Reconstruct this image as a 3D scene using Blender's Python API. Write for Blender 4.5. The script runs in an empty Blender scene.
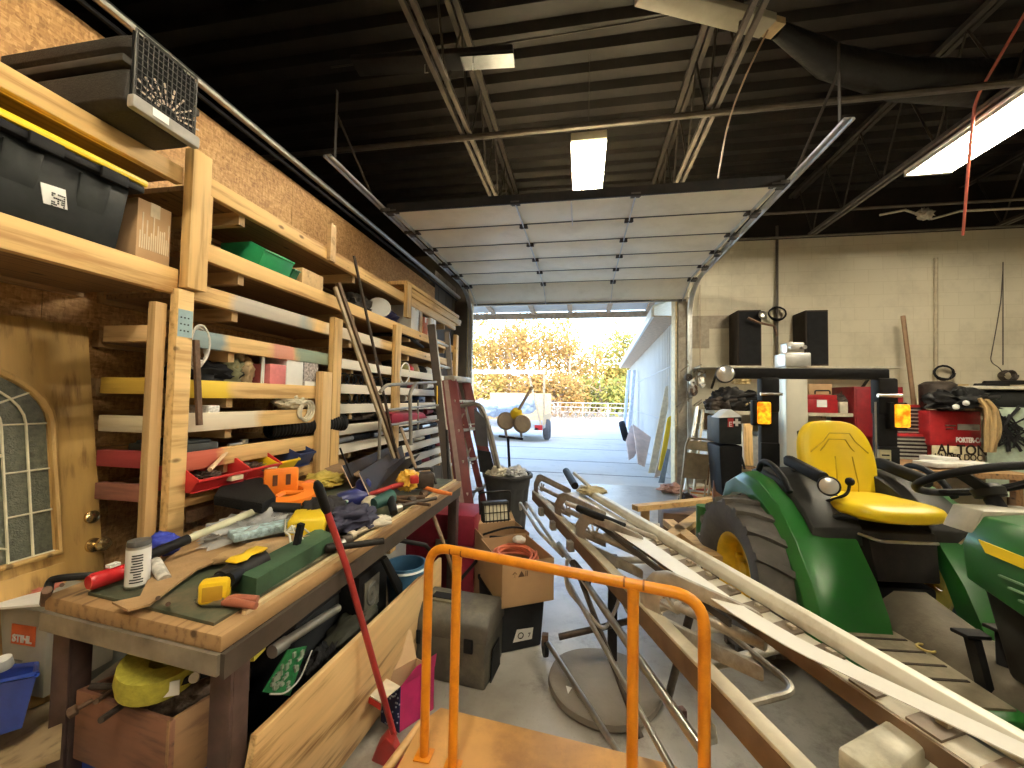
import bpy, bmesh, math, random
from mathutils import Vector as V, Matrix as M, noise as NZ
random.seed(7)
SC = bpy.context.scene
COL = SC.collection
PI = math.pi
# ------------------------------------------------------------------ camera
F, H = 400.0, 1.5
yaw, pit, rol = math.radians(10.05), math.radians(2.1), math.radians(1.0)
FW = V((-math.sin(yaw)*math.cos(pit), math.cos(yaw)*math.cos(pit), math.sin(pit)))
_r = V((math.cos(yaw), math.sin(yaw), 0)); _u = _r.cross(FW)
RT = _r*math.cos(rol)+_u*math.sin(rol); UP = _u*math.cos(rol)-_r*math.sin(rol)
cd = bpy.data.cameras.new('camera'); cam = bpy.data.objects.new('camera', cd); COL.objects.link(cam)
cd.sensor_fit = 'HORIZONTAL'; cd.sensor_width = 36; cd.lens = 36*F/1024; cd.clip_end = 400; cd.clip_start = .05
mm = M((RT, UP, -FW)).transposed().to_4x4(); mm.translation = V((0, 0, H)); cam.matrix_world = mm
SC.camera = cam
def at(px, py, x=None, y=None, z=None):
    """point of the real plane x=, y= or z= that was measured at this place of the photograph"""
    d = FW+RT*((px-512)/F)+UP*((384-py)/F)
    t = x/d.x if x is not None else y/d.y if y is not None else (z-H)/d.z
    return V((0, 0, H))+d*t
# ------------------------------------------------------------------ materials
MATS = {}
def _new(name):
    m = bpy.data.materials.new(name); m.use_nodes = True
    nt = m.node_tree; b = nt.nodes['Principled BSDF']
    return m, nt, b
def _n(nt, t, **k):
    n = nt.nodes.new(t)
    for a, v in k.items():
        if a in n.inputs: n.inputs[a].default_value = v
        else: setattr(n, a, v)
    return n
def ramp(nt, src, stops):
    r = nt.nodes.new('ShaderNodeValToRGB'); e = r.color_ramp.elements
    while len(e) < len(stops): e.new(.5)
    for q, (p, c) in zip(e, stops): q.position = p; q.color = (*c, 1)
    nt.links.new(src, r.inputs[0]); return r.outputs[0]
def mixc(nt, fac, a, b):
    n = nt.nodes.new('ShaderNodeMix'); n.data_type = 'RGBA'
    for s, i in ((fac, 0), (a, 6), (b, 7)):
        if hasattr(s, 'links'): nt.links.new(s, n.inputs[i])
        elif i == 0: n.inputs[0].default_value = s
        else: n.inputs[i].default_value = (*s, 1)
    return n.outputs[2]
def coords(nt, scale=(1, 1, 1), kind='Object'):
    tc = nt.nodes.new('ShaderNodeTexCoord'); mp = nt.nodes.new('ShaderNodeMapping')
    mp.inputs['Scale'].default_value = scale; nt.links.new(tc.outputs[kind], mp.inputs[0]); return mp.outputs[0]
def noise(nt, vec, sc, det=4, ro=.55):
    n = _n(nt, 'ShaderNodeTexNoise'); n.inputs['Scale'].default_value = sc; n.inputs['Detail'].default_value = det
    n.inputs['Roughness'].default_value = ro; nt.links.new(vec, n.inputs['Vector']); return n.outputs['Fac']
def bump(nt, b, h, st=.3, dist=.01):
    n = nt.nodes.new('ShaderNodeBump'); n.inputs['Strength'].default_value = st; n.inputs['Distance'].default_value = dist
    nt.links.new(h, n.inputs['Height']); nt.links.new(n.outputs[0], b.inputs['Normal'])
def mul(c, k): return tuple(min(1, max(0, x*k)) for x in c)
def mat(name, c, rough=.5, metal=0, var=.18, sc=14, bmp=0, dirt=None, dsc=3.0, spec=.5, alpha=None, trans=0):
    if name in MATS: return MATS[name]
    if max(c) < .06 and spec == .5 and metal == 0: spec = .13
    m, nt, b = _new(name); v = coords(nt)
    col = ramp(nt, noise(nt, v, sc), [(.3, mul(c, 1-var)), (.7, mul(c, 1+var))])
    if dirt is not None:
        col = mixc(nt, ramp(nt, noise(nt, v, dsc, 8, .7), [(.48, (0, 0, 0)), (.68, (1, 1, 1))]), col, dirt)
    nt.links.new(col, b.inputs['Base Color'])
    b.inputs['Roughness'].default_value = rough; b.inputs['Metallic'].default_value = metal
    b.inputs['Specular IOR Level'].default_value = spec
    if trans: b.inputs['Transmission Weight'].default_value = trans
    if alpha is not None: b.inputs['Alpha'].default_value = alpha
    if bmp: bump(nt, b, noise(nt, v, sc*2.5, 6), bmp)
    MATS[name] = m; return m
def wood(name, c1, c2, axis=1, rough=.6, sc=1.0, paint=(), knots=True):
    """grain along axis; paint = [(colour, y0, y1, strength)] sprayed or daylight-white patches along the y axis"""
    if name in MATS: return MATS[name]
    m, nt, b = _new(name)
    s = [22*sc]*3; s[axis] = 1.3*sc
    v = coords(nt, s); g = noise(nt, v, 1.6, 6, .6)
    s2 = [7*sc]*3; s2[axis] = .5*sc
    w = nt.nodes.new('ShaderNodeTexWave'); w.inputs['Scale'].default_value = 1.3; w.inputs['Distortion'].default_value = 9
    w.inputs['Detail'].default_value = 3; nt.links.new(coords(nt, s2), w.inputs['Vector'])
    a = nt.nodes.new('ShaderNodeMath'); a.operation = 'MULTIPLY_ADD'; a.inputs[1].default_value = .22
    nt.links.new(w.outputs['Fac'], a.inputs[0]); nt.links.new(g, a.inputs[2])
    col = ramp(nt, a.outputs[0], [(.38, c2), (.56, c1), (.85, mul(c1, 1.15))])
    vo = nt.nodes.new('ShaderNodeTexVoronoi'); vo.inputs['Scale'].default_value = 1.0
    s3 = [9]*3; s3[axis] = 4; nt.links.new(coords(nt, s3), vo.inputs['Vector'])
    if knots: col = mixc(nt, ramp(nt, vo.outputs['Distance'], [(.07, (1, 1, 1)), (.13, (0, 0, 0))]), col, mul(c2, .45))
    if paint:
        sep = nt.nodes.new('ShaderNodeSeparateXYZ'); nt.links.new(coords(nt), sep.inputs[0])
        nn = noise(nt, coords(nt), 9, 5)
        ad = nt.nodes.new('ShaderNodeMath'); ad.operation = 'MULTIPLY_ADD'; ad.inputs[1].default_value = .16
        nt.links.new(nn, ad.inputs[0]); nt.links.new(sep.outputs[1], ad.inputs[2])
        for c, y0, y1, k in paint:
            y0 += .08; y1 += .08; e = .035
            i0 = nt.nodes.new('ShaderNodeMapRange'); i0.inputs[1].default_value = y0-e; i0.inputs[2].default_value = y0+e
            i1 = nt.nodes.new('ShaderNodeMapRange'); i1.inputs[1].default_value = y1-e; i1.inputs[2].default_value = y1+e
            i1.inputs[3].default_value = k; i1.inputs[4].default_value = 0
            for q in (i0, i1): nt.links.new(ad.outputs[0], q.inputs[0])
            ml = nt.nodes.new('ShaderNodeMath'); ml.operation = 'MULTIPLY'
            nt.links.new(i0.outputs[0], ml.inputs[0]); nt.links.new(i1.outputs[0], ml.inputs[1])
            col = mixc(nt, ml.outputs[0], col, c)
    nt.links.new(col, b.inputs['Base Color']); b.inputs['Roughness'].default_value = rough
    bump(nt, b, g, .15, .004); MATS[name] = m; return m
def glow(name, c, st):
    if name in MATS: return MATS[name]
    m, nt, b = _new(name); b.inputs['Base Color'].default_value = (*c, 1)
    b.inputs['Emission Color'].default_value = (*c, 1); b.inputs['Emission Strength'].default_value = st
    MATS[name] = m; return m
# ------------------------------------------------------------------ mesh builder
def rot(ax, a): return M.Rotation(a, 3, ax)
def frame(d, up=None):
    d = V(d).normalized(); up = V(up) if up else (V((0, 0, 1)) if abs(d.z) < .95 else V((1, 0, 0)))
    x = up.cross(d).normalized(); return x, d.cross(x).normalized(), d
class MB:
    def __init__(s): s.bm = bmesh.new(); s.soft = False
    def poly(s, pts, faces):
        vs = [s.bm.verts.new(p) for p in pts]
        for f in faces:
            try: s.bm.faces.new([vs[i] for i in f])
            except ValueError: pass
        return s
    def hexa(s, p): # bottom 4 then top 4
        return s.poly(p, [(3, 2, 1, 0), (4, 5, 6, 7), (0, 1, 5, 4), (1, 2, 6, 5), (2, 3, 7, 6), (3, 0, 4, 7)])
    def box(s, c, size, r=None, taper=1.0):
        c = V(c); h = V(size)/2; R = r if r else M.Identity(3); p = []
        for z in (-1, 1):
            k = 1 if z < 0 else taper
            for x, y in ((-1, -1), (1, -1), (1, 1), (-1, 1)): p.append(c+R@V((x*h.x*k, y*h.y*k, z*h.z)))
        return s.hexa(p)
    def bb(s, x0, x1, y0, y1, z0, z1): return s.box(((x0+x1)/2, (y0+y1)/2, (z0+z1)/2), (abs(x1-x0), abs(y1-y0), abs(z1-z0)))
    def bar(s, a, b, w, h, up=None):
        a, b = V(a), V(b); x, y, d = frame(b-a, up); p = []
        for q in (a, b):
            for i, j in ((-1, -1), (1, -1), (1, 1), (-1, 1)): p.append(q+x*(i*w/2)+y*(j*h/2))
        return s.hexa(p)
    def ring(s, pts): return [s.bm.verts.new(p) for p in pts]
    def loft(s, rings, cap=True, closed=True):
        rs = [s.ring(r) for r in rings]; n = len(rs[0])
        for a, b in zip(rs, rs[1:]):
            for i in range(n if closed else n-1):
                j = (i+1) % n
                try: s.bm.faces.new((a[i], a[j], b[j], b[i]))
                except ValueError: pass
        if cap and closed:
            for r, q in ((rs[0], -1), (rs[-1], 1)):
                try: s.bm.faces.new(r[::q])
                except ValueError: pass
        return s
    def tube(s, pts, r, n=8, cap=True, closed=False):
        pts = [V(p) for p in pts]; rr = r if hasattr(r, '__len__') else [r]*len(pts); rings = []
        d0 = (pts[1]-pts[0]).normalized(); x, y, _ = frame(d0)
        for i, p in enumerate(pts):
            if closed: d = pts[(i+1) % len(pts)]-pts[i-1]
            else: d = pts[min(i+1, len(pts)-1)]-pts[max(i-1, 0)]
            d = d.normalized() if d.length > 1e-9 else d0
            x = (x-d*x.dot(d)).normalized(); y = d.cross(x)
            rings.append([p+(x*math.cos(t)+y*math.sin(t))*rr[i] for t in [2*PI*k/n for k in range(n)]])
        if closed: rings.append(rings[0]); 
        s.loft(rings, cap and not closed)
        if closed: bmesh.ops.remove_doubles(s.bm, verts=s.bm.verts, dist=1e-6)
        return s
    def cyl(s, a, b, r0, r1=None, n=20):
        return s.tube([a, b], [r0, r0 if r1 is None else r1], n)
    def lathe(s, prof, c=(0, 0, 0), ax=(0, 0, 1), n=28, cap=False):
        c = V(c); x, y, d = frame(ax)
        return s.loft([[c+d*h+(x*math.cos(2*PI*k/n)+y*math.sin(2*PI*k/n))*max(r, 1e-4) for k in range(n)] for r, h in prof], cap)
    def prism(s, pts, vec):
        vec = V(vec); n = len(pts); a = [V(p) for p in pts]
        return s.poly(a+[p+vec for p in a], [tuple(range(n))[::-1], tuple(range(n, 2*n))]+[(i, (i+1) % n, n+(i+1) % n, n+i) for i in range(n)])
    def strip(s, A, B, th=None):
        """sheet between two polylines, given a thickness vector"""
        A = [V(p) for p in A]; B = [V(p) for p in B]
        if th is None: return s.loft([[a, b] for a, b in zip(A, B)], False, False)
        th = V(th); return s.loft([[a, b, b+th, a+th] for a, b in zip(A, B)])
    def blob(s, c, rad, amp=.2, sc=2.0, seed=0, sub=3, r=None, flat=None):
        s.soft = True; t = bmesh.new(); bmesh.ops.create_icosphere(t, subdivisions=sub+(1 if sub == 3 else 0), radius=1); off = V((seed*3.7, seed*1.9, seed*.7)); R = r or M.Identity(3)
        idx = {}
        for v in t.verts:
            k = 1+amp*NZ.fractal(v.co*sc+off, .6, 2.0, 4); q = v.co*k; q = V((q.x*rad[0], q.y*rad[1], q.z*rad[2]))
            if flat is not None and q.z < -flat*rad[2]: q.z = -flat*rad[2]
            idx[v] = s.bm.verts.new(V(c)+R@q)
        for f in t.faces: s.bm.faces.new([idx[v] for v in f.verts])
        t.free(); return s
    def mesh(s, name, bevel=0, seg=2, smooth=40):
        bm = s.bm
        bmesh.ops.recalc_face_normals(bm, faces=bm.faces)
        if bevel: bmesh.ops.bevel(bm, geom=[e for e in bm.edges if len(e.link_faces) == 2 and e.calc_face_angle(0) > .5], offset=bevel, segments=seg, affect='EDGES', clamp_overlap=True, profile=.5)
        if smooth:
            lim = math.radians(78 if s.soft else smooth)
            for f in bm.faces: f.smooth = True
            for e in bm.edges:
                if len(e.link_faces) == 2 and e.calc_face_angle(0) > lim: e.smooth = False
        me = bpy.data.meshes.new(name); bm.to_mesh(me); bm.free(); return me
    def build(s, name, m, parent=None, bevel=0, seg=2, smooth=40, mod=None):
        bm = s.bm; loc = None
        if parent is None:
            xs = [v.co for v in bm.verts]
            lo = [min(c[i] for c in xs) for i in range(3)]; hi = [max(c[i] for c in xs) for i in range(3)]
            loc = V(((lo[0]+hi[0])/2, (lo[1]+hi[1])/2, lo[2])); bmesh.ops.translate(bm, verts=bm.verts, vec=-loc)
        else: bmesh.ops.transform(bm, matrix=world(parent).inverted(), verts=bm.verts)
        o = bpy.data.objects.new(name, s.mesh(name, bevel, seg, smooth)); COL.objects.link(o)
        o.data.materials.append(m)
        if parent is None: o.location = loc
        else: o.parent = parent
        if mod: mod(o)
        return o
def local(o):
    return M.Translation(o.location) @ o.rotation_euler.to_matrix().to_4x4() @ M.Diagonal((*o.scale, 1))
def world(o): return world(o.parent) @ local(o) if o.parent else local(o)
def tag(o, label, cat, group=None, kind=None):
    o['label'] = label
    if cat: o['category'] = cat
    if group: o['group'] = group
    if kind: o['kind'] = kind
    return o
def thing(name, label, cat, loc=(0, 0, 0), rz=0, group=None):
    o = bpy.data.objects.new(name, None); COL.objects.link(o); o.empty_display_size = .1
    o.location = V(loc); o.rotation_euler = (0, 0, rz); return tag(o, label, cat, group)
def struct(name, mb, m, **k):
    o = mb.build(name, m, **k); o['kind'] = 'structure'; return o
def place(o, loc, rz=0, rx=0, ry=0): o.location = V(loc); o.rotation_euler = (rx, ry, rz); return o
def dup(o, loc, rz=None, label=None, scale=None, rx=None, ry=None):
    r = o.copy(); COL.objects.link(r); r.location = V(loc); e = r.rotation_euler
    r.rotation_euler = (e[0] if rx is None else rx, e[1] if ry is None else ry, e[2] if rz is None else rz)
    if scale: r.scale = scale
    if label: r['label'] = label
    def rec(a, b):
        for ch in list(a.children):
            if ch == b: continue
            c = ch.copy(); COL.objects.link(c); c.parent = b; rec(ch, c)
    rec(o, r); return r
def text(body, size, origin, xdir, ydir, m, parent, name='lettering', depth=.001, bold=0, sx=1.0, align='LEFT'):
    cu = bpy.data.curves.new(name, 'FONT'); cu.body = body; cu.size = size; cu.extrude = depth; cu.offset = bold; cu.align_x = align
    t = bpy.data.objects.new(name, cu); COL.objects.link(t)
    me = bpy.data.meshes.new_from_object(t.evaluated_get(bpy.context.evaluated_depsgraph_get()))
    bpy.data.objects.remove(t); me.materials.clear(); me.materials.append(m)
    x = V(xdir).normalized(); y = V(ydir); y = (y-x*y.dot(x)).normalized(); z = x.cross(y)
    R = M((x*sx, y, z)).transposed().to_4x4(); R.translation = V(origin)
    me.transform(world(parent).inverted() @ R if parent else R)
    o = bpy.data.objects.new(name, me); COL.objects.link(o); o.parent = parent; return o
def arc(c, r, a0, a1, n, u, v): # points on an arc in the plane of u, v
    c, u, v = V(c), V(u), V(v)
    return [c+u*(r*math.cos(a0+(a1-a0)*i/n))+v*(r*math.sin(a0+(a1-a0)*i/n)) for i in range(n+1)]
def rounded(pts, r, n=5): # rounded polyline
    pts = [V(p) for p in pts]; out = [pts[0]]
    for a, b, c in zip(pts, pts[1:], pts[2:]):
        d0 = (a-b); d1 = (c-b); k = min(r, d0.length*.49, d1.length*.49); p = b+d0.normalized()*k; q = b+d1.normalized()*k
        for i in range(n+1):
            t = i/n; out.append(p*(1-t)**2+b*2*t*(1-t)+q*t*t)
    out.append(pts[-1]); return out
def sag(a, b, d, n=12):
    a, b = V(a), V(b); return [a.lerp(b, i/n)-V((0, 0, d*4*(i/n)*(1-i/n))) for i in range(n+1)]
# common materials
pine = wood('pine', (.70, .45, .175), (.46, .25, .08), 1)
pine_z = wood('pine upright', (.69, .45, .18), (.45, .26, .085), 2)
pine_x = wood('pine cross', (.60, .40, .19), (.40, .24, .10), 0)
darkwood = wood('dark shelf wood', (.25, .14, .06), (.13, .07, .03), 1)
oak = wood('oak', (.72, .50, .24), (.30, .15, .05), 1, .45, .9, (), False)
black = mat('black plastic', (.011, .011, .012), .6, sc=30, spec=.16)
blackmet = mat('black metal', (.013, .012, .012), .5, sc=30, dirt=(.028, .022, .018), spec=.22)
grime = mat('grimy dark steel', (.07, .055, .045), .55, .5, .4, 20, .1)
rust = mat('rusty iron', (.13, .075, .045), .7, .3, .4, 30, .2)
steel = mat('bare steel', (.55, .54, .51), .32, 1, .15, 20)
galv = mat('galvanised steel', (.62, .62, .60), .38, .9, .15, 12)
alu = mat('dull aluminium', (.66, .63, .56), .38, .8, .14, 10, dirt=(.36, .31, .24))
dirtyalu = mat('cast aluminium', (.50, .47, .41), .5, .6, .2, 18, .1, dirt=(.22, .18, .13))
white = mat('white paint', (.80, .79, .75), .5, sc=8, var=.06)
paper = mat('white paper', (.86, .85, .81), .8, var=.05)
card = mat('cardboard', (.46, .29, .15), .85, sc=5, var=.1)
cardin = mat('cardboard inside', (.56, .38, .21), .85, sc=5, var=.1)
red = mat('red plastic', (.55, .03, .03), .35, sc=8, var=.12)
blue = mat('blue plastic', (.02, .05, .35), .35, sc=8, var=.15)
yellow = mat('yellow plastic', (.85, .60, .02), .35, sc=8, var=.08)
greenp = mat('green plastic', (.02, .28, .10), .4, sc=8, var=.15)
orange = mat('orange plastic', (.95, .24, .02), .4, sc=8, var=.1)
# ------------------------------------------------------------------ world, sun, lamps
SC.view_settings.view_transform = 'Standard'; SC.view_settings.look = 'None'; SC.view_settings.gamma = 1
SC.view_settings.use_curve_mapping = False; SC.view_settings.exposure = .7
w = bpy.data.worlds.new('sky'); SC.world = w; w.use_nodes = True; nt = w.node_tree
sk = nt.nodes.new('ShaderNodeTexSky'); sk.sky_type = 'NISHITA'; sk.sun_disc = False
sk.sun_elevation = math.radians(24); sk.sun_rotation = math.radians(160); sk.air_density = 1.0; sk.dust_density = 1.5
nt.links.new(sk.outputs[0], nt.nodes['Background'].inputs[0]); nt.nodes['Background'].inputs[1].default_value = .88
def lamp(kind, name, loc, e, size=None, rotation=(0, 0, 0), color=(1, 1, 1), shape=None):
    l = bpy.data.lights.new(name, kind); l.energy = e; l.color = color
    if kind == 'AREA': l.shape = 'RECTANGLE'; l.size, l.size_y = size
    o = bpy.data.objects.new(name, l); COL.objects.link(o); o.location = loc; o.rotation_euler = rotation; return o
s = lamp('SUN', 'sun', (0, 0, 20), 3.6, color=(1, .92, .78)); s.data.angle = .01
s.rotation_euler = V((-.35, 1.0, -.36)).to_track_quat('-Z', 'Y').to_euler()
# ------------------------------------------------------------------ surfaces of the building
def osb_mat():
    m, nt, b = _new('osb'); v1 = coords(nt, (1, 24, 75)); v2 = coords(nt, (1, 70, 26))
    cs = []
    for v, r in ((v1, .2), (v2, -.4)):
        vo = nt.nodes.new('ShaderNodeTexVoronoi'); vo.inputs['Scale'].default_value = 1.4; nt.links.new(v, vo.inputs['Vector'])
        bw = nt.nodes.new('ShaderNodeRGBToBW'); nt.links.new(vo.outputs['Color'], bw.inputs[0]); cs.append(bw.outputs[0])
    a = nt.nodes.new('ShaderNodeMath'); a.operation = 'ADD'; nt.links.new(cs[0], a.inputs[0]); nt.links.new(cs[1], a.inputs[1])
    a2 = nt.nodes.new('ShaderNodeMath'); a2.operation = 'MULTIPLY_ADD'; a2.inputs[1].default_value = .5
    nt.links.new(a.outputs[0], a2.inputs[0]); nz = noise(nt, coords(nt), 2.2, 6)
    sb = nt.nodes.new('ShaderNodeMath'); sb.operation = 'MULTIPLY_ADD'; sb.inputs[1].default_value = .5; sb.inputs[2].default_value = -.25
    nt.links.new(nz, sb.inputs[0]); nt.links.new(sb.outputs[0], a2.inputs[2])
    nt.links.new(ramp(nt, a2.outputs[0], [(.15, (.30, .145, .045)), (.5, (.50, .27, .095)), (.85, (.66, .40, .17))]), b.inputs['Base Color'])
    b.inputs['Roughness'].default_value = .6; bump(nt, b, a.outputs[0], .15, .004); return m
def block_mat():
    m, nt, b = _new('painted block'); br = nt.nodes.new('ShaderNodeTexBrick')
    mp = nt.nodes.new('ShaderNodeMapping'); tc = nt.nodes.new('ShaderNodeTexCoord')
    mp.inputs['Rotation'].default_value = (PI/2, 0, 0); nt.links.new(tc.outputs['Object'], mp.inputs[0]); nt.links.new(mp.outputs[0], br.inputs['Vector'])
    br.inputs['Scale'].default_value = 1; br.inputs['Brick Width'].default_value = .41; br.inputs['Row Height'].default_value = .205
    br.inputs['Mortar Size'].default_value = .006; br.inputs['Mortar Smooth'].default_value = .5
    br.inputs['Color1'].default_value = (.68, .62, .47, 1); br.inputs['Color2'].default_value = (.66, .60, .45, 1); br.inputs['Mortar'].default_value = (.60, .54, .39, 1)
    v = coords(nt); c = mixc(nt, ramp(nt, noise(nt, v, 1.1, 9, .7), [(.5, (0, 0, 0)), (.8, (.7, .7, .7))]), br.outputs[0], (.36, .31, .22))
    c = mixc(nt, ramp(nt, noise(nt, v, 7, 6, .8), [(.62, (0, 0, 0)), (.75, (.5, .5, .5))]), c, (.42, .36, .26))
    nt.links.new(c, b.inputs['Base Color']); b.inputs['Roughness'].default_value = .6
    bump(nt, b, br.outputs['Fac'], -.25, .006); return m
def concrete(name, c1, c2, c3, rough, sc=1.0, joint=None):
    m, nt, b = _new(name); v = coords(nt)
    a = ramp(nt, noise(nt, v, 1.3*sc, 9, .65), [(.3, c1), (.6, c2)])
    a = mixc(nt, ramp(nt, noise(nt, v, 3.1*sc, 8, .75), [(.52, (0, 0, 0)), (.72, (1, 1, 1))]), a, c3)
    a = mixc(nt, ramp(nt, noise(nt, v, 40*sc, 4, .8), [(.60, (0, 0, 0)), (.75, (.4, .4, .4))]), a, mul(c1, .6))
    nt.links.new(a, b.inputs['Base Color'])
    r = nt.nodes.new('ShaderNodeMapRange'); r.inputs[3].default_value = rough-.14; r.inputs[4].default_value = rough+.2
    nt.links.new(noise(nt, v, 2.0*sc, 7, .7), r.inputs[0]); nt.links.new(r.outputs[0], b.inputs['Roughness'])
    bump(nt, b, noise(nt, v, 25*sc, 8, .7), .08, .01); return m
YW = 7.3
osb = osb_mat(); block = block_mat()
floor_m = concrete('garage concrete', (.27, .25, .215), (.45, .43, .385), (.17, .15, .125), .30)
drive_m = concrete('driveway concrete', (.56, .53, .48), (.64, .61, .56), (.46, .44, .40), .8, .6)
deckm = mat('dark painted roof deck', (.0065, .0045, .0032), .6, 0, .35, 4, 0, dirt=(.014, .0095, .0065), spec=.3)
darksteel = mat('dark painted steel', (.03, .024, .02), .5, .2, .3, 10, 0, dirt=(.06, .045, .03))
# floor
struct('floor', MB().bb(-7, 10, -5, YW+.1, -.12, 0), floor_m)
# left partition of OSB sheets
mb = MB(); y = -4.4
while y < 6.1:
    mb.bb(-2.43, -2.415, y, min(y+1.216, 6.2), 0, 1.2); mb.bb(-2.43, -2.415, y-.3, min(y+.916, 6.2), 1.204, 2.42); mb.bb(-2.43, -2.415, y, min(y+1.216, 6.2), 2.424, 3.30); y += 1.22
mb.bb(-2.52, -2.431, -5, 6.2, 0, 3.29)
struct('wall_left', mb, osb, smooth=0)
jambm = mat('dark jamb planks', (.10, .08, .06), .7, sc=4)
mb = MB()
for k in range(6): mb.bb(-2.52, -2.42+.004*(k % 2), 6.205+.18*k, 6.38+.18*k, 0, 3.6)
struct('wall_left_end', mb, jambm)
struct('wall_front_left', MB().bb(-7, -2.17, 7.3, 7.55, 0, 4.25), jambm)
struct('wall_left_outer', MB().bb(-7.1, -7, -5, YW+.3, 0, 5.3), deckm)
# wall with the overhead door
mb = MB(); X0, X1, ZT = -2.17, 1.60, 3.33
mb.bb(X1, 10, YW, YW+.25, 0, 4.25); mb.bb(X0, X1, YW, YW+.25, ZT, 4.25)
struct('wall_front', mb, block, smooth=0)
struct('wall_front_upper', MB().bb(-7, 10, YW+.02, YW+.25, 4.25, 5.3), deckm)
struct('wall_right', MB().bb(10, 10.2, -5, YW+.25, 0, 5.3), block, smooth=0)
struct('wall_back', MB().bb(-7, 10, -5.2, -5, 0, 5.3), block, smooth=0)
# roof deck, corrugated
mb = MB(); prof = []; y = -5.0
while y < YW+.2:
    prof += [(y, 5.02), (y+.09, 5.02), (y+.13, 5.10), (y+.24, 5.10)]; y += .28
A = [V((-7, a, b)) for a, b in prof]; B = [V((10.2, a, b)) for a, b in prof]
struct('ceiling', mb.strip(A, B, (0, 0, .06)), deckm, smooth=0)
struct('roof', MB().bb(-7.2, 10.4, -5.3, YW+.35, 5.2, 5.5), deckm)
# frame around the opening
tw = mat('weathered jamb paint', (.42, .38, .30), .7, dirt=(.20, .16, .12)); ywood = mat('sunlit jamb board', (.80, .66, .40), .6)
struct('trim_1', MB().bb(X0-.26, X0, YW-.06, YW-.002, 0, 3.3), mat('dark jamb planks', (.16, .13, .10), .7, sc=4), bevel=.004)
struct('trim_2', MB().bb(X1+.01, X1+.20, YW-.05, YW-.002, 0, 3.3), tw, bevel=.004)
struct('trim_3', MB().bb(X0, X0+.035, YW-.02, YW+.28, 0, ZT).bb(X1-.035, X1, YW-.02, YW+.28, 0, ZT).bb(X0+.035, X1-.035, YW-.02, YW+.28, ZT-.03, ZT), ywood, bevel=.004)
struct('trim_4', MB().bb(X1, 2.62, YW-.012, YW-.002, 2.76, 2.98).bb(X1+.2, 2.12, YW-.014, YW-.003, 2.42, 2.76), mat('grey paint patch', (.40, .34, .25), .6))
# joists
for k, jx in enumerate((-1.16, 1.10, 3.43, 5.85, 8.2)):
    j = thing('roof_joist', 'dark open web steel roof joist, number %d' % k, None, (jx, 1, 4.1)); del j['label']; j['kind'] = 'structure'
    MB().bar((jx-.035, -4.9, 4.1), (jx-.035, 6.75, 4.1), .035, .04).bar((jx+.035, -4.9, 4.1), (jx+.035, 6.75, 4.1), .035, .04).build('bottom_chord', mat('worn joist steel', (.12, .10, .085), .45, .4, .3, 8), j)
    MB().bar((jx-.035, -4.9, 4.96), (jx-.035, YW, 4.96), .05, .05).bar((jx+.035, -4.9, 4.96), (jx+.035, YW, 4.96), .05, .05).build('top_chord', darksteel, j)
    mb = MB(); y = -4.8; up = 0
    while y < 7.0:
        y2 = y+.36; mb.tube([(jx, y, 4.1 if not up else 4.95), (jx, y2, 4.95 if not up else 4.1)], .011, 6); y = y2; up = 1-up
    mb.build('web', darksteel, j)
bridge = lambda name, pts, r, m, lab, cat='pipe', grp=None: tag(MB().tube(pts, r, 8).build(name, m), lab, cat, grp)
worn = mat('worn pipe', (.11, .095, .08), .4, .5, .25, 7)
bridge('bridging_pipe', [(-4.5, 3.69, 4.05), (8.5, 3.69, 4.05)], .028, worn, 'long thin pipe crossing below the ceiling joists in front of the square tube light')
bridge('bridging_rod', [(1.8, 6.0, 4.13), (9.6, 6.0, 4.13)], .02, worn, 'upper thin steel rod running level near the top of the cream wall')
bridge('bridging_angle', [(1.7, 6.55, 4.0), (9.6, 6.55, 4.0)], .018, worn, 'lower thin steel rod running level along the top of the cream wall')
bridge('ceiling_cable', sag((-2.3, 3.2, 4.5), (4.0, 3.0, 4.6), .1), .007, darksteel, 'very thin dark cable strung under the roof between the joists', 'cable')
bridge('wall_conduit', [(-2.28, .2, 3.36), (-2.28, 2.0, 3.36), (-2.28, 7.1, 3.36)], .025, steel, 'shiny steel conduit running along the top edge of the brown board wall', 'conduit')
bridge('wall_cable', [(-2.33, .2, 3.325), (-2.33, 3.0, 3.32), (-2.33, 7.1, 3.315)], .014, black, 'black cable running just below the shiny conduit atop the brown board wall', 'cable')
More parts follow.
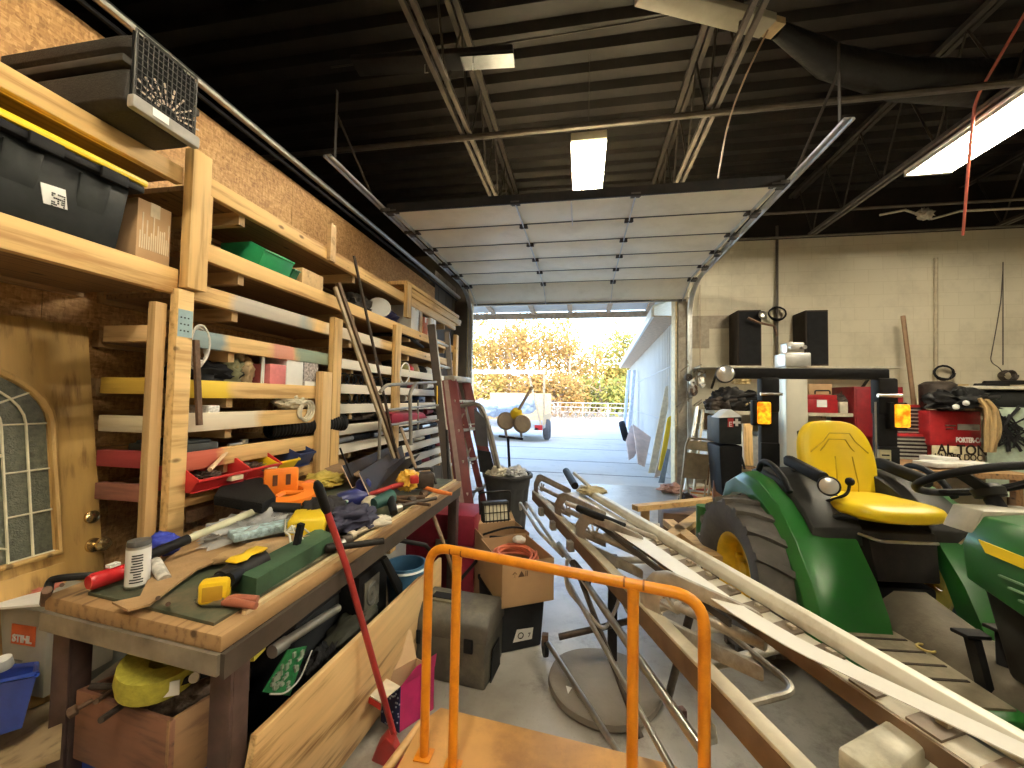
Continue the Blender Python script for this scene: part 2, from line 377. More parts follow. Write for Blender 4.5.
# ------------------------------------------------------------------ overhead door
door = thing('door_1', 'x', None, (-.2, 5.5, 3.4)); del door['label']; door['kind'] = 'structure'
panm = mat('white door panels', (.98, .90, .70), .5, sc=3, var=.02, dirt=(.86, .78, .58), dsc=2)
YS = [3.8, 4.37, 4.94, 5.51, 6.08, 6.65, 7.2]; ZS = [3.44, 3.452, 3.462, 3.468, 3.47, 3.46, 3.24]
XL, XR = -2.02, 1.72
for i in range(6):
    a, b = (YS[i], ZS[i]), (YS[i+1]-.012, ZS[i+1])
    d = V((0, b[0]-a[0], b[1]-a[1])).normalized(); n = V((0, -d.z, d.y))
    mb = MB(); P0 = [V((x, *q)) for x, q in ((XL, a), (XR, a), (XR, b), (XL, b))]
    mb.hexa(P0+[p+n*.045 for p in P0])
    p = mb.build('door_panel', panm, door, bevel=.006)
    # stiles and hinges
    for sx in (XL+.06, XL+(XR-XL)*.36, XL+(XR-XL)*.665, XR-.06):
        c0 = V((sx, *a)); c1 = V((sx, *b)); MB().bar(c0-n*.003, c1-n*.003, .07, .006, (1, 0, 0)).build('stile', galv, door)
        MB().box(c0-n*.015+d*.02, (.085, .09, .014), rot('X', math.atan2(d.z, d.y))).cyl(c0-n*.03+V((-.045, 0, 0)), c0-n*.03+V((.045, 0, 0)), .012, n=8).build('hinge', mat('greasy hinge', (.10, .09, .08), .5, .5), door)
    MB().bar((XL, b[0]-.004, b[1]-.003), (XR, b[0]-.004, b[1]-.003), .016, .004).build('joint', blackmet, door)
MB().bar((XL, 3.79, 3.45), (XR, 3.79, 3.45), .02, .09, (0, 0, 1)).build('top_edge', blackmet, door)
MB().bar((XL, 7.19, 3.235), (XR, 7.19, 3.235), .05, .025).build('bottom_seal', mat('grey seal', (.18, .17, .15), .7), door)
cx = (XL+XR)/2+.02
MB().bar((cx, 3.8, 3.425), (cx, 4.33, 3.437), .09, .012, (1, 0, 0)).build('operator_bracket', white, door)
for sx, nm, y0 in ((XL-.07, 'left', 2.9), (XR+.07, 'right', 3.05)):
    t = thing('door_track', 'galvanised %s-hand rail carrying the raised overhead door' % nm if 0 else ('steel track of the raised overhead door beside the brown board wall' if nm == 'left' else 'steel track of the raised overhead door on the tractor side'), 'door track', (sx, 5, 3.4))
    pts = rounded([(sx, y0, 3.47), (sx, 6.75, 3.47), (sx, 7.22, 3.2), (sx, 7.22, .05)], .35, 8)
    for dx in (-.028, .028):
        A = [p+V((dx, 0, -.03)) for p in pts]; MB().tube([p+V((dx, 0, 0)) for p in pts], .012, 6).build('rail', galv, t)
    MB().strip([p+V((-.028, 0, .012)) for p in pts], [p+V((.028, 0, .012)) for p in pts], (0, .004, .004)).build('channel', galv, t)
    for yy in (y0+.1,): 
        MB().bar((sx, yy, 3.48), (sx, yy, 4.1), .03, .006).build('hanger', darksteel, t)
        MB().bar((sx, yy, 3.9), (sx, yy+.6, 3.5), .02, .005).build('brace', darksteel, t)
    for q in range(6):
        yy = YS[q]+.03; MB().cyl((sx-.02, yy, 3.455), (sx+.06*(1 if nm == 'left' else -1), yy, 3.455), .02, n=10).box((sx+(.07 if nm == 'left' else -.07), yy, 3.43), (.07, .12, .03)).build('roller', mat('greasy hinge', (.1, .09, .08), .5), t)
# ------------------------------------------------------------------ tube lights
WARM = (1, .90, .70); fixm = mat('fixture enamel', (.75, .72, .62), .4, var=.05)
def tube_light(loc, L, nt_, watts, label, gap=.075, W=None):
    tubem = glow('lit tube %d' % watts, WARM, watts/(PI*nt_*2*PI*.019*(L-.06)))
    t = thing('tube_light', label, 'light fixture', loc); x, y, z = loc; W = W or gap*nt_+.04
    MB().bb(x-W/2, x+W/2, y-L/2, y+L/2, z+.03, z+.07).build('housing', fixm, t, bevel=.006)
    MB().poly([(x-W/2, y-L/2, z-.02), (x-W/2, y+L/2, z-.02), (x-W/2+.02, y+L/2, z+.03), (x-W/2+.02, y-L/2, z+.03)], [(0, 1, 2, 3)]).poly([(x+W/2, y-L/2, z-.02), (x+W/2, y+L/2, z-.02), (x+W/2-.02, y+L/2, z+.03), (x+W/2-.02, y-L/2, z+.03)], [(0, 1, 2, 3)]).build('reflector', fixm, t)
    for i in range(nt_):
        xx = x+(i-(nt_-1)/2)*gap; MB().cyl((xx, y-L/2+.03, z), (xx, y+L/2-.03, z), .019, n=12).build('tube', tubem, t)
    for e in (-1, 1): MB().bb(x-W/2, x+W/2, y+e*L/2-.015, y+e*L/2+.015, z-.02, z+.05).build('end_cap', fixm, t)
    for e in (-.4, .4): MB().tube([(x, y+e*L, z+.07), (x, y+e*L, z+.95)], .004, 5).build('hanger', darksteel, t)
    return t
tube_light((.03, 4.50, 4.02), 1.35, 4, 210, 'lit four-tube ceiling light above the raised overhead door')
tube_light((3.66, 3.75, 4.03), 2.44, 2, 300, 'long lit two-tube ceiling light along the joist over the tractor', .16, .42)
# more of the same lights over the part of the shop behind the camera
for (x, y, e) in ((-.45, -.1, 125), (3.6, -1.6, 130)):
    tube_light((x, y, 4.03), 2.2, 2, e, 'lit tube light above the cart, nearest the shelf rack' if x < 1 else 'lit tube light on the joist behind the tractor side', .16, .42)
# the unlit ones
t = thing('unlit_tube_light', 'unlit long white ceiling light with bare end above the joist', 'light fixture', (.9, 2.6, 4.2))
a, b = at(640, -8, z=4.3), at(768, 26, z=4.3)
MB().bar(a, b, .16, .06, (0, 0, 1)).build('housing', mat('dusty unlit enamel', (.30, .28, .22), .5, sc=5), t, bevel=.008); MB().bar(b, b+(b-a).normalized()*.09, .13, .05, (0, 0, 1)).build('end_plate', mat('tan metal', (.45, .33, .18), .5), t)
t = thing('reflector_light', 'dark unlit ceiling reflector with a shiny end, left of the tube light', 'light fixture', at(440, 62, z=4.3))
a, b = at(355, 66, z=4.35), at(514, 56, z=4.35)
MB().bar(a, b, .18, .05, (0, 0, 1)).build('housing', blackmet, t, bevel=.01); c = a.lerp(b, .68)
MB().bar(c-V((0, 0, .03)), b-V((0, 0, .03)), .14, .02, (0, 0, 1)).build('shiny_reflector', mat('dull mirror', (.35, .36, .38), .12, 1, .4, 3), t)
for k in (.45, .75): MB().tube([a.lerp(b, k), a.lerp(b, k)-V((0, 0, .1)), a.lerp(b, k)+V((.03, 0, -.1))], .004, 5).build('hook', steel, t)
# dark duct sheet and red cord, upper right
mb = MB(); pts = [at(778, 30, z=4.35), at(830, 62, z=4.25), at(900, 80, z=4.2), at(985, 84, z=4.3), at(1060, 78, z=4.4)]
mb.tube(pts, [.06, .12, .15, .17, .18], 14); mb2 = mb.build('flexible_duct', mat('black crinkled plastic', (.012, .011, .010), .45, bmp=.8, sc=5, spec=.3), None); tag(mb2, 'black crinkled plastic duct sagging under the roof at upper right', 'duct')
p = [at(1030, 5, z=4.4), at(992, 70, z=4.2), at(975, 100, z=4.1), at(968, 170, z=3.7), at(963, 235, z=3.25)]
tag(MB().tube(rounded(p, .2), .012, 6).build('red_cable', mat('faded red cord', (.45, .10, .06), .5)), 'faded red cord hanging past the long lit ceiling light', 'cord')
p = [at(768, 30, z=4.1), at(748, 70, z=3.9), at(728, 120, z=3.7), at(718, 178, z=3.3)]
tag(MB().tube(rounded(p, .2), .006, 6).build('hanging_wire', mat('tan cord', (.30, .20, .12), .5)), 'thin tan wire dangling from the joist above the overhead door', 'wire')
t = tag(MB().tube([at(880, 215, y=6.4), at(905, 210, y=6.4), at(932, 219, y=6.4), at(960, 211, y=6.4), at(1024, 208, y=6.4)], .016, 6).blob(at(925, 214, y=6.35), (.09, .05, .07), .5, 2, 3).build('tangled_wire', mat('dusty white cord', (.6, .56, .45), .6)), 'knotted dusty white cord tied along the ceiling rod', 'cord')
# ------------------------------------------------------------------ outside
struct('ground', MB().bb(-60, 60, YW+.11, 120, -.3, -.02), drive_m, smooth=0)
mb = MB()
for yy in (8.4, 10.1, 12.6, 16.0): mb.bb(-6, 1.9, yy, yy+.025, -.025, -.015)
struct('ground_joint', mb, mat('driveway joint', (.16, .15, .14), .9))
canopy = thing('door_canopy', 'timber framed canopy with pale sheet roof outside above the open door', 'canopy', (-.3, 8.4, 3.2))
for y in (9.3,): MB().bb(-4, 1.62, y, y+.05, 3.39, 3.53).build('fascia', mat('weathered fascia', (.66, .50, .36), .7), canopy)
for x in (-3.1, -2.1, -1.15, -.3, .55, 1.4): MB().bar((x, YW+.3, 3.62), (x, 9.3, 3.50), .045, .10, (1, 0, 0)).build('rafter', mat('rafter', (.60, .43, .28), .7), canopy)
MB().strip([(-4, YW+.27, 3.70), (-4, 9.4, 3.57)], [(1.62, YW+.27, 3.70), (1.62, 9.4, 3.57)], (0, 0, .02)).build('roof_sheet', white, canopy)
# siding building
sb = thing('metal_building', 'pale vertical sided metal building with white eave along the driveway', 'building', (2.2, 13, 0))
d = V((.040, 1, 0)).normalized(); n = V((-d.y, d.x, 0)); o = V((1.72, 7.75, 0)); mb = MB(); L = 11.8; pts = []; q = 0
while q < L:
    for f, h in ((0, 0), (.16, 0), (.18, .025), (.21, .025), (.23, 0)): pts.append(o+d*min(q+f, L)+n*h)
    q += .23
sid = mat('pale grey metal siding', (.66, .65, .62), .4, sc=2, var=.04)
mb.strip(pts, [p+V((0, 0, 3.05)) for p in pts], -n*.05).build('siding', sid, sb, smooth=0)
MB().hexa([o+d*L, o+d*L-n*7, o-n*7+d*.4, o+d*.1, o+d*L+V((0, 0, 3)), o+d*L-n*7+V((0, 0, 3)), o-n*7+d*.4+V((0, 0, 3)), o+d*.1+V((0, 0, 3))]).build('body', sid, sb)
e0 = o+n*.45; MB().bar(e0+V((0, 0, 3.16)), e0+d*(L+.3)+V((0, 0, 3.16)), .05, .18, (0, 0, 1)).build('fascia', white, sb)
MB().strip([e0+V((0, 0, 3.08)), e0+d*(L+.3)+V((0, 0, 3.08))], [o+V((0, 0, 3.06)), o+d*(L+.3)+V((0, 0, 3.06))], (0, 0, .02)).build('soffit', mat('tan soffit', (.55, .40, .27), .7), sb)
MB().strip([e0+V((0, 0, 3.25)), e0+d*(L+.3)+V((0, 0, 3.25))], [o-n*3+V((0, 0, 4.6)), o-n*3+d*(L+.3)+V((0, 0, 4.6))], (0, 0, .04)).build('roof', galv, sb)
for zz in (1.1, 2.2): MB().bar(o+n*.012+V((0, 0, zz)), o+d*L+n*.012+V((0, 0, zz)), .03, .012, (0, 0, 1)).build('girt_line', mat('girt', (.5, .52, .55), .5), sb)
# boards and panels leaning on it
def lean(name, px, lab, cat, m, y, pts, th=.04, grp=None):
    P = [at(a, b, y=y+dy) for a, b, dy in pts]; nn = (P[1]-P[0]).cross(P[2]-P[0]).normalized()*th
    return tag(MB().prism(P, nn).build(name, m, bevel=.004), lab, cat, grp)
def slab(name, lab, cat, m, a, b, w, th, lean_dx=.35, grp=None):
    """plank whose lower edge runs a-b on the ground and whose height w leans towards +x"""
    a, b = V(a), V(b); up = V((lean_dx, 0, math.sqrt(1-lean_dx**2)))*w
    dd = (b-a).normalized(); t = dd.cross(up).normalized()*th
    return tag(MB().hexa([a, b, b+t, a+t, a+up, b+up, b+t+up, a+t+up]).build(name, m, bevel=.003), lab, cat, grp)
pinkb = mat('pink faced board', (.66, .50, .42), .8, sc=4)
lean('insulation_board', 0, 'curved pinkish board leaning low on the pale metal building outside', 'board', pinkb, 9.3, [(629, 459, .0), (626, 440, .7), (631, 425, 1.4), (647, 438, .9), (640, 447, .5), (634, 456, .1)], .04)
lean('plywood_sheet', 0, 'pinkish sheet leaning beside the curved board outside', 'board', pinkb, 8.9, [(638, 463, 0), (633, 424, 1.4), (651, 437, 1.1), (645, 466, -.05)], .03)
for nm, p, w, m, lab in (('long_plank', [(648, 473), (655, 473), (672, 385), (665, 387)], .04, mat('cream board', (.80, .72, .55), .7), 'tall cream plank leaning outside by the door jamb'), ('pink_plank', [(654, 478), (660, 476), (672, 425), (668, 422)], .04, pinkb, 'pinkish plank leaning behind the yellow plank outside'), ('yellow_plank', [(658, 470), (663, 472), (672, 415), (667, 418)], .04, yellow, 'yellow plank leaning near the right side of the doorway'), ('steel_plank', [(658, 483), (664, 484), (670, 450), (667, 449)], .03, mat('slate board', (.22, .27, .33), .5), 'dark slate coloured board leaning lowest beside the doorway')):
    yy = {'long_plank': 8.6, 'pink_plank': 8.3, 'yellow_plank': 8.15, 'steel_plank': 7.9}[nm]
    lean(nm, 0, lab, 'plank', m, yy, [(a, b, .0 if i < 2 else .25) for i, (a, b) in enumerate(p)], w)
bl = thing('wrapped_roll', 'pale blue wrapped sheets leaning upright at the far corner of the metal building', 'roll', at(625, 425, y=17.5))
for dx, m in ((0, mat('pale blue wrap', (.52, .60, .74), .5)), (5, mat('grey blue wrap', (.60, .66, .76), .5))):
    a, b = at(624+dx, 430, y=17.5-dx*.5), at(629+dx, 370, y=17.5-dx*.5); MB().bar(a, b, .24, .12).build('sheet', m, bl, bevel=.03)
tr = thing('tire', 'black tyre leaning at the foot of the metal building outside', 'tyre', at(623, 440, y=13.5))
c = at(624, 431, y=13.6); MB().lathe([(.18, -.1), (.3, -.1), (.34, -.05), (.34, .05), (.3, .1), (.18, .1), (.18, -.1)], c, (.9, -.1, .25)).build('rubber', black, tr)
# white car far off
car = thing('car', 'white sport utility car parked far off beside the metal building', 'car', at(626, 403, y=42))
c = at(628, 402, y=42); c.z = 0; mb = MB(); pr = [(-2.2, .45), (-2.3, .9), (-1.9, 1.15), (-1.1, 1.25), (-.5, 1.75), (1.6, 1.8), (2.2, 1.2), (2.3, .5)]
mb.prism([c+V((a*.9, -.9, b)) for a, b in pr], (0, 1.8, 0)).build('body', white, car, bevel=.08)
MB().prism([c+V((a*.9, -.93, b)) for a, b in ((-.95, 1.25), (-.45, 1.65), (1.4, 1.68), (1.8, 1.25))], (0, .04, 0)).build('window', black, car)
for wx in (-1.35, 1.35): MB().lathe([(.05, -.12), (.34, -.12), (.37, 0), (.34, .12), (.05, .12)], c+V((wx, -.85, .37)), (0, 1, 0), 18).build('wheel', black, car)
# trees
def leafmat(n, a, b, c):
    m, nt, bs = _new(n); g = nt.nodes.new('ShaderNodeNewGeometry')
    nt.links.new(ramp(nt, g.outputs['Random Per Island'], [(.0, a), (.5, b), (1, c)]), bs.inputs['Base Color']); bs.inputs['Roughness'].default_value = .6
    tr_ = nt.nodes.new('ShaderNodeBsdfTranslucent'); nt.links.new(bs.inputs['Base Color'].links[0].from_socket, tr_.inputs[0]); mx = nt.nodes.new('ShaderNodeMixShader'); mx.inputs[0].default_value = .45
    nt.links.new(bs.outputs[0], mx.inputs[1]); nt.links.new(tr_.outputs[0], mx.inputs[2]); nt.links.new(mx.outputs[0], nt.nodes['Material Output'].inputs[0]); return m
LM = [leafmat('gold leaves', (.34, .22, .055), (.42, .31, .09), (.26, .24, .07)), leafmat('orange leaves', (.33, .18, .06), (.40, .26, .08), (.22, .17, .06)), leafmat('green gold leaves', (.21, .25, .05), (.36, .31, .09), (.15, .21, .05))]
bark = mat('bark', (.30, .24, .18), .9)
def tree(base, hgt, rad, mi, label, low=.15, nleaf=1900, seed=0):
    rng = random.Random(seed); t = thing('autumn_tree', label, 'tree', base, 0, 'autumn trees beyond the yard'); b = V(base); mb = MB()
    mb.tube([b, b+V((.2, 0, hgt*.3)), b+V((-.1, .1, hgt*.62)), b+V((.1, 0, hgt*.9))], [.22, .18, .11, .04], 8); ends = []
    for i in range(14):
        a = rng.uniform(0, 2*PI); h0 = hgt*rng.uniform(.2, .7); e = b+V((math.cos(a)*rad*rng.uniform(.5, .95), math.sin(a)*rad*rng.uniform(.5, .95), min(hgt, h0+hgt*rng.uniform(.1, .35))))
        mb.tube([b+V((0, 0, h0)), (b+V((0, 0, h0))).lerp(e, .5)+V((0, 0, .3)), e], [.09, .05, .02], 5); ends.append(e)
    mb.build('trunk', bark, t); mb = MB(); clumps = [(e, rng.uniform(.5, 1)*rad*.5) for e in ends]+[(b+V((rng.uniform(-.7, .7)*rad, rng.uniform(-.7, .7)*rad, hgt*rng.uniform(low, .95))), rad*.4) for _ in range(16)]
    for i in range(nleaf):
        c, r = rng.choice(clumps); v = V((rng.gauss(0, 1), rng.gauss(0, 1), rng.gauss(0, 1)))*r*.55; p = c+v
        if p.z < .2: p.z = .2+rng.random()
        x = V((rng.gauss(0, 1), rng.gauss(0, 1), rng.gauss(0, 1))).normalized(); y = x.orthogonal().normalized(); s = rng.uniform(.10, .24)
        mb.poly([p-x*s, p+y*s*.6, p+x*s, p-y*s*.6], [(0, 1, 2, 3)])
    mb.build('foliage', LM[mi], t, smooth=0); return t
tx = [(-13.5, 40, 9, 3.4, 0, 'golden autumn tree behind the trailer'), (-10, 44, 11, 3.6, 1, 'tall gold and orange tree rising left in the doorway'), (-7.2, 38, 7.6, 2.8, 1, 'rusty orange tree just right of the trailer frame'), (-4.6, 42, 10.0, 3.3, 0, 'tall yellow tree near the middle of the doorway'), (-1.2, 39, 7.5, 3.0, 1, 'broad orange tree right of the doorway middle'), (1.4, 45, 8.2, 3.3, 0, 'yellow tree left of the eave of the metal building'), (4.5, 46, 10.5, 3.2, 2, 'greenish gold tree behind the eave of the metal building'), (7, 44, 8, 3, 2, 'greenish tree mostly behind the metal building')]
for i, (x, y, h_, r_, mi, lb) in enumerate(tx): tree((x, y, 0), h_, r_, mi, lb, seed=i, nleaf=2600)
for i, (x, y, h_, mi, lb) in enumerate(((-9, 35, 3.2, 0, 'low golden thicket behind the trailer frame'), (-5.5, 35, 3.4, 1, 'low russet thicket behind the wire fence'), (-2, 35.5, 3.2, 1, 'low russet thicket behind the green bin'), (1.5, 37, 3.4, 2, 'low green thicket behind the white car'), (4.6, 38, 3, 2, 'low green thicket by the corner of the metal building'))):
    tree((x, y, 0), h_, 2.4, mi, lb, .1, 1700, 20+i)
# fence, bins
fn = thing('wire_fence', 'grey pipe and wire fence across the far side of the yard', 'fence', (-3, 33, 0))
for x in range(-16, 8, 2): MB().cyl((x, 33, 0), (x, 33, 1.3), .05, n=8).build('post', galv, fn)
for z in (.5, .9, 1.25): MB().cyl((-16, 33, z), (8, 33, z), .03, n=6).build('rail', galv, fn)
mb = MB()
for i in range(60): mb.tube([(-16+i*.4, 33.02, .05), (-15.7+i*.4, 33.02, 1.25)], .01, 4)
mb.build('wire', galv, fn)
brp = thing('brush_pile', 'grey pile of dead branches in front of the far fence', 'brush pile', (-.8, 31, 0)); rng = random.Random(5); mb = MB()
for i in range(60):
    p = V((rng.uniform(-2.6, 1.6), 31+rng.uniform(-.5, .5), rng.uniform(.0, .5))); mb.tube([p, p+V((rng.uniform(-.7, .7), rng.uniform(-.4, .4), rng.uniform(.1, .9)))], .03, 5)
mb.build('branches', mat('dead branch', (.22, .18, .15), .9), brp)
tag(MB().box((-4.1, 30, .5), (.9, .8, 1.0), taper=1.08).box((-4.1, 30, 1.03), (1.0, .9, .08)).build('green_bin', greenp, bevel=.03), 'green bin standing before the far fence', 'bin')
tag(MB().cyl((-3.35, 30, 0), (-3.35, 30, 1.45), .22, n=16).lathe([(.22, 1.45), (.2, 1.5), (.0, 1.5)], (-3.35, 30, 0)).build('bollard', yellow), 'yellow bollard right of the green bin', 'bollard')
tag(MB().lathe([(.0, 0), (.28, 0), (.3, .1), (.28, .45), (.3, .5), (.28, .88), (.26, .9), (0, .9)], at(540, 402, y=24)-V((0, 0, at(540, 402, y=24).z))).build('barrel', mat('sky blue plastic', (.10, .45, .70), .4)), 'sky blue barrel right of the trailer', 'barrel')
# trailer in the yard
YT = 14.0
tl = thing('utility_trailer', 'flatbed utility trailer with tall white frame parked in the driveway', 'trailer', (-2.2, 14.5, 0))
g = lambda px, py, y: at(px, py, y=y)
wf = mat('white painted frame', (.82, .82, .80), .4)
a, b = g(488, 371, YT), g(545, 371, YT); zt = a.z; XL_, XR_ = a.x-.6, b.x
MB().bb(XL_, XR_, YT-.06, YT+.06, zt-.1, zt+.04).build('top_bar', wf, tl, bevel=.02)
for x in (XL_, XR_-.06): MB().bb(x, x+.07, YT-.04, YT+.04, .5, zt).build('upright', mat('tan upright', (.62, .48, .30), .6), tl)
MB().bb(XL_, XR_, YT+3, YT+3.05, .6, 1.75).build('front_board', mat('tan board', (.70, .50, .28), .7), tl)
for x in (XL_, XR_-.03): MB().bb(x, x+.03, YT, YT+3, .6, .95).build('side_board', mat('tan board', (.7, .5, .28), .7), tl)
MB().bb(XL_-.1, XR_, YT-.1, YT+3, .48, .60).build('bed', mat('grey bed', (.45, .45, .45), .6), tl)
MB().bar((XR_-.1, YT-.05, .55), (XR_-.6, YT+.4, 2.3), .05, .05).build('brace', mat('tan upright', (.62, .48, .30), .6), tl)
for x in (XL_+.1, XR_+.02): MB().lathe([(.1, -.13), (.3, -.13), (.38, -.07), (.38, .07), (.3, .13), (.1, .13)], (x, YT+.9, .38), (1, 0, 0), 20).build('wheel', mat('grey tyre', (.12, .12, .13), .8), tl)
MB().bb(XR_-.32, XR_-.05, YT-.13, YT-.1, .42, .6).build('tail_light', red, tl)
MB().bb(XL_+.2, XR_-.2, YT-.13, YT-.1, .42, .5).build('bumper', white, tl)
tag(MB().blob(g(505, 405, YT+.6), (.75, .4, .28), .25, 2, 2).blob(g(488, 408, YT+.5), (.6, .4, .3), .3, 2, 4).blob(g(526, 405, YT+.5), (.4, .35, .3), .3, 2, 7).build('tarp', mat('pale blue tarp', (.62, .72, .84), .5)), 'rumpled pale blue tarp heaped on the trailer bed', 'tarp')
# ------------------------------------------------------------------ lumber rack along the left wall
XS, XWL = -1.83, -2.41      # front faces of the rails, wall face
zf = lambda px, py: at(px, py, x=XS).z
yf = lambda px, py: at(px, py, x=XS).y
rack = thing('shelf_rack', 'long built-in pine board shelf rack with many rails covering the brown board wall', 'shelf rack', (-2.1, 0, 0))
def post(y, z0, z1, m=pine_z, w=.09, d=.05, x=XS, nm='post'): return MB().bb(x, x+d, y-w/2, y+w/2, z0, z1).build(nm, m, rack, bevel=.003)
YP1, YP2, YP3 = yf(188, 300), yf(331, 400), yf(394, 380)
BLU, PNK, YEL, RED_, GRY, GRN, WHT = (.16, .26, .30), (.62, .22, .20), (.80, .56, .04), (.50, .06, .05), (.42, .42, .40), (.16, .28, .24), (.80, .74, .60)
DAYWHT = (.93, .90, .80)
def painted(n, paint): return wood('sprayed or daylit pine '+n, (.72, .48, .20), (.50, .29, .10), 1, .6, 1, paint)
rails = []   # (z, y0, y1)
def rail(z0, z1, y0, y1, m=pine, shelf=True, back=True, lab=None, x=XS):
    o = MB().bb(x-.038, x, y0, y1, z0, z1).build('rail', m, rack, bevel=.003)
    if lab: o['label'] = lab
    if shelf:
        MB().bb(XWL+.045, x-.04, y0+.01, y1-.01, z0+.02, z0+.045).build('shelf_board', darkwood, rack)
        yy = y0+.25
        while yy < y1: MB().bb(XWL+.004, x-.042, yy, yy+.038, z0-.05, z0+.019).build('bracket', pine_x, rack); yy += 1.1
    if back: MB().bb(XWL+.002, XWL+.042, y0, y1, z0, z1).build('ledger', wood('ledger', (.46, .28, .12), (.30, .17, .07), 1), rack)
    rails.append((z1, y0, y1)); return o
YE = 5.55
# far left bay over the door
zA, zA0 = zf(100, 119), zf(100, 140); rail(zA0, zA, -.6, YP1-.05)
zB, zB0 = zf(100, 244), zf(100, 274); rail(zB0, zB, -.6, YP1-.05)
# upper post, lower post with its sister board
post(YP1, zf(188, 289)-.005, zf(188, 150), w=.095, d=.05)
lowp = post(YP1-.035, .0, zf(180, 289)-.006, painted('post', [(BLU, -9, -8, 1)]), w=.075, d=.045, x=XS-.012)
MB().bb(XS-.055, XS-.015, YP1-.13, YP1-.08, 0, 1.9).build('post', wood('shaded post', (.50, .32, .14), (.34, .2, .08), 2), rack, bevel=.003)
ZC = [at(140, p_, y=YP1-.13).z for p_ in (503, 469, 433, 394, 341)]
for k in range(5): MB().bb(-2.13, XS-.057, YP1-.125, YP1-.09, ZC[k], ZC[k]+.072).build('cross_arm', [wood('stained cross arm', (.24, .09, .06), (.15, .05, .04), 0), wood('red cross arm', (.26, .03, .03), (.18, .02, .02), 0), wood('white cross arm', (.48, .40, .26), (.36, .28, .16), 0), wood('yellow cross arm', (.46, .29, .04), (.33, .2, .03), 0), pine_x][k], rack, bevel=.003)
# nail plates
mb = MB()
for k in range(9): mb.bb(XS+.033, XS+.036, YP1-.06+.017*(k % 3), YP1-.054+.017*(k % 3), 1.78+.03*(k//3), 1.786+.03*(k//3))
mb.build('nails', blackmet, rack)
MB().bb(XS+.033, XS+.0345, YP1-.070, YP1-.002, 1.755, 1.88).build('paint_patch', mat('blue spray', (.30, .42, .44), .6), rack)
# upper two tiers, running the whole wall
z1 = zf(262, 208); u1 = rail(z1-.09, z1, YP1+.05, YE)
z2 = zf(265, 267); u2 = rail(z2-.088, z2, YP1+.06, YE)
MB().bb(XS-.03, XS+.0, YP1+.07, YP1+.105, z2, z1-.09).build('stud', pine_z, rack, bevel=.002)
# left bay
z = zf(200, 284); r1 = rail(z-.085, z, YP1+.03, YE, painted('grey white', [(GRY, YP1+.25, YP2-.28, .8), (BLU, YP2-.35, YP2-.22, .5), (WHT, YP2-.1, 3.4, .7)]))
z = zf(204, 331); r2 = rail(z-.084, z, YP1+.02, YP2, painted('blue pink', [(BLU, YP1-.5, YP1+.21, .9), (PNK, YP1+.52, YP1+.72, .75), (GRN, YP1+.74, 4, .85)]), lab='rail sprayed blue, pink and green')
z3 = zf(200, 380); rail(z3-.088, z3, YP1+.02, YP2-.05, painted('yellow', [(YEL, YP1-.5, YP1+.26, .95)]), lab='rail sprayed yellow at its near end')
z4 = zf(200, 413); rail(z4-.09, z4, YP1+.02, YP2-.05, painted('white', [(WHT, YP1-.5, YP1+.45, .8)]))
z5 = zf(200, 451); rail(z5-.088, z5, YP1+.02, YP2-.05, painted('red', [(RED_, YP1-.5, YP1+.23, .85)]), lab='rail sprayed red at its near end')
z6 = zf(200, 489); rail(z6-.07, z6, YP1+.02, YP2-.05)
# second post pair and further posts
post(YP2, .0, zf(332, 318), w=.10, d=.045); post(YP2-.13, .0, zf(322, 372), wood('mid post', (.66, .44, .20), (.46, .28, .11), 2), w=.10, d=.06)
post(YP3, 0, zf(394, 325), w=.12, d=.04); MB().bb(XS, XS+.03, yf(330, 235)-.03, yf(330, 235)+.03, zf(330, 262), zf(330, 224)).build('stud', pine_x, rack); MB().bb(XS, XS+.04, yf(406, 300)-.05, yf(406, 300)+.05, zf(406, 318), zf(406, 285)).build('stud', pine_z, rack)
post(5.5, 0, 2.4, w=.10)
# right bay rails
daylit_pine = painted('daylit white', [(DAYWHT, 0, 9, .85)])  # daylight from the doorway put into the rail colour as white
for px, py in ((345, 359), (345, 384), (345, 404), (345, 425), (345, 444)):
    z = zf(px, py); rail(z-.075, z, YP2+.06, YE, daylit_pine)
for k_ in (1, 2, 3):
    z = zf(345, 444)-.135*k_; rail(z-.075, z, YP3+.1, YE, daylit_pine)
zr = [zf(345, p) for p in (359, 384, 404, 425, 444)]; zr += [zr[4]-.135*k_ for k_ in (1, 2, 3)]
# ------------------------------------------------------------------ things on the upper shelves
# pet carrier, its wire door towards the aisle
kz = zA+.002
ken = thing('pet_carrier', 'large grey plastic pet carrier with wire door on the topmost left shelf', 'pet carrier', (-2.0, 1.29, kz))
def krect(x, y0, y1, z0, z1, r, d=0):
    return [V((x, y, z)) for y, z in ((y0+r, z0), (y1-r, z0), (y1, z0+r), (y1, z1-r), (y1-r, z1), (y0+r, z1), (y0, z1-r), (y0, z0+r))]
greyp = mat('grey pebbled plastic', (.032, .029, .025), .55, sc=60, bmp=.25)
y0, y1, x0, x1 = 1.145, 1.425, -2.36, -1.66
MB().loft([krect(x, y0+i, y1-i, kz+.0, kz+.165, .03) for x, i in ((x0, .03), (x0+.05, 0), (x1-.03, 0), (x1, .01))]).build('base_shell', greyp, ken, bevel=.006)
MB().loft([krect(x, y0+i+.01, y1-i-.01, kz+.185, kz+.325-j, .05) for x, i, j in ((x0, .05, .05), (x0+.08, 0, 0), (x1-.05, 0, 0), (x1, .01, .01))]).build('top_shell', greyp, ken, bevel=.006)
MB().bb(x0-.01, x1+.004, y0-.010, y1+.010, kz+.160, kz+.190).build('rim', mat('grey rim plastic', (.042, .038, .033), .5), ken, bevel=.006)
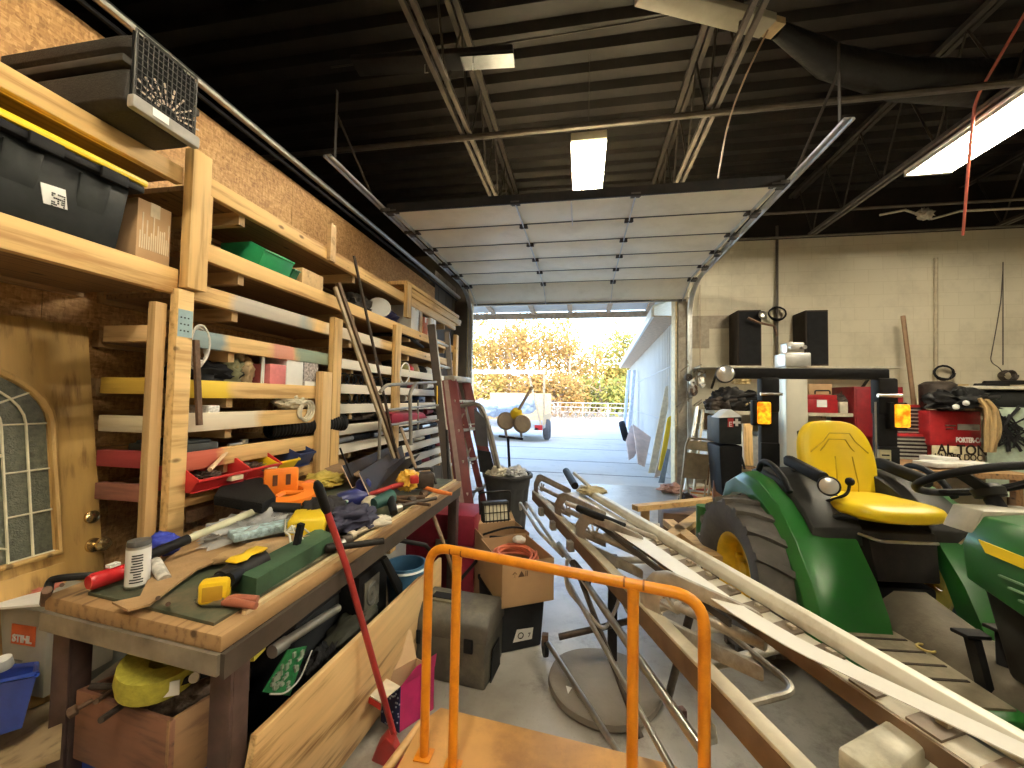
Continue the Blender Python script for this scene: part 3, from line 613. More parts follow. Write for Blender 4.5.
MB().bb(x1+.001, x1+.035, y0+.01, y1-.01, kz+.0, kz+.05).build('door_sill', mat('pale grey plastic', (.30, .285, .26), .5), ken, bevel=.008)
kd = MB().bb(x1+.0, x1+.006, y0+.02, y1-.02, kz+.05, kz+.30).build('door', mat('dark carrier mouth', (.008, .0075, .007), .8), ken)
mb = MB()
for i in range(13): yy = y0+.03+i*(y1-y0-.06)/12; mb.tube([(x1+.014, yy, kz+.06), (x1+.014, yy, kz+.30)], .0018, 5)
for i in range(11): zz = kz+.065+i*.0235; mb.tube([(x1+.017, y0+.025, zz), (x1+.017, y1-.025, zz)], .0018, 5)
mb.tube([(x1+.016, y0+.022, kz+.055), (x1+.016, y1-.022, kz+.055), (x1+.016, y1-.022, kz+.305), (x1+.016, y0+.022, kz+.305)], .004, 6, closed=True)
mb.build('wire_grid', mat('dark wire', (.045, .043, .04), .5, .3), kd)
mb = MB()
for i in range(10):
    for j in range(4):
        a = PI*(.06+.098*i); r = .045+.026*j; mb.box((x1+.008, 1.30+math.cos(a)*r, kz+.075+math.sin(a)*r*.85), (.003, .006, .016), rot('X', a-PI/2))
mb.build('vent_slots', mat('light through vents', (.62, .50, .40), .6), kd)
MB().bb(x1+.036, x1+.038, 1.22, 1.28, kz+.012, kz+.042).build('sticker', paper, ken)
# black tote with yellow lid on rail B
tz = zB+.002; tote = thing('storage_tote', 'big black storage tote with yellow lid on the upper left shelf', 'tote', (-2.08, .95, tz))
P = lambda y0, y1, x0, x1, z: [V((x, y, z)) for x, y in ((x0, y0), (x1, y0), (x1, y1), (x0, y1))]
MB().loft([P(.32, 1.285, -2.33, -1.85, tz), P(.28, 1.31, -2.36, -1.83, tz+.27)]).build('body', mat('dark tote plastic', (.02, .022, .022), .4, sc=20), tote, bevel=.012)
mb = MB()
for y in (.5, .72, .94, 1.14): MB().hexa([V(p) for p in ((-1.885, y, tz+.06), (-1.850, y, tz+.06), (-1.850, y+.09, tz+.06), (-1.885, y+.09, tz+.06), (-1.855, y, tz+.24), (-1.822, y, tz+.24), (-1.822, y+.10, tz+.24), (-1.855, y+.10, tz+.24))]).build('rib', mat('dark tote plastic', (.02, .022, .022), .4), tote, bevel=.006)
MB().loft([P(.25, 1.34, -2.38, -1.80, tz+.255), P(.25, 1.34, -2.38, -1.80, tz+.285)]).build('rim', black, tote, bevel=.006)
MB().loft([P(.26, 1.35, -2.385, -1.795, tz+.286), P(.26, 1.35, -2.385, -1.795, tz+.313), P(.32, 1.28, -2.33, -1.85, tz+.326)]).build('lid', yellow, tote, bevel=.008)
for y in (.42, .98, 1.18): MB().bb(-1.80, -1.785, y, y+.09, tz+.24, tz+.285).build('latch', black, tote, bevel=.005)
MB().prism([at(40, 182, x=-1.838), at(65, 190, x=-1.838), at(67, 210, x=-1.845), at(43, 203, x=-1.845)], (.003, 0, 0)).build('label_sticker', paper, tote)
lm = mat('print black', (.03, .03, .03), .7); q0 = at(45, 187, x=-1.834)
mb = MB(); rng = random.Random(3)
for i in range(7):
    for j in range(7):
        if rng.random() < .6: mb.bb(q0.x, q0.x+.002, q0.y+.018+i*.0055, q0.y+.022+i*.0055, q0.z-.058+j*.0075, q0.z-.053+j*.0075)
mb.build('printed_lines', lm, tote)
def carton(name, lab, x0, x1, y0, y1, z0, z1, m=card, cat='box', grp=None, tape=True, openf=False):
    b = thing(name, lab, cat, ((x0+x1)/2, (y0+y1)/2, z0), 0, grp)
    if openf:
        t = .006; MB().bb(x0, x1, y0, y1, z0, z0+t).bb(x0, x0+t, y0, y1, z0+t, z1).bb(x1-t, x1, y0, y1, z0+t, z1).bb(x0+t, x1-t, y0, y0+t, z0+t, z1).bb(x0+t, x1-t, y1-t, y1, z0+t, z1).build('walls', m, b)
    else:
        MB().bb(x0, x1, y0, y1, z0, z1).build('walls', m, b, bevel=.003)
        if tape: MB().bb(x0-.001, x1+.001, (y0+y1)/2-.02, (y0+y1)/2+.02, z1, z1+.001).bb(x1, x1+.001, (y0+y1)/2-.02, (y0+y1)/2+.02, z1-.06, z1).build('tape', mat('packing tape', (.60, .48, .30), .3), b)
    return b
cb = carton('cardboard_box', 'brown printed cardboard box beside the black tote on the upper left shelf', -2.30, -1.86, 1.36, 1.50, zB+.002, zB+.26)
mb = MB(); rng = random.Random(8)
for i in range(14): y = 1.37+.009*i; mb.bb(-1.86, -1.8585, y, y+.005, zB+.05, zB+.05+rng.uniform(.05, .16))
mb.build('print', mat('pale print', (.62, .5, .34), .7), cb)
# green bins on the second tier
def bin_(name, lab, y0, y1, x0, x1, z, h, m, grp=None, front=.5):
    b = thing(name, lab, 'bin', ((x0+x1)/2, (y0+y1)/2, z), 0, grp); t = .006
    Rr = lambda i, zz: [V((x0+i, y0+i, zz)), V((x1-i*1.5, y0+i, zz)), V((x1-i*1.5, y1-i, zz)), V((x0+i, y1-i, zz))]
    mb = MB().bb(x0+.01, x1-.02, y0+.01, y1-.01, z, z+t)
    for yy in (y0, y1-t): mb.prism([V((x0, yy, z+t)), V((x1-.03, yy, z+t)), V((x1+.015, yy, z+h*front)), V((x1-.08, yy, z+h)), V((x0, yy, z+h))], (0, t, 0))
    mb.bb(x0, x0+t, y0+t, y1-t, z+t, z+h)
    mb.hexa([V((x1-.036, y0+t, z+t)), V((x1-.03, y0+t, z+t)), V((x1-.03, y1-t, z+t)), V((x1-.036, y1-t, z+t)), V((x1+.008, y0+t, z+h*front)), V((x1+.015, y0+t, z+h*front)), V((x1+.015, y1-t, z+h*front)), V((x1+.008, y1-t, z+h*front))])
    mb.build('shell', m, b, bevel=.002); MB().bb(x1+.004, x1+.018, y0, y1, z+h*front-.012, z+h*front).build('lip', m, b, bevel=.002); return b
y_ = lambda px, py=270: yf(px, py)
bin_('storage_bin', 'bright green open plastic bin on the second shelf from the top', y_(263, 258), y_(293, 270), -2.12, XS-.005, z2-.02, .17, greenp, 'green bins', .72)
bin_('storage_bin', 'small dark green bin just behind the bright green one', y_(295, 275), y_(301, 278), -2.05, XS-.02, z2-.02, .10, mat('dark green plastic', (.02, .14, .07), .4), 'green bins', .9)
tag(MB().bb(-2.2, XS-.006, y_(303, 280), y_(324, 285), z2-.02, z2+.105).build('wood_block', pine_x, bevel=.004), 'pale timber offcut beside the green bins on the shelf', 'wood block')
# lumber stack at the far end, top tier
for i, (dy, dz, dx) in enumerate(((0, 0, 0), (.05, .045, -.005), (-.1, .09, .01))):
    tag(MB().bb(XS-.24+dx, XS+.02+dx, 3.95+dy, 5.72+dy, z1+.003+i*.045, z1+.003+i*.045+.042).build('lumber_board', pine, bevel=.004), ('lowest', 'middle', 'topmost')[i]+' of three fresh pine boards stacked at the far end of the top shelf', 'board', 'pine boards on the top shelf')
tag(MB().bb(XWL+.1, XS-.26, 3.85, 4.2, z1+.003, z1+.16).build('wood_block', pine_x, bevel=.004), 'dark timber block behind the stacked pine boards at the far end', 'wood block')
# far second-tier clutter
tag(MB().blob((-2.05, y_(375, 295), z2+.06), (.14, .18, .12), .5, 2, 5).build('cable_bundle', mat('dark wiring', (.05, .045, .04), .6, bmp=.5, sc=20)), 'dark tangle of wiring on the second shelf, left of the leaning white disc', 'bundle')
tag(MB().lathe([(.0, 0), (.10, 0), (.11, .012), (.10, .024), (0, .024)], (-1.92, y_(388, 302), z2+.10), (.5, -.8, .35), 20).build('white_disc', white), 'white round lid standing on edge on the second shelf', 'lid')
tag(MB().blob((-1.98, y_(396, 308), z2+.05), (.12, .2, .09), .4, 2, 11).build('blue_bag', mat('dark blue bag', (.03, .03, .12), .5)), 'dark blue bag beside the white round lid on the second shelf', 'bag')
for i, (px, w_, h_, m, lb) in enumerate(((412, .22, .30, white, 'white carton'), (419, .12, .26, mat('tan carton', (.6, .42, .25), .8), 'tan carton'), (424, .14, .22, mat('red orange carton', (.55, .15, .05), .7), 'red orange carton'), (431, .2, .25, white, 'tall white carton'))):
    yy = y_(px, 320); b = carton('carton', lb+[' nearest on the far end of the second shelf', ' between the white and the red carton on the second shelf', ' on the far end of the second shelf', ' past the red orange carton on the second shelf'][i], -2.15, XS-.008, yy, yy+w_, z2-.02, z2-.02+h_, m, 'carton', 'cartons on the second shelf', True)
# items between r1 and lower tiers, right bay
tag(MB().tube(rounded([(-2.1, y_(398, 335), zr[0]+.34), (-1.88, y_(410, 340), zr[0]+.38), (-1.86, y_(425, 345), zr[0]+.30)], .1), .02, 8).build('bent_hose', blackmet), 'bent dark hose on the third shelf near the ladder', 'hose')
tag(MB().blob((-1.92, y_(424, 330), r1.data.vertices[0].co.z*0+zf(424, 336)), (.05, .12, .06), .3, 2, 21).build('plastic_bag', white), 'crumpled white plastic bag at the far end of the third shelf', 'bag')
rng = random.Random(12)
for i in range(7):
    yy = y_(400+i*6, 360); m = [blackmet, grime, mat('olive rag', (.3, .28, .12), .8), red, mat('tan rag', (.5, .4, .25), .8), black, white][i]
    lbs = ['black rag', 'grimy dark rag', 'olive rag', 'red rag', 'tan rag', 'black cloth', 'white cloth']
    tag(MB().blob((-1.95, yy, zr[0]+.03), (.07, .09, .06), .5, 2, 30+i, 2).build('rag', m), lbs[i]+' heaped on the fourth shelf right of the third post', 'rag', 'rags on the fourth shelf')
# shelf z3 (left bay)
tag(MB().blob((-2.0, yf(232, 372), z3+.035), (.10, .20, .075), .45, 2, 3, flat=.5).build('black_bag', mat('black cloth', (.02, .02, .022), .8)), 'limp black bag on the yellow tipped shelf', 'bag')
tag(MB().blob((-1.99, yf(250, 370), z3+.05), (.08, .09, .09), .5, 2.2, 6).build('green_rag', mat('olive cloth', (.22, .22, .12), .8)), 'olive crumpled cloth behind the limp black bag', 'rag')
tag(MB().blob((-1.97, yf(262, 370), z3+.07), (.06, .06, .10), .4, 2, 9).build('paper_bag', mat('tan paper', (.55, .42, .25), .8)), 'crumpled tan paper bag left of the pink box', 'bag')
tag(MB().tube(rounded([(-1.86, yf(266, 372), z3-.01), (-1.855, yf(266, 372), z3+.18), (-1.86, yf(268, 372), z3+.18), (-1.86, yf(268, 372), z3-.01)], .03), .005, 6).build('cable_loop', white), 'loop of white cord hanging left of the pink box', 'cord')
def sbox(px0, px1, py, h, m, lab, z, nm='small_box', x1=XS-.008, dpt=.2, py_b=None):
    return carton(nm, lab, x1-dpt, x1, yf(px0, py), yf(px1, py), z, z+h, m, 'box', None, False)
pb = sbox(271, 287, 378, .14, mat('pink box', (.66, .20, .20), .6), 'pink and dark red box on the yellow tipped shelf', z3-.02)
sbox(287.5, 304, 378, .215, white, 'plain white box between the pink and the printed box', z3-.02)
pr_ = sbox(305, 319, 378, .19, mat('printed carton', (.36, .33, .32), .6, sc=60, var=.8), 'small printed grey box right of the plain white box', z3-.02)
MB().bb(XS-.008, XS-.006, yf(305, 378)+.01, yf(319, 378)-.01, z3-.015, z3+.03).build('white_band', paper, pr_)
tag(MB().tube([V((-1.86, yf(200, 352)+.05*math.cos(a), zf(198, 352)+.09*math.sin(a)+.002*a))+V((.0015*a, 0, 0)) for a in [i*.3 for i in range(80)]], .006, 6).build('cord_coil', mat('pale cord', (.62, .58, .52), .5)), 'pale cord coiled on a hook at the near end of the blue rail', 'cord')
tag(MB().bar((-1.815, yf(193, 345), zf(193, 340)), (-1.80, yf(194, 425), zf(194, 425)), .024, .016).build('iron_bar', rust), 'rusty iron bar hanging beside the lower left post', 'bar')
# shelf z4
sbox(210, 221, 410, .055, mat('white printed carton', (.66, .64, .60), .7, sc=70, var=.4), 'tiny white printed box alone on the fifth shelf', z4-.02)
gl = thing('rope_bundle', 'off-white rope bundle hanging over the fifth shelf', 'rope', (-1.9, yf(300, 408), z4))
MB().blob((-1.89, yf(299, 407), z4+.05), (.07, .14, .05), .3, 2.5, 4).build('bundle', mat('off white rope', (.62, .56, .42), .8, bmp=.5, sc=30), gl)
for i in range(3): MB().tube(arc((-1.82, yf(302, 415)+.02*i, z4-.01), .05+.008*i, 0, 2*PI, 16, (0, 1, .2), (0, 0, 1)), .008, 6).build('loop', mat('off white rope', (.62, .56, .42), .8), gl)
# shelf z5
tag(MB().bb(-2.15, XS-.01, yf(184, 440), yf(221, 436), z5-.02, z5+.035).bb(-2.12, XS-.03, yf(186, 440), yf(217, 436), z5+.035, z5+.05).build('tool_case', mat('slate case', (.045, .05, .052), .5), bevel=.008), 'flat slate grey tool case lying on the red sprayed shelf', 'case')
pp = thing('drain_pipe', 'black corrugated drain pipe lying along the sixth shelf with open end', 'pipe', (-1.9, YP2-.6, z5))
a, b = V((-1.95, yf(285, 430), z5+.06)), V((-1.80, YP2+.07, z5+.075)); mb = MB(); n_ = 46
mb.tube([a.lerp(b, i/n_) for i in range(n_+1)], [.060 if i % 2 else .054 for i in range(n_+1)], 18, cap=False); mb.build('wall', black, pp)
MB().lathe([(.060, 0), (.060, .03), (.050, .03), (.050, -.3)], b, b-a, 20).build('collar', black, pp)
wr = thing('ratchet_wrench', 'small chrome ratchet lying on the red sprayed shelf', 'wrench', (-1.86, yf(248, 437), z5)); MB().tube([(-1.85, yf(232, 438), z5+.008), (-1.86, yf(247, 438), z5+.008)], .008, 8).build('handle', steel, wr); MB().lathe([(0, -.012), (.02, -.012), (.02, .012), (0, .012)], (-1.86, yf(249, 437), z5+.016), n=14).build('head', steel, wr)
# bins below
bx = XS+.09
zb = zf(220, 480)-.01
rb = bin_('parts_bin', 'red open parts bin nearest the lower left post', YP1+.0, yf(235, 470), XS-.12, bx, z6+.002, .12, red, 'parts bins under the rails', .55)
rb2 = bin_('parts_bin', 'red open parts bin beside the yellow bin', yf(236, 468), yf(268, 462), XS-.12, bx-.01, z6+.002, .12, red, 'parts bins under the rails', .55)
bin_('parts_bin', 'yellow parts bin between the red bins and the blue bin', yf(266, 460), yf(290, 455), XS-.12, bx-.03, z6+.002, .11, yellow, 'parts bins under the rails', .6)
bin_('parts_bin', 'dark blue parts bin at the far end of the bin row', yf(289, 455), yf(306, 452), XS-.12, bx-.03, z6+.002, .13, mat('navy plastic', (.02, .04, .14), .4), 'parts bins under the rails', .7)
for b_, px in ((rb, 213), (rb2, 252)): MB().bb(bx-.01 if b_ is rb else bx-.02, bx+.021 if b_ is rb else bx+.011, yf(px, 474), yf(px, 474)+.07, z6+.03, z6+.052).build('label_strip', mat('cream label', (.75, .62, .42), .7), b_)
for b_, y in ((rb, YP1+.14), (rb2, yf(250, 466))): tag(MB().blob((XS-.02, y, z6+.05), (.07, .07, .03), .6, 3, int(y*10), flat=.6).build('hardware_pile', mat('mixed screws', (.10, .07, .055), .5, .4, .6, 60)), 'loose screws and bits in the %s' % ('near red bin' if b_ is rb else 'far red bin'), 'hardware', None, 'stuff')
tag(MB().tube([(bx-.02, yf(197, 478), z6+.10), (bx-.1, yf(228, 470), z6+.16)], [.011, .008], 8).build('wooden_stick', mat('pale stick', (.72, .50, .30), .6)), 'pale wooden stick poking out of the near red bin', 'stick')
# rows of pipe clamps on the right bay
def clamp(y, z, r, i, row):
    o = MB().lathe([(r, -.02), (r+.012, -.02), (r+.012, .02), (r, .02), (r, -.02)], (XS-.05, y, z), (.5, -.86, 0), 16).build('hose_clamp', black if i % 3 else blackmet)
    return tag(o, 'black hose ring standing in the %s row of rings right of the second post' % row, 'ring', 'hose rings in the %s row' % row)
for i in range(9): clamp(YP2+.12+i*.105, zr[1]+.044, .036, i, 'upper')
for i in range(8): clamp(YP2+.25+i*.105, zr[2]+.044, .036, i, 'lower')
for i in range(4):
    a, b = V((-2.1, YP2+.15+.3*i, zr[3]+.045)), V((-1.86, YP2+.45+.33*i, zr[3]+.06))
    tag(MB().blob(a.lerp(b, .5), (.10, .17, .045), .35, 2, 40+i, flat=.8).build('folded_tarp', [black, grime, black, mat('charcoal cloth', (.05, .05, .05), .8)][i]), ['black folded cloth nearest the second post on the seventh shelf', 'grimy folded cloth, second from the post on the seventh shelf', 'black folded cloth, third from the post on the seventh shelf', 'charcoal folded cloth farthest along the seventh shelf'][i], 'cloth', 'folded cloths')
for i in range(4):
    y = YP2+.1+i*.55; c = thing('chrome_tube', ['short chrome and black tube nearest the second post on the eighth shelf', 'chrome and black tube, second along the eighth shelf', 'chrome and black tube, third along the eighth shelf', 'chrome and black tube farthest along the eighth shelf'][i], 'tube', (XS-.03, y, zr[4]), 0, 'tubes on the eighth shelf')
    MB().cyl((XS-.02, y, zr[4]+.03), (XS-.02, y+.22, zr[4]+.035), .020, n=12).build('chrome_end', steel, c); MB().cyl((XS-.03, y+.22, zr[4]+.035), (XS-.03, y+.48, zr[4]+.035), .026, n=12).build('black_sleeve', black, c)
# right-end clutter on the shelves (toward the door)
rng = random.Random(77); names = [('tool_case', 'case'), ('grinder', 'grinder'), ('rag', 'rag'), ('spray_can', 'can'), ('jar', 'jar')]
colors = [('black', black), ('dark red', mat('maroon', (.22, .02, .03), .5)), ('grimy grey', grime), ('white', white), ('dark blue', mat('navy plastic', (.02, .04, .14), .4)), ('rusty', rust)]
tiers = ['fifth', 'sixth', 'seventh', 'eighth', 'ninth', 'tenth', 'lowest']
seen = {}
for r in range(7):
    y = YP3+.05+.07*r
    k = 0
    while y < 5.25:
        cn, cm = colors[(r*2+k) % 6]; kind = (k+r*2) % 4; ln = rng.uniform(.16, .34); z = zr[r+1]+.002
        tail = ', %s along the %s shelf beyond the third post' % (['first', 'second', 'third', 'fourth', 'fifth', 'sixth', 'seventh', 'eighth', 'ninth', 'tenth'][k], tiers[r])
        if kind == 0: tag(MB().bb(XS-.25, XS-.02, y, y+ln, z-.02, z+.07).bb(XS-.02, XS-.005, y+ln*.35, y+ln*.65, z+.02, z+.04).build('tool_case', cm, bevel=.012), cn+' tool case'+tail, 'case', 'shelf clutter by the third post')
        elif kind == 1: tag(MB().blob((XS-.1, y+ln/2, z+.03), (.08, ln*.5, .05), .45, 2.2, r*10+k, 2, flat=.6).build('rag', cm), cn+' crumpled rag'+tail, 'rag', 'shelf clutter by the third post')
        elif kind == 2:
            c = thing('spray_can', cn+' spray can'+tail, 'can', (XS-.06, y+.05, z-.02), 0, 'shelf clutter by the third post')
            MB().lathe([(0, 0), (.032, 0), (.033, .01), (.033, .11), (.02, .125), (.0, .125)], (XS-.06, y+.05, z-.02), n=14).build('can', cm, c); MB().lathe([(0, .125), (.012, .125), (.012, .145), (0, .145)], (XS-.06, y+.05, z-.02), n=10).build('nozzle', white, c); ln = .12
        else:
            c = thing('power_tool', cn+' power tool'+tail, 'power tool', (XS-.08, y+.1, z), 0, 'shelf clutter by the third post')
            MB().cyl((XS-.08, y, z+.045), (XS-.08, y+ln, z+.05), .038, .028, 14).build('motor', cm, c); MB().tube([(XS-.08, y+ln*.9, z+.05), (XS-.05, y+ln, z+.02), (XS-.03, y+ln+.06, z+.01)], .018, 8).build('grip', black, c)
        y += ln+rng.uniform(.05, .14); k += 1
# ------------------------------------------------------------------ bars leaning on the rack
def leanbar(name, lab, a, b, w, d, m, cat='bar', rnd=False, grp=None):
    mb = MB()
    if rnd: mb.tube([a, b], w/2, 10)
    else: mb.bar(a, b, w, d)
    return tag(mb.build(name, m), lab, cat, grp)
leanbar('metal_bar', 'pale flat bar leaning on the rack, lower end behind the bench', at(335, 287, x=-1.77), at(394, 458, x=-1.50), .03, .02, mat('pale bar', (.45, .36, .24), .5))
leanbar('wood_bar', 'brown strip leaning close beside the pale flat bar', at(338, 283, x=-1.76), at(398, 458, x=-1.48), .045, .02, mat('brown bar', (.16, .10, .06), .6))
leanbar('metal_rod', 'long thin black rod leaning highest against the rack', at(354, 256, x=-1.77), at(396, 452, x=-1.46), .022, 0, mat('brown black rod', (.05, .035, .025), .5), 'rod', True)
# ------------------------------------------------------------------ leaning front door (stored against the wall)
def dplane(px, py):   # door leans on the wall: x = -2.36 at the top, -2.02 at the floor
    d = at(px, py, z=0)-V((0, 0, H)); t0 = 1.0
    # plane through (x=-2.37,z=2.05) and (x=-2.06,z=0): x + .1512 z + 2.06 = 0
    dd = FW+RT*((px-512)/F)+UP*((384-py)/F); k = .1512; n = V((1, 0, k))
    t = -(2.06+k*H)/n.dot(dd); return V((0, 0, H))+dd*t
n = V((1, 0, .1512)).normalized()
fd = thing('oak_door', 'oak entry door with arched leaded glass leaning on the left wall', 'door', (-2.1, .6, 0))
pR0, pR1 = dplane(88, 327), dplane(104, 560); ye = pR0.y
xz = lambda z: -2.06-.1512*z
zt = pR0.z; L_ = 1.0
oakd = wood('golden oak', (.50, .31, .10), (.26, .14, .04), 2, .45, .8, (), False)
def dp(y, z, off=0): return V((xz(z), y, z))+n*off
def dbox(y0, y1, z0, z1, t0, t1): return MB().hexa([dp(y0, z0, t0), dp(y1, z0, t0), dp(y1, z1, t0), dp(y0, z1, t0), dp(y0, z0, t1), dp(y1, z0, t1), dp(y1, z1, t1), dp(y0, z1, t1)])
dbox(ye-L_, ye, .02, zt, -.045, 0).build('slab', oakd, fd, bevel=.003)
# arched glass
c = (dplane(0, 365)+dplane(0, 366))/2
ga = dplane(48, 450).y+.015; gtop = dplane(0, 365).z; gc = ye-L_/2; gw = ga-gc; gz0 = dplane(30, 560).z
gsp = gtop-.24
def gpt(y, z, off): return dp(y, z, off)
def archpts(w, z0, zs, ht, off, n_=16):
    P = [gpt(gc+w, z0, off)]
    for i in range(n_+1): a = PI*i/n_; P.append(gpt(gc+w*math.cos(a), zs+ht*math.sin(a), off))
    P.append(gpt(gc-w, z0, off)); return P
glass = mat('textured glass', (.085, .09, .06), .25, sc=60, var=.35, bmp=.5, spec=.8)
pts = archpts(gw-.02, gz0, gsp, gtop-gsp, .004)
gl_ = MB().poly(pts, [tuple(range(len(pts)))]).build('glass', glass, fd)
for w_, ht, r in ((gw, gtop-gsp+.015, .016),): MB().tube(archpts(w_, gz0, gsp, ht, .006), r, 8, closed=True).build('glass_frame', wood('oak trim', (.48, .30, .10), (.34, .19, .05), 2), fd)
lead = mat('pale came', (.66, .60, .42), .4)
mb = MB()
for k in (.80, .58): mb.tube(archpts((gw-.02)*k, gz0, gsp, (gtop-gsp)*k, .010), .005, 6)
for zz in (.03, .20, .37, .56):
    for s in (1, -1):
        for a, b in ((.58, .80), (.80, 1)):
            z = gz0+zz*1.0; mb.tube([gpt(gc+s*(gw-.02)*a, gsp-.60+zz+.04, .010), gpt(gc+s*(gw-.02)*b, gsp-.60+zz+.04, .010)], .004, 6)
for a in (.18, .36, .64, .82): mb.tube([gpt(gc+(gw-.02)*.58*math.cos(PI*a), gsp+(gtop-gsp)*.58*math.sin(PI*a), .010), gpt(gc+(gw-.02)*math.cos(PI*a), gsp+(gtop-gsp)*math.sin(PI*a), .010)], .004, 6)
dia = lambda u, v: gpt(gc+(gw-.02)*u, gz0+(gsp-gz0)*v, .010)
for s in (1, -1): mb.tube([dia(0, .98), dia(s*.58, .78)], .004, 6); mb.tube([dia(s*.58, .78), dia(0, .6)], .004, 6); mb.tube([dia(0, .6), dia(0, .3)], .004, 6); mb.tube([dia(0, .3), dia(s*.58, .12)], .004, 6); mb.tube([dia(s*.35, .85), dia(s*.35, .2)], .004, 6)
mb.build('leaded_came', lead, gl_)
brass = mat('aged brass', (.62, .46, .22), .22, .9)
kb = dplane(91, 517); dbk = MB().lathe([(0, 0), (.028, 0), (.028, .012), (.018, .02), (.0, .022)], kb, n, 20).build('deadbolt', brass, fd)
kb = dplane(93, 545); MB().lathe([(.0, 0), (.032, 0), (.030, .01), (.012, .014), (.012, .035), (.028, .05), (.03, .065), (.02, .078), (0, .08)], kb, n, 20).build('knob', brass, fd)
# raised lower panel
q = dplane(20, 575).z
if q > .3: dbox(ye-L_+.14, ye-.14, q-.36, q-.0, 0, .012).build('lower_panel', oakd, fd, bevel=.006)
# ------------------------------------------------------------------ workbench
BZ = .88; BX0, BX1, BY0, BY1 = -1.80, -.92, .93, 2.95
greent = mat('dark green bench top', (.06, .075, .045), .6, sc=9, var=.3, dirt=(.16, .12, .07), dsc=5)
bench = thing('workbench', 'long wooden workbench on rusty steel legs in front of the shelf rack', 'workbench', ((BX0+BX1)/2, 1.9, 0))
A_ = at(45, 592, z=BZ); B_ = at(222, 632, z=BZ)
NX0 = A_.x
MB().hexa([V(p) for p in ((NX0, A_.y-.0, BZ-.055), (BX1, B_.y, BZ-.055), (BX1+.02, BY1, BZ-.055), (BX0, BY1, BZ-.055), (NX0, A_.y, BZ-.012), (BX1, B_.y, BZ-.012), (BX1+.02, BY1, BZ-.012), (BX0, BY1, BZ-.012))]).build('top', wood('worn bench wood', (.36, .22, .10), (.20, .11, .05), 1, .6), bench, bevel=.004)
MB().hexa([V(p) for p in ((NX0+.12, A_.y+.03, BZ-.0118), (BX1-.06, B_.y+.035, BZ-.0118), (BX1-.05, BY1, BZ-.0118), (BX0+.1, BY1, BZ-.0118), (NX0+.12, A_.y+.03, BZ-.002), (BX1-.06, B_.y+.035, BZ-.002), (BX1-.05, BY1, BZ-.002), (BX0+.1, BY1, BZ-.002))]).build('green_surface', greent, bench, bevel=.001)
MB().bb(BX1-.035, BX1-.02, B_.y+.1, BY1, BZ-.0115, BZ-.0).build('edge_strip', mat('pale edge', (.66, .52, .30), .6), bench)
legm = mat('maroon rusted leg', (.075, .045, .04), .6, .2, .3, 16, .1)
MB().bar((NX0, A_.y-.003, BZ-.083), (BX1, B_.y-.003, BZ-.083), .012, .054, (0, 0, 1)).build('front_apron', mat('scuffed grey steel', (.26, .23, .18), .5, .3, .3, 12), bench)
MB().bb(BX1-.0, BX1+.014, B_.y, BY1, BZ-.12, BZ-.056).build('side_apron', mat('dark steel apron', (.075, .06, .048), .55, .3, .25, 8), bench)
for (x, y) in ((BX1-.035, B_.y+.035), (NX0+.04, A_.y+.02), (BX1-.035, BY1-.06), (BX0+.04, BY1-.06)): MB().bb(x-.025, x+.04, y-.004, y+.006, 0, BZ-.056).bb(x+.03, x+.04, y+.006, y+.06, 0, BZ-.056).build('leg', legm, bench, bevel=.003)
MB().bb(NX0+.05, BX1-.16, 1.0, BY1-.1, .10, .13).build('lower_shelf', wood('grey lower shelf', (.22, .17, .12), (.14, .10, .07), 1), bench)
bt = lambda px, py, dz=0: at(px, py, z=BZ+dz)     # a spot on the bench top
# --- spray can, red thermos, blue bag, papers
p = bt(137, 586); can = thing('spray_can', 'white labelled aerosol can standing at the near end of the bench', 'can', p)
MB().lathe([(0, 0), (.029, 0), (.031, .004), (.031, .128), (.029, .132)], p, n=24).build('body', steel, can); MB().lathe([(.0313, .010), (.0313, .122)], p, n=24).build('paper_label', paper, can)
MB().lathe([(.030, .130), (.031, .135), (.029, .146), (.0, .149)], p, n=24).build('cap', mat('dark grey cap', (.09, .09, .09), .4), can)
rr = random.Random(2); mb = MB()
d0 = (V((0, 0, H))-p); d0.z = 0; d0.normalize(); sx = V((-d0.y, d0.x, 0))
for i in range(11):
    w_ = rr.uniform(.25, .75); 
    for j in range(5):
        a = (-.7+.28*j)*w_; mb.box(p+(d0*math.cos(a)+sx*math.sin(a))*.0317+V((0, 0, .022+i*.0083)), (.008, .001, .0035), rot('Z', math.atan2(d0.y, d0.x)+a-PI/2))
mb.build('printed_lines', lm, can)
fl = thing('flashlight', 'red cylindrical flashlight lying behind the white aerosol can', 'flashlight', bt(105, 580))
a, b = bt(88, 583, .03), bt(128, 570, .03); MB().tube([a, a.lerp(b, .1), a.lerp(b, .75), b], [.020, .025, .025, .022], 16).build('body', mat('glossy red', (.50, .02, .025), .25), fl); c = a.lerp(b, .6); MB().box(c+V((0, 0, .032)), (.02, .03, .01)).build('switch', white, fl)
tag(MB().blob(bt(163, 545, .04), (.06, .05, .045), .25, 2, 8, flat=.7).build('blue_bag', mat('royal blue film', (.03, .05, .38), .4)), 'royal blue plastic bag behind the aerosol can', 'bag')
tag(MB().tube([bt(155+i*2.5, 562+4.5*i, .05-.008*i) for i in range(5)], .018, 10).build('paper_roll', mat('curled magazine', (.55, .52, .46), .7, sc=40, var=.5)), 'curled printed paper just right of the aerosol can', 'paper')
tag(MB().hexa([bt(186, 524), bt(214, 514), bt(210, 502), bt(184, 512)]+[q+V((0, 0, .055)) for q in (bt(186, 524), bt(214, 514), bt(210, 502), bt(184, 512))]).build('small_box', mat('brown printed carton', (.36, .20, .10), .7, sc=50, var=.4)), 'small brown printed box at the rear of the bench below the red bins', 'box')
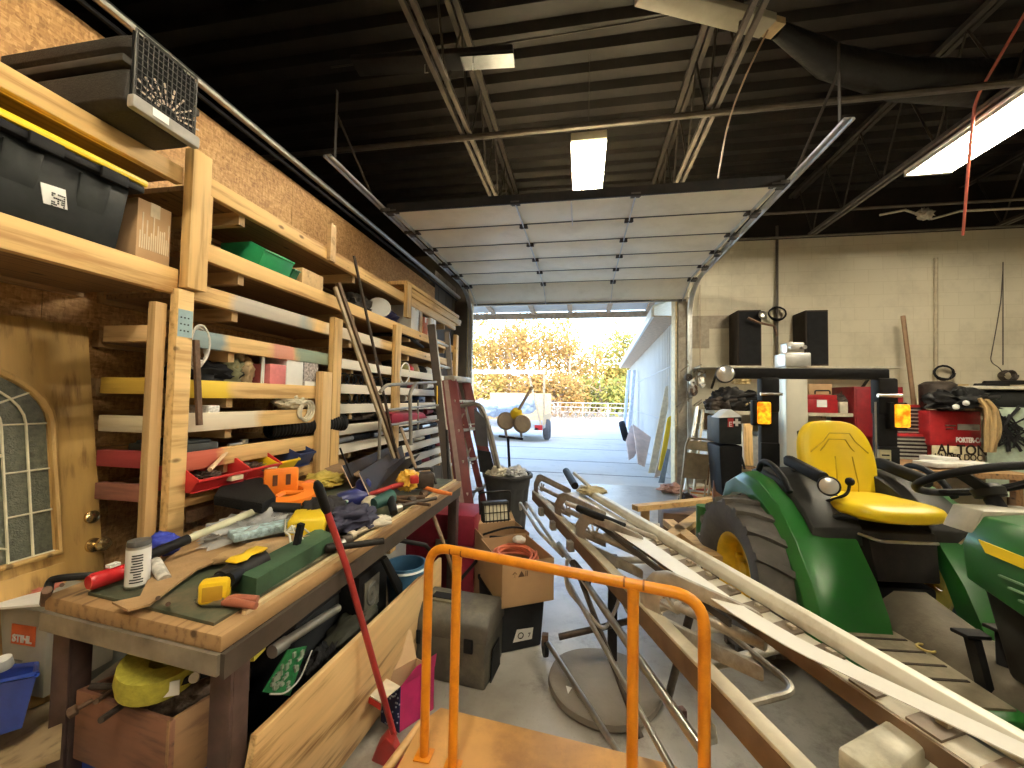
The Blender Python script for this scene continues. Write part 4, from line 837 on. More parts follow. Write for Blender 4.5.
# --- snow brush
sn = thing('snow_brush', 'black bristled snow brush with yellowed pole lying over the clear bag', 'brush', bt(230, 520))
a, b = bt(148, 556, .06), bt(262, 508, .12); MB().tube([a, a.lerp(b, .30)], .018, 10).build('grip', black, sn); MB().tube([a.lerp(b, .30), b], .014, 10).build('pole', mat('yellowed pole', (.62, .60, .42), .4), sn)
h0 = [at(213, 506, z=BZ+.11), at(222, 489, z=BZ+.11), at(262, 486, z=BZ+.11), at(276, 506, z=BZ+.11), at(262, 515, z=BZ+.11)]
MB().prism(h0, (0, 0, .05)).build('brush_head', mat('black bristle', (.012, .012, .012), .8, bmp=.8, sc=60), sn, bevel=.012); MB().tube([at(268, 507, z=BZ+.12), at(300, 508, z=BZ+.10)], .022, 10).build('hinge_block', black, sn)
# --- clear bag of bottles
clear = mat('clear film', (.86, .88, .86), .12, alpha=.42, spec=.9)
bg = thing('plastic_bag', 'clear plastic bag with small bottles lying on the bench', 'bag', bt(240, 540))
MB().blob(bt(252, 528, .04), (.17, .11, .06), .55, 3.5, 3, 4, rot('Z', 1.15), flat=.7).build('film', clear, bg)
for i in range(9):
    rr = random.Random(i+50); q = bt(212+9*i+rr.uniform(-4, 4), 541-3.0*i+rr.uniform(-5, 5), .03); dd = V((rr.uniform(-1, 1), rr.uniform(-1, 1), .1)).normalized()*.05
    b_ = MB().tube([q-dd, q+dd*.6, q+dd*.75, q+dd], [.018, .018, .008, .008], 10).build('bottle', [mat('grey bottle', (.28, .26, .23), .3), mat('smoke bottle', (.42, .41, .38), .3)][i % 2], bg)
q = bt(262, 530, .06); MB().box(q, (.22, .10, .03), rot('Z', 1.0)).build('printed_pack', mat('blue white print', (.38, .52, .56), .4, sc=40, var=.7), bg, bevel=.008)
rr = random.Random(31); mb = MB()
for i in range(8): e = bt(300+rr.uniform(-15, 15), 545+rr.uniform(-25, 15), .02+rr.random()*.05); mb.tube([bt(285, 532, .08), e.lerp(bt(285, 532, .08), .4)+V((0, 0, .03)), e], .004, 5)
mb.build('film_folds', mat('pale film folds', (.66, .65, .58), .3), bg)
# --- leather / brown paper
lp = [(112, 604), (140, 598), (152, 572), (178, 552), (200, 540), (262, 532), (292, 541), (284, 551), (255, 556), (222, 561), (198, 570), (176, 586), (150, 606), (128, 612)]
mb = MB(); top = [bt(px, py, .010+.006*(i % 3 == 1)) for i, (px, py) in enumerate(lp)]
mb.prism(top, (0, 0, .006)); tag(mb.build('brown_paper', mat('brown paper', (.36, .22, .10), .8, bmp=.5, sc=8)), 'torn brown paper sheet spread under the clear bag', 'paper')
tag(MB().blob(bt(270, 549, .03), (.17, .05, .035), .15, 2, 2, 3, rot('Z', .85)).build('leather_sleeve', mat('tan leather', (.36, .23, .11), .6, bmp=.3)), 'tan leather tool roll lying between the clear bag and the green beam', 'tool roll')
# --- drill
dr = thing('cordless_drill', 'yellow and black cordless drill lying on the bench with battery facing out', 'drill', bt(230, 580))
dy = mat('drill yellow', (.92, .58, .02), .35)
a, b = bt(208, 588, .04), bt(262, 560, .05); ax = (b-a).normalized()
MB().tube([a-ax*.02, a], [.014, .020], 14).tube([a, a+ax*.04], .026, 16).build('chuck', black, dr)
MB().tube([a+ax*.04, a+ax*.08, b], [.032, .040, .038], 16).build('gear_case', blackmet, dr)
MB().loft([[c_+V((0, 0, .041))+ax.cross(V((0, 0, 1)))*s*w_ for s in (-1, 1)]+[c_+V((0, 0, .047))+ax.cross(V((0, 0, 1)))*s*w_ for s in (1, -1)] for c_, w_ in ((a+ax*.07, .022), (a+ax*.10, .034), (a+ax*.13, .018), (a+ax*.16, .03), (b, .024))]).build('yellow_shell', dy, dr, bevel=.003)
c = bt(215, 590, .04); R_ = rot('Z', .55)
MB().box(c, (.075, .05, .065), R_).build('battery', dy, dr, bevel=.012); MB().box(c+R_@V((0, -.026, .0)), (.05, .005, .042), R_).build('battery_recess', mat('amber recess', (.55, .30, .02), .5), dr, bevel=.004)
MB().tube([c+V((.02, .02, .02)), a+ax*.12], .022, 10).build('grip', black, dr)
# --- green beam
g4 = [(256, 598), (318, 554), (324, 543), (309, 540)]
gb = [bt(256, 597), bt(333, 548), bt(318, 541), bt(232, 590)]
tag(MB().hexa(gb+[q+V((0, 0, .055)) for q in gb]).build('green_beam', mat('green painted timber', (.03, .075, .038), .65, sc=9, var=.3, bmp=.2), smooth=0), 'dark green painted timber lying along the front of the bench', 'timber')
# --- pliers
pl = thing('pliers', 'pliers with two red-brown dipped handles near the bench corner', 'pliers', bt(235, 600)); pm = mat('red brown grip', (.30, .10, .06), .5)
hp = bt(206, 601, .012)
for q in (bt(258, 599, .014), bt(256, 606, .014)): c_ = hp.lerp(q, .35); MB().tube([c_, c_.lerp(q, .3)+V((0, 0, .004)), q], [.009, .013, .010], 10).build('handle', pm, pl)
MB().tube([hp.lerp(bt(257, 602, .012), .36), hp, bt(196, 600, .012)], [.014, .016, .005], 10).build('jaws', steel, pl)
ck = thing('c_clamp', 'small dark clamp at the near left corner of the bench', 'clamp', bt(50, 590)); MB().tube(rounded([bt(48, 592, .01), bt(50, 580, .03), bt(60, 578, .04), bt(95, 575, .03)], .03), .011, 8).build('frame', blackmet, ck); MB().tube([bt(45, 603, -.05), bt(47, 590, .02)], .012, 8).build('screw', rust, ck)
for px, py in ((62, 585), (158, 598), (168, 604)): tag(MB().tube([bt(px, py, 0), bt(px, py, .035)], .006, 8).build('bolt', rust, None), {62: 'upright bolt at the near left corner of the bench', 158: 'upright bolt left of the paired bolt on the bench edge', 168: 'upright bolt on the bench edge nearest the drill'}[px], 'bolt', 'bolts on the bench edge')
# --- orange reel, yellow case etc.
og = thing('orange_tool', 'bright orange plastic cord reel lying on the bench', 'cord reel', bt(285, 500)); oc = bt(284, 497, .085)
MB().lathe([(.09, 0), (.16, 0), (.165, .02), (.16, .035), (.09, .035), (.09, 0)], oc, (.1, -.1, 1), 30).build('rim', orange, og)
MB().box(oc+V((-.02, 0, .085)), (.03, .16, .13), rot('Z', -.75)).build('upright_plate', orange, og, bevel=.012)
mb = MB()
for s in (-.03, .03): mb.box(oc+V((-.02, 0, .09))+rot('Z', -.75)@V((.016, s, 0)), (.004, .022, .055), rot('Z', -.75))
mb.build('slot', mat('dark slot', (.10, .03, .01), .7), og)
for k in range(4): a_ = k*PI/2+.3; MB().tube([oc+V((0, 0, .02)), oc+V((math.cos(a_)*.1, math.sin(a_)*.1, .02))], .014, 8).build('spoke', orange, og)
ye_ = thing('yellow_level', 'yellow plastic tool case standing behind the red handle on the bench', 'case', bt(305, 540))
q4 = [bt(283, 547), bt(322, 543), bt(326, 532), bt(290, 533)]; MB().hexa(q4+[q+V((0, 0, .10))+V((.0, .02, 0)) for q in q4[:2]]+[q+V((0, .03, .10)) for q in q4[2:]]).build('body', yellow, ye_, bevel=.01)
MB().tube([bt(286, 546, .03), bt(296, 545, .03)], .012, 8).build('hand_slot', black, ye_)
MB().box(bt(297, 543, .06), (.02, .02, .15), rot('Y', .2)).build('strap', black, ye_)
tag(MB().lathe([(.0, -.012), (.065, -.012), (.07, 0), (.065, .012), (0, .012)], bt(310, 492, .08), (.7, -.7, .3), 24).build('orange_disc', mat('dull orange', (.75, .20, .05), .5)), 'dull orange disc standing beside the orange reel', 'disc')
tag(MB().lathe([(.0, 0), (.045, 0), (.05, .02), (.05, .1), (.025, .13), (.02, .15), (0, .15)], bt(338, 502, .05), (.6, .5, .12), 18).build('blue_bottle', mat('navy bottle', (.015, .02, .13), .35)), 'navy blue bottle on the bench behind the red handle', 'bottle')
tag(MB().lathe([(.0, 0), (.04, 0), (.045, .02), (.045, .09), (.03, .11), (0, .11)], bt(363, 497), n=18).build('blue_jar', mat('deep blue jar', (.012, .02, .16), .35)), 'deep blue jar right of the navy blue bottle', 'jar')
tag(MB().blob(bt(325, 480, .05), (.12, .14, .05), .4, 2, 17, flat=.6).build('yellow_hose', mat('dull yellow', (.62, .48, .10), .5)), 'dull yellow bundle behind the orange reel', 'bundle')
tag(MB().blob(bt(322, 515, .05), (.09, .14, .07), .45, 2, 19, flat=.6).build('dark_cloth', mat('near black cloth', (.03, .028, .03), .8)), 'near black cloth heap in the middle of the bench', 'rag')
tag(MB().blob(bt(350, 520, .04), (.10, .12, .06), .45, 2, 23, flat=.6).build('dark_cloth', mat('dark navy cloth', (.03, .03, .06), .8)), 'dark navy cloth heap left of the off-white gloves', 'rag')
# bent dark sheet-metal
sm_ = mat('dark sheet metal', (.030, .021, .016), .5, 0, .3, 6)
for pts, lb in (([(352, 488), (392, 462), (405, 455), (366, 470)], 'dark bent sheet metal piece lying left of the copper edged one'), ([(370, 497), (405, 460), (430, 462), (396, 490)], 'dark bent sheet metal piece with pale copper edge')):
    q = [bt(*p_, .02) for p_ in pts]; q = [q[0], q[1], q[1]+V((-.05, .02, .13)), q[0]+V((-.08, .0, .14))]
    t_ = thing('sheet_metal', lb, 'sheet metal', q[0]); MB().prism(q, V((.004, .004, 0))).prism([q[0], q[1], q[1]+V((.12, .06, .05)), q[0]+V((.13, .03, .06))], V((0, 0, .004))).build('sheet', sm_, t_)
    MB().tube([q[0]+V((.13, .03, .065)), q[0], q[0]+V((-.08, 0, .14))], .004, 6).build('edge', mat('copper edge', (.62, .42, .30), .4, .5), t_)
tag(MB().prism([at(308, 452, z=1.0), at(340, 459, z=1.0), at(368, 478, z=.95), at(322, 474, z=.95), at(300, 465, z=1.0)], (0, 0, .01)).build('cardboard_sheet', mat('dusty brown board', (.28, .18, .10), .8)), 'dusty brown board lying at the rear of the bench', 'board')
tag(MB().tube([at(340, 448, z=1.16), at(352, 478, z=.95)], .006, 8).tube([at(352, 478, z=.95), at(375, 470, z=.95)], .006, 8).build('bent_rod', blackmet), 'bent black rod with hooked end leaning at the second post', 'rod')
# gloves
gv = thing('work_glove', 'off-white work glove lying on the bench front', 'glove', bt(372, 522)); gm = mat('off white cloth', (.66, .60, .48), .85, bmp=.4, sc=30)
c = bt(366, 524, .022); MB().blob(c, (.05, .075, .022), .2, 2, 1, 3, rot('Z', -.5)).build('palm', gm, gv)
for i in range(4): e = c+rot('Z', -.5)@V((-.035+.022*i, .13-.01*abs(i-1.5), 0)); MB().tube([c+rot('Z', -.5)@V((-.035+.022*i, .05, 0)), e-(e-c)*.1+V((0, 0, .006)), e], [.013, .012, .009], 8).build('finger', gm, gv)
MB().tube([c+V((.03, 0, 0)), c+V((.08, .02, .0)), c+V((.10, .05, 0))], [.014, .013, .009], 8).build('thumb', gm, gv)
tag(MB().blob(bt(371, 503, .035), (.05, .05, .04), .1, 2, 2).build('white_ball', mat('cream knob', (.70, .62, .46), .5)), 'cream coloured round knob behind the white glove', 'knob')
tg = thing('angle_grinder', 'dark green and black power tool behind the gloves', 'power tool', bt(385, 505)); MB().tube([bt(374, 504, .06), bt(392, 496, .08)], [.03, .04], 12).build('motor', mat('dark teal', (.03, .10, .09), .4), tg); MB().tube([bt(390, 497, .08), bt(394, 513, .02)], [.025, .02], 10).build('grip', black, tg)
# red tool & yellow bag
rt_ = thing('pipe_wrench', 'long red pipe wrench lying across the sheet metal', 'wrench', bt(400, 485)); MB().tube([bt(370, 494, .05), bt(402, 484, .09), bt(415, 478, .11)], [.012, .018, .020], 10).build('handle', mat('dark red paint', (.40, .03, .03), .4), rt_); MB().box(bt(414, 479, .12), (.05, .09, .04), rot('Z', .5)).build('jaw', red, rt_, bevel=.006)
tag(MB().blob(bt(408, 480, .10), (.06, .08, .06), .35, 2.5, 6).build('yellow_bag', mat('yellow orange film', (.90, .50, .06), .4)), 'yellow and orange crumpled bag around the pipe wrench end', 'bag')
op = thing('orange_pliers', 'orange handled pliers hanging over the far bench edge', 'pliers', bt(440, 490)); MB().tube([bt(425, 488, .02), bt(440, 492, .02), bt(452, 494, .01)], [.016, .014, .010], 8).build('handle', mat('orange grip', (.85, .25, .06), .5), op); MB().tube([bt(405, 487, .02), bt(425, 488, .02)], .007, 8).build('jaws', rust, op)
for i, (p0, p1, m, lb) in enumerate((((352, 535), (388, 520), mat('pale rod', (.5, .42, .3), .4), 'pale brass rod along the bench front below the gloves'), ((322, 545), (352, 546), grime, 'dark greasy wrench beside the red handle'), ((330, 548), (384, 541), blackmet, 'curved black bar overhanging the bench front'), ((395, 500), (430, 505), rust, 'rusty pipe on the far part of the bench'), ((400, 506), (436, 498), grime, 'greasy bar crossing the rusty pipe'), ((385, 498), (425, 497), rust, 'long rusty rod behind the greasy bar'))):
    t_ = thing('steel_rod', lb, 'rod', bt(*p0)); MB().tube([bt(*p0, .014+.004*i), bt(*p1, .014+.004*i)], .009+.002*(i % 3), 10).build('shaft', m, t_); MB().lathe([(.008, -.02), (.018, -.012), (.018, .012), (.008, .02)], bt(*p0, .018), bt(*p1)-bt(*p0), 12).build('collar', m, t_)
for i, (px, py, c_, nm) in enumerate(((330, 541, rust, 'socket'), (340, 545, steel, 'socket'), (347, 540, grime, 'coupling'), (398, 508, steel, 'socket'), (412, 500, grime, 'coupling'), (424, 494, rust, 'socket'))):
    tag(MB().lathe([(.012, -.02), (.022, -.02), (.022, .01), (.018, .02), (.012, .02), (.012, -.02)], bt(px, py, .022), (.5, .8, .1), 14).build(nm, c_), ['rusty socket left of the bright one beside the red handle', 'bright socket beside the red handle', 'greasy coupling right of the bright socket', 'bright socket right of the gloves', 'greasy coupling at the far part of the bench', 'rusty socket near the orange pliers'][i], 'socket', 'sockets on the bench')
sk_ = thing('skein_wire', 'knot of white and green wires on the bench behind the red handle', 'wire', bt(335, 510)); rr = random.Random(9)
for m in (white, greenp): MB().tube(rounded([bt(312+rr.uniform(0, 40), 500+rr.uniform(0, 25), .04+rr.random()*.05) for _ in range(7)], .05), .006, 6).build('strand', m, sk_)
# black lamp/charger frame at far end of bench
bf = thing('tube_worklight', 'black tube framed work light lying at the far end of the bench', 'work light', bt(420, 482)); MB().tube(rounded([bt(410, 486, .02), bt(412, 470, .12), bt(432, 468, .12), bt(436, 484, .02)], .03), .010, 8).build('frame', blackmet, bf); MB().box(bt(424, 480, .07), (.12, .08, .10), rot('Z', .6)).build('housing', grime, bf, bevel=.01)
# ------------------------------------------------------------------ below the bench
cr = thing('wooden_crate', 'old wooden crate of rusty tools under the near end of the bench', 'crate', (-1.18, 1.12, .42))
cw = wood('old crate wood', (.20, .09, .055), (.11, .05, .035), 0)
K = lambda px, py, z: at(px, py, z=z)
cz0, cz1 = .40, .60
q = [K(76, 690, cz1), K(170, 722, cz1), K(250, 672, cz1), K(160, 655, cz1)]
lo = [V((p_.x, p_.y, cz0)) for p_ in q]
mb = MB(); cen = (q[0]+q[1]+q[2]+q[3])/4
for i in range(4):
    a, b = q[i], q[(i+1) % 4]; nn = (cen-(a+b)/2); nn.z = 0; nn = nn.normalized()*.014
    p0 = [V((a.x, a.y, cz0)), V((b.x, b.y, cz0)), V((b.x, b.y, cz1)), V((a.x, a.y, cz1))]; MB().prism(p0, nn).build('side_board', cw if i != 1 else wood('pale crate end', (.28, .16, .08), (.17, .09, .05), 1), cr, bevel=.003)
MB().prism([p_+(cen-p_)*.03 for p_ in lo], (0, 0, .012)).build('base_board', cw, cr)
tag(MB().blob(cen+V((.02, .05, -.04)), (.10, .10, .045), .22, 3, 3, 4, flat=.7).build('tool_heap', mat('rusty tool heap', (.17, .12, .085), .6, .3, .5, 40, .6)), 'heap of rusty bits filling the wooden crate', 'heap', None, 'stuff')
st = thing('tow_strap', 'rolled yellow-green tow strap lying in the wooden crate', 'strap', cen); sc_ = K(161, 664, .68); ym = mat('olive yellow webbing', (.46, .42, .05), .8, bmp=.3, sc=60)
MB().lathe([(.03, 0), (.10, .0), (.105, .03), (.10, .065), (.03, .055), (.03, 0)], sc_-V((0, 0, .04)), (.15, -.1, 1), 30).build('roll', ym, st); MB().bar(sc_+V((.06, .05, -.01)), sc_+V((.26, .09, .01)), .06, .012).build('tail', ym, st)
bs = thing('bow_saw', 'black saw with white sticker lying in the crate beside the strap', 'saw', cen); a, b = K(150, 690, .63), K(215, 668, .66)
MB().bar(a, b, .075, .02, (0, .3, 1)).build('blade', black, bs, bevel=.004); c = K(177, 684, .655); MB().box(c+V((.0, -.02, 0)), (.045, .004, .04), rot('Z', .5)).build('sticker', paper, bs); MB().lathe([(0, 0), (.014, 0), (.014, .012), (0, .012)], K(196, 677, .66), (.3, -.8, .4), 14).build('bolt', steel, bs)
for i in range(9):
    rr = random.Random(200+i); p_ = cen+V((rr.uniform(-.13, .13), rr.uniform(-.12, .12), .0)); d_ = V((rr.uniform(-1, 1), rr.uniform(-1, 1), rr.uniform(-.1, .3))).normalized()*rr.uniform(.05, .09)
    tag(MB().tube([p_-d_, p_+d_], .007+.002*(i % 3), 8).lathe([(.006, -.012), (.015, -.008), (.015, .008), (.006, .012)], p_-d_, d_, 8).build('old_bolt', [rust, grime, steel][i % 3]), ['rusty', 'greasy dark', 'bare steel'][i % 3]+' bolt among the heap in the wooden crate', 'bolt', ['rusty', 'greasy', 'bare steel'][i % 3]+' bolts in the crate')
bc = thing('blue_case', 'bright blue case with white lettering under the wooden crate', 'case', (-1.2, 1.12, .13))
q2 = [V((p_.x, p_.y, .22)) for p_ in (K(78, 742, .385), K(172, 772, .385), K(246, 720, .385), K(160, 695, .385))]
q2 = [K(78, 742, .385), K(172, 775, .385), K(246, 715, .385), K(160, 700, .385)]
MB().hexa([V((p_.x, p_.y, .132)) for p_ in q2]+q2).build('shell', mat('strong blue', (.02, .07, .42), .4), bc, bevel=.012)
xd = (q2[1]-q2[0]).normalized(); text('NOR', .055, q2[0].lerp(q2[1], .48)+V((0, 0, -.075))+V((xd.y, -xd.x, 0))*.004, xd, (0, 0, 1), white, bc, bold=.002)
# box, bin and board left of the leg
sx0 = K(0, 652, .52)
stb = thing('product_box', 'grey cardboard product box with orange red label left of the bench', 'box', (-1.75, 1.15, .33))
gx = mat('grey carton', (.42, .39, .31), .8, sc=5); Yb = 1.18
c0, c1, c2, c3 = at(-40, 690, y=Yb), at(44, 680, y=Yb), at(44, 612, y=Yb), at(-40, 618, y=Yb)
cf = [V((c.x, Yb, z)) for c, z in ((c0, .38), (c1, .38), (c1, c2.z), (c0, c2.z))]
MB().prism(cf, (0, .22, 0)).build('walls', gx, stb, bevel=.003)
a, b = at(11, 643, y=Yb-.002), at(36, 627, y=Yb-.002); MB().bb(a.x, b.x, Yb-.003, Yb-.001, a.z, b.z).build('logo_panel', mat('orange red print', (.72, .14, .04), .6), stb)
text('STIHL', .036, V((a.x+.008, Yb-.004, a.z+.010)), (1, 0, 0), (0, 0, 1), white, stb, bold=.0012)
mb = MB()
for i in range(4): mb.bb(a.x, a.x+.06-.01*(i % 2), Yb-.003, Yb-.001, a.z-.06-.014*i, a.z-.055-.014*i)
mb.build('printed_lines', mat('grey print', (.2, .19, .17), .8), stb)
tag(MB().prism([at(-30, 612, y=1.12), at(44, 606, y=1.12), at(46, 592, y=1.30), at(-30, 590, y=1.4)], (0, 0, .008)).build('paper_sheet', paper), 'sheet of white paper on the grey product box', 'paper')
tag(MB().blob(at(20, 588, y=1.3), (.16, .1, .035), .3, 2, 5).build('red_cloth', mat('faded red cloth', (.42, .13, .09), .8)), 'faded red cloth left of the bench corner', 'cloth')
bb_ = thing('blue_bin', 'blue open plastic bin at the lower left edge', 'bin', (-1.5, .98, .2)); bz = .62
q = [at(-30, 676, y=.96), at(36, 672, y=.98), at(33, 676, y=1.12), at(-30, 670, y=1.14)]
top = [at(-40, 690, y=.95), at(37, 674, y=.97), at(36, 664, y=1.15), at(-40, 672, y=1.15)]; bot = [at(-40, 748, y=.95), at(22, 728, y=.97), at(22, 715, y=1.13), at(-40, 720, y=1.13)]
mb = MB(); 
for i in range(4):
    j = (i+1) % 4; cc = (top[0]+top[1]+top[2]+top[3])/4; nn = (cc-(top[i]+top[j])/2); nn.z = 0; nn = nn.normalized()*.006; mb.prism([bot[i], bot[j], top[j], top[i]], nn)
mb.prism(bot, (0, 0, .006)); mb.build('shell', mat('strong blue', (.02, .07, .42), .4), bb_); MB().tube(top, .008, 8, closed=True).build('rim', mat('strong blue', (.02, .07, .42), .4), bb_)
tag(MB().lathe([(0, 0), (.02, 0), (.022, .005), (.02, .035), (0, .035)], at(4, 668, y=1.02), (.1, -.2, 1), 18).build('white_jar', white), 'white jar in the blue bin at the left edge', 'jar')
tag(MB().prism([at(-40, 800, y=.86), at(60, 760, y=.86), at(64, 700, y=1.2), at(-20, 735, y=1.2)], (0, 0, .02)).build('grey_board', wood('grey shop board', (.34, .26, .15), (.22, .16, .09), 0), bevel=.003), 'weathered board lying at the lower left corner beside the leg', 'board')
tag(MB().prism([at(72, 625, y=1.3), at(150, 640, y=1.55), at(150, 672, y=1.55), at(60, 690, y=1.3)], (-.03, .05, 0)).build('grey_sheet', mat('grey green panel', (.22, .23, .20), .5), bevel=.003), 'grey green panel standing behind the near bench leg', 'panel')
tag(MB().tube([at(76, 700, y=1.2), at(160, 636, y=1.75)], .025, 10).build('dark_pipe', mat('dark bronze pipe', (.11, .08, .06), .5)), 'dark bronze pipe slanting behind the near bench leg', 'pipe')
# dark cases deeper under the bench
def ucase(name, lab, x0, x1, y0, y1, z0, z1, m, cat='case', lid=True):
    c = thing(name, lab, cat, ((x0+x1)/2, (y0+y1)/2, z0)); MB().bb(x0, x1, y0, y1, z0, z1-.05).build('body', m, c, bevel=.012)
    if lid: MB().bb(x0-.008, x1+.008, y0-.008, y1+.008, z1-.048, z1).build('lid', m, c, bevel=.01); MB().bb(x1+.008, x1+.02, (y0+y1)/2-.05, (y0+y1)/2+.05, z1-.07, z1-.03).build('latch', blackmet, c, bevel=.003)
    return c
ucase('black_tote', 'long black lidded tote under the bench behind the circuit board', -1.52, -1.12, 1.46, 2.15, .132, .62, mat('soft black tote', (.022, .024, .028), .5), 'tote')
ucase('black_case', 'dark case under the bench behind the wooden crate', -1.75, -1.3, 1.30, 1.44, .132, .40, mat('dark charcoal', (.03, .03, .032), .5))
tag(MB().bb(-1.78, -1.56, 1.6, 2.7, .132, .7).build('dark_cabinet', blackmet, bevel=.01), 'tall dark cabinet at the rear under the bench', 'cabinet')
tag(MB().hexa([V((-1.10, 1.28, .132)), V((-.99, 1.28, .132)), V((-.99, 1.60, .132)), V((-1.10, 1.60, .132)), V((-1.10, 1.28, .34)), V((-.99, 1.28, .34)), V((-.99, 1.60, .34)), V((-1.10, 1.60, .34))]).build('wood_block', wood('dull block', (.30, .18, .09), (.2, .12, .06), 1), bevel=.004), 'dull wooden block behind the oak board near the bench leg', 'wood block')
sp = thing('speaker_box', 'black speaker box with square silver framed cone under the bench', 'speaker', (-1.12, 2.05, .45)); c = at(372, 592, x=-1.02)
MB().box(c+V((-.07, .02, -.02)), (.14, .28, .28)).build('cabinet', black, sp, bevel=.008); MB().box(c+V((.004, -.01, -.0)), (.006, .14, .15)).build('bezel', mat('dull silver', (.32, .31, .26), .4, .5), sp, bevel=.002); MB().lathe([(.055, 0), (.05, .006), (.02, -.006), (0, .004)], c+V((.008, -.01, 0)), (1, 0, 0), 24).build('cone', mat('grey cone', (.16, .16, .15), .5), sp)
pc = thing('circuit_board', 'green printed circuit board leaning on black cables under the bench', 'circuit board', (-1.0, 1.35, .4)); X_ = -.985
q = [at(263, 692, x=X_), at(290, 696, x=X_), at(307, 646, x=X_), at(288, 650, x=X_)]
MB().prism(q, (-.004, 0, 0)).build('board', mat('circuit green', (.02, .22, .07), .4, sc=60, var=.35), pc); rr = random.Random(4); mb = MB()
for i in range(26): a, b = rr.uniform(.1, .9), rr.uniform(.05, .9); p_ = q[0].lerp(q[1], a).lerp(q[3].lerp(q[2], a), b); mb.box(p_+V((.003, 0, 0)), (.008, rr.uniform(.006, .016), rr.uniform(.006, .02)))
mb.build('components', mat('pale components', (.42, .46, .38), .5), pc); MB().tube(rounded([at(312, 650, x=X_+.01), at(300, 680, x=X_+.01), at(285, 694, x=X_+.01), at(270, 694, x=X_+.01)], .03), .003, 6).build('ribbon_wire', white, pc)
tag(MB().blob((-1.03, 1.48, .36), (.045, .13, .12), .4, 3, 12).build('black_cables', mat('black cable heap', (.02, .02, .022), .5, bmp=1, sc=14)), 'heap of black cables beside the green circuit board', 'cables')
tag(MB().tube([at(272, 652, x=-1.05), at(286, 642, x=-1.05)], .022, 12).tube([at(284, 643, x=-1.05), at(338, 608, x=-1.05)], .017, 12).build('chrome_pole', mat('dull chrome pole', (.50, .49, .45), .35, .6)), 'dull chrome pole lying above the circuit board under the bench', 'pole')
tag(MB().blob((-1.05, 1.75, .42), (.08, .2, .06), .2, 2, 4).build('green_tarp', mat('dark olive cloth', (.06, .06, .04), .7)), 'dark olive cloth beneath the chrome pole', 'cloth')
bk = thing('blue_bucket', 'light blue plastic bucket at the far end under the bench', 'bucket', (-1.02, 2.45, .4)); c = at(405, 590, x=-.98); MB().lathe([(0, 0), (.085, 0), (.11, .24), (.118, .245), (.118, .262), (.104, .262), (.08, .012), (0, .012)], c-V((0, 0, .11)), n=26).build('shell', mat('light blue plastic', (.06, .17, .30), .4), bk); MB().lathe([(.117, .235), (.125, .24), (.117, .25)], c-V((0, 0, .11)), n=26).build('rim', mat('pale rim', (.6, .66, .66), .4), bk)
tag(MB().prism([at(383, 560, x=-.95), at(388, 557, x=-.95), at(412, 600, x=-.95), at(405, 606, x=-.95)], (-.02, 0, 0)).build('flat_cover', black, bevel=.003), 'black flat lid leaning between the speaker box and the blue bucket', 'lid')
tag(MB().tube(rounded([at(398, 540, x=-.93), at(425, 545, x=-.9), at(432, 552, x=-.9)], .02), .012, 8).build('short_hose', blackmet), 'short black hose below the bench top edge', 'hose')
mc = thing('maroon_case', 'large maroon case standing at the far end below the bench', 'case', (-1.1, 3.0, 0)); mm_ = mat('maroon panel', (.28, .02, .045), .4)
MB().bb(-1.35, -.80, 2.98, 3.35, 0, .36).build('base', mm_, mc, bevel=.01); MB().bb(-1.35, -.80, 2.98, 3.35, .37, .60).build('lid', mm_, mc, bevel=.01); MB().bb(-1.1, -1.0, 2.965, 2.98, .33, .41).build('latch', steel, mc)
# oak board standing along the bench
tag(MB().hexa([V(p) for p in ((-.98, .99, .03), (-.88, 2.45, .02), (-.86, 2.45, .02), (-.96, .99, .03), (-.885, .99, .57), (-.885, 2.45, .49), (-.865, 2.45, .49), (-.862, .99, .57))]).build('oak_board', oak, bevel=.003), 'long oak grained plank standing on edge along the front of the bench', 'plank')
# ------------------------------------------------------------------ platform cart with orange hoop
ct = thing('platform_cart', 'platform cart with orange tube hoop handle and tan plywood deck in the foreground', 'cart', (-.1, 1.0, 0))
om = mat('orange enamel', (.80, .30, .012), .35, sc=7, var=.08, dirt=(.62, .20, .01), dsc=9); cu = V((.977, -.213, 0)); hl = V((-.545, 1.405, 0)); hr = hl+cu*.905
LT, RT_ = V((hl.x, hl.y, .96)), V((hr.x, hr.y, .955))
rr_ = .0165
path = rounded([V((hl.x, hl.y, .205)), LT, RT_, V((hr.x, hr.y, .205))], .085, 8)
MB().tube(path, rr_, 16).build('hoop', om, ct)
iL, iR = hl+cu*.117, hl+cu*.715
for p_ in (iL, iR): 
    MB().tube([V((p_.x, p_.y, .205)), V((p_.x, p_.y, .90)), V((p_.x, p_.y, .948))], [.0165, .0165, .0185], 16).build('inner_upright', om, ct)
for t_ in (.095, .139, .69, .745): q = hl+cu*t_; MB().cyl(q+V((0, 0, .958))-cu*.0025, q+V((0, 0, .958))+cu*.0025, .0172, n=16).build('weld_line', mat('scratched orange', (.28, .09, .02), .6), ct)
tan = mat('tan deck plywood', (.66, .36, .12), .5, sc=5, var=.12, dirt=(.48, .25, .09), dsc=4, bmp=.05)
dk = [(-.615, 1.545), (-.565, 1.632), (.33, 1.545), (.385, 1.50), (.385, .35), (-.64, .35)]
MB().prism([V((x, y, .185)) for x, y in dk], (0, 0, .033)).build('deck', tan, ct, bevel=.004)
MB().bb(-.56, -.52, .40, 1.5, .13, .184).bb(.28, .32, .40, 1.45, .13, .184).bb(-.52, .28, .45, .49, .13, .184).bb(-.52, .28, 1.36, 1.40, .13, .184).build('under_frame', om, ct)
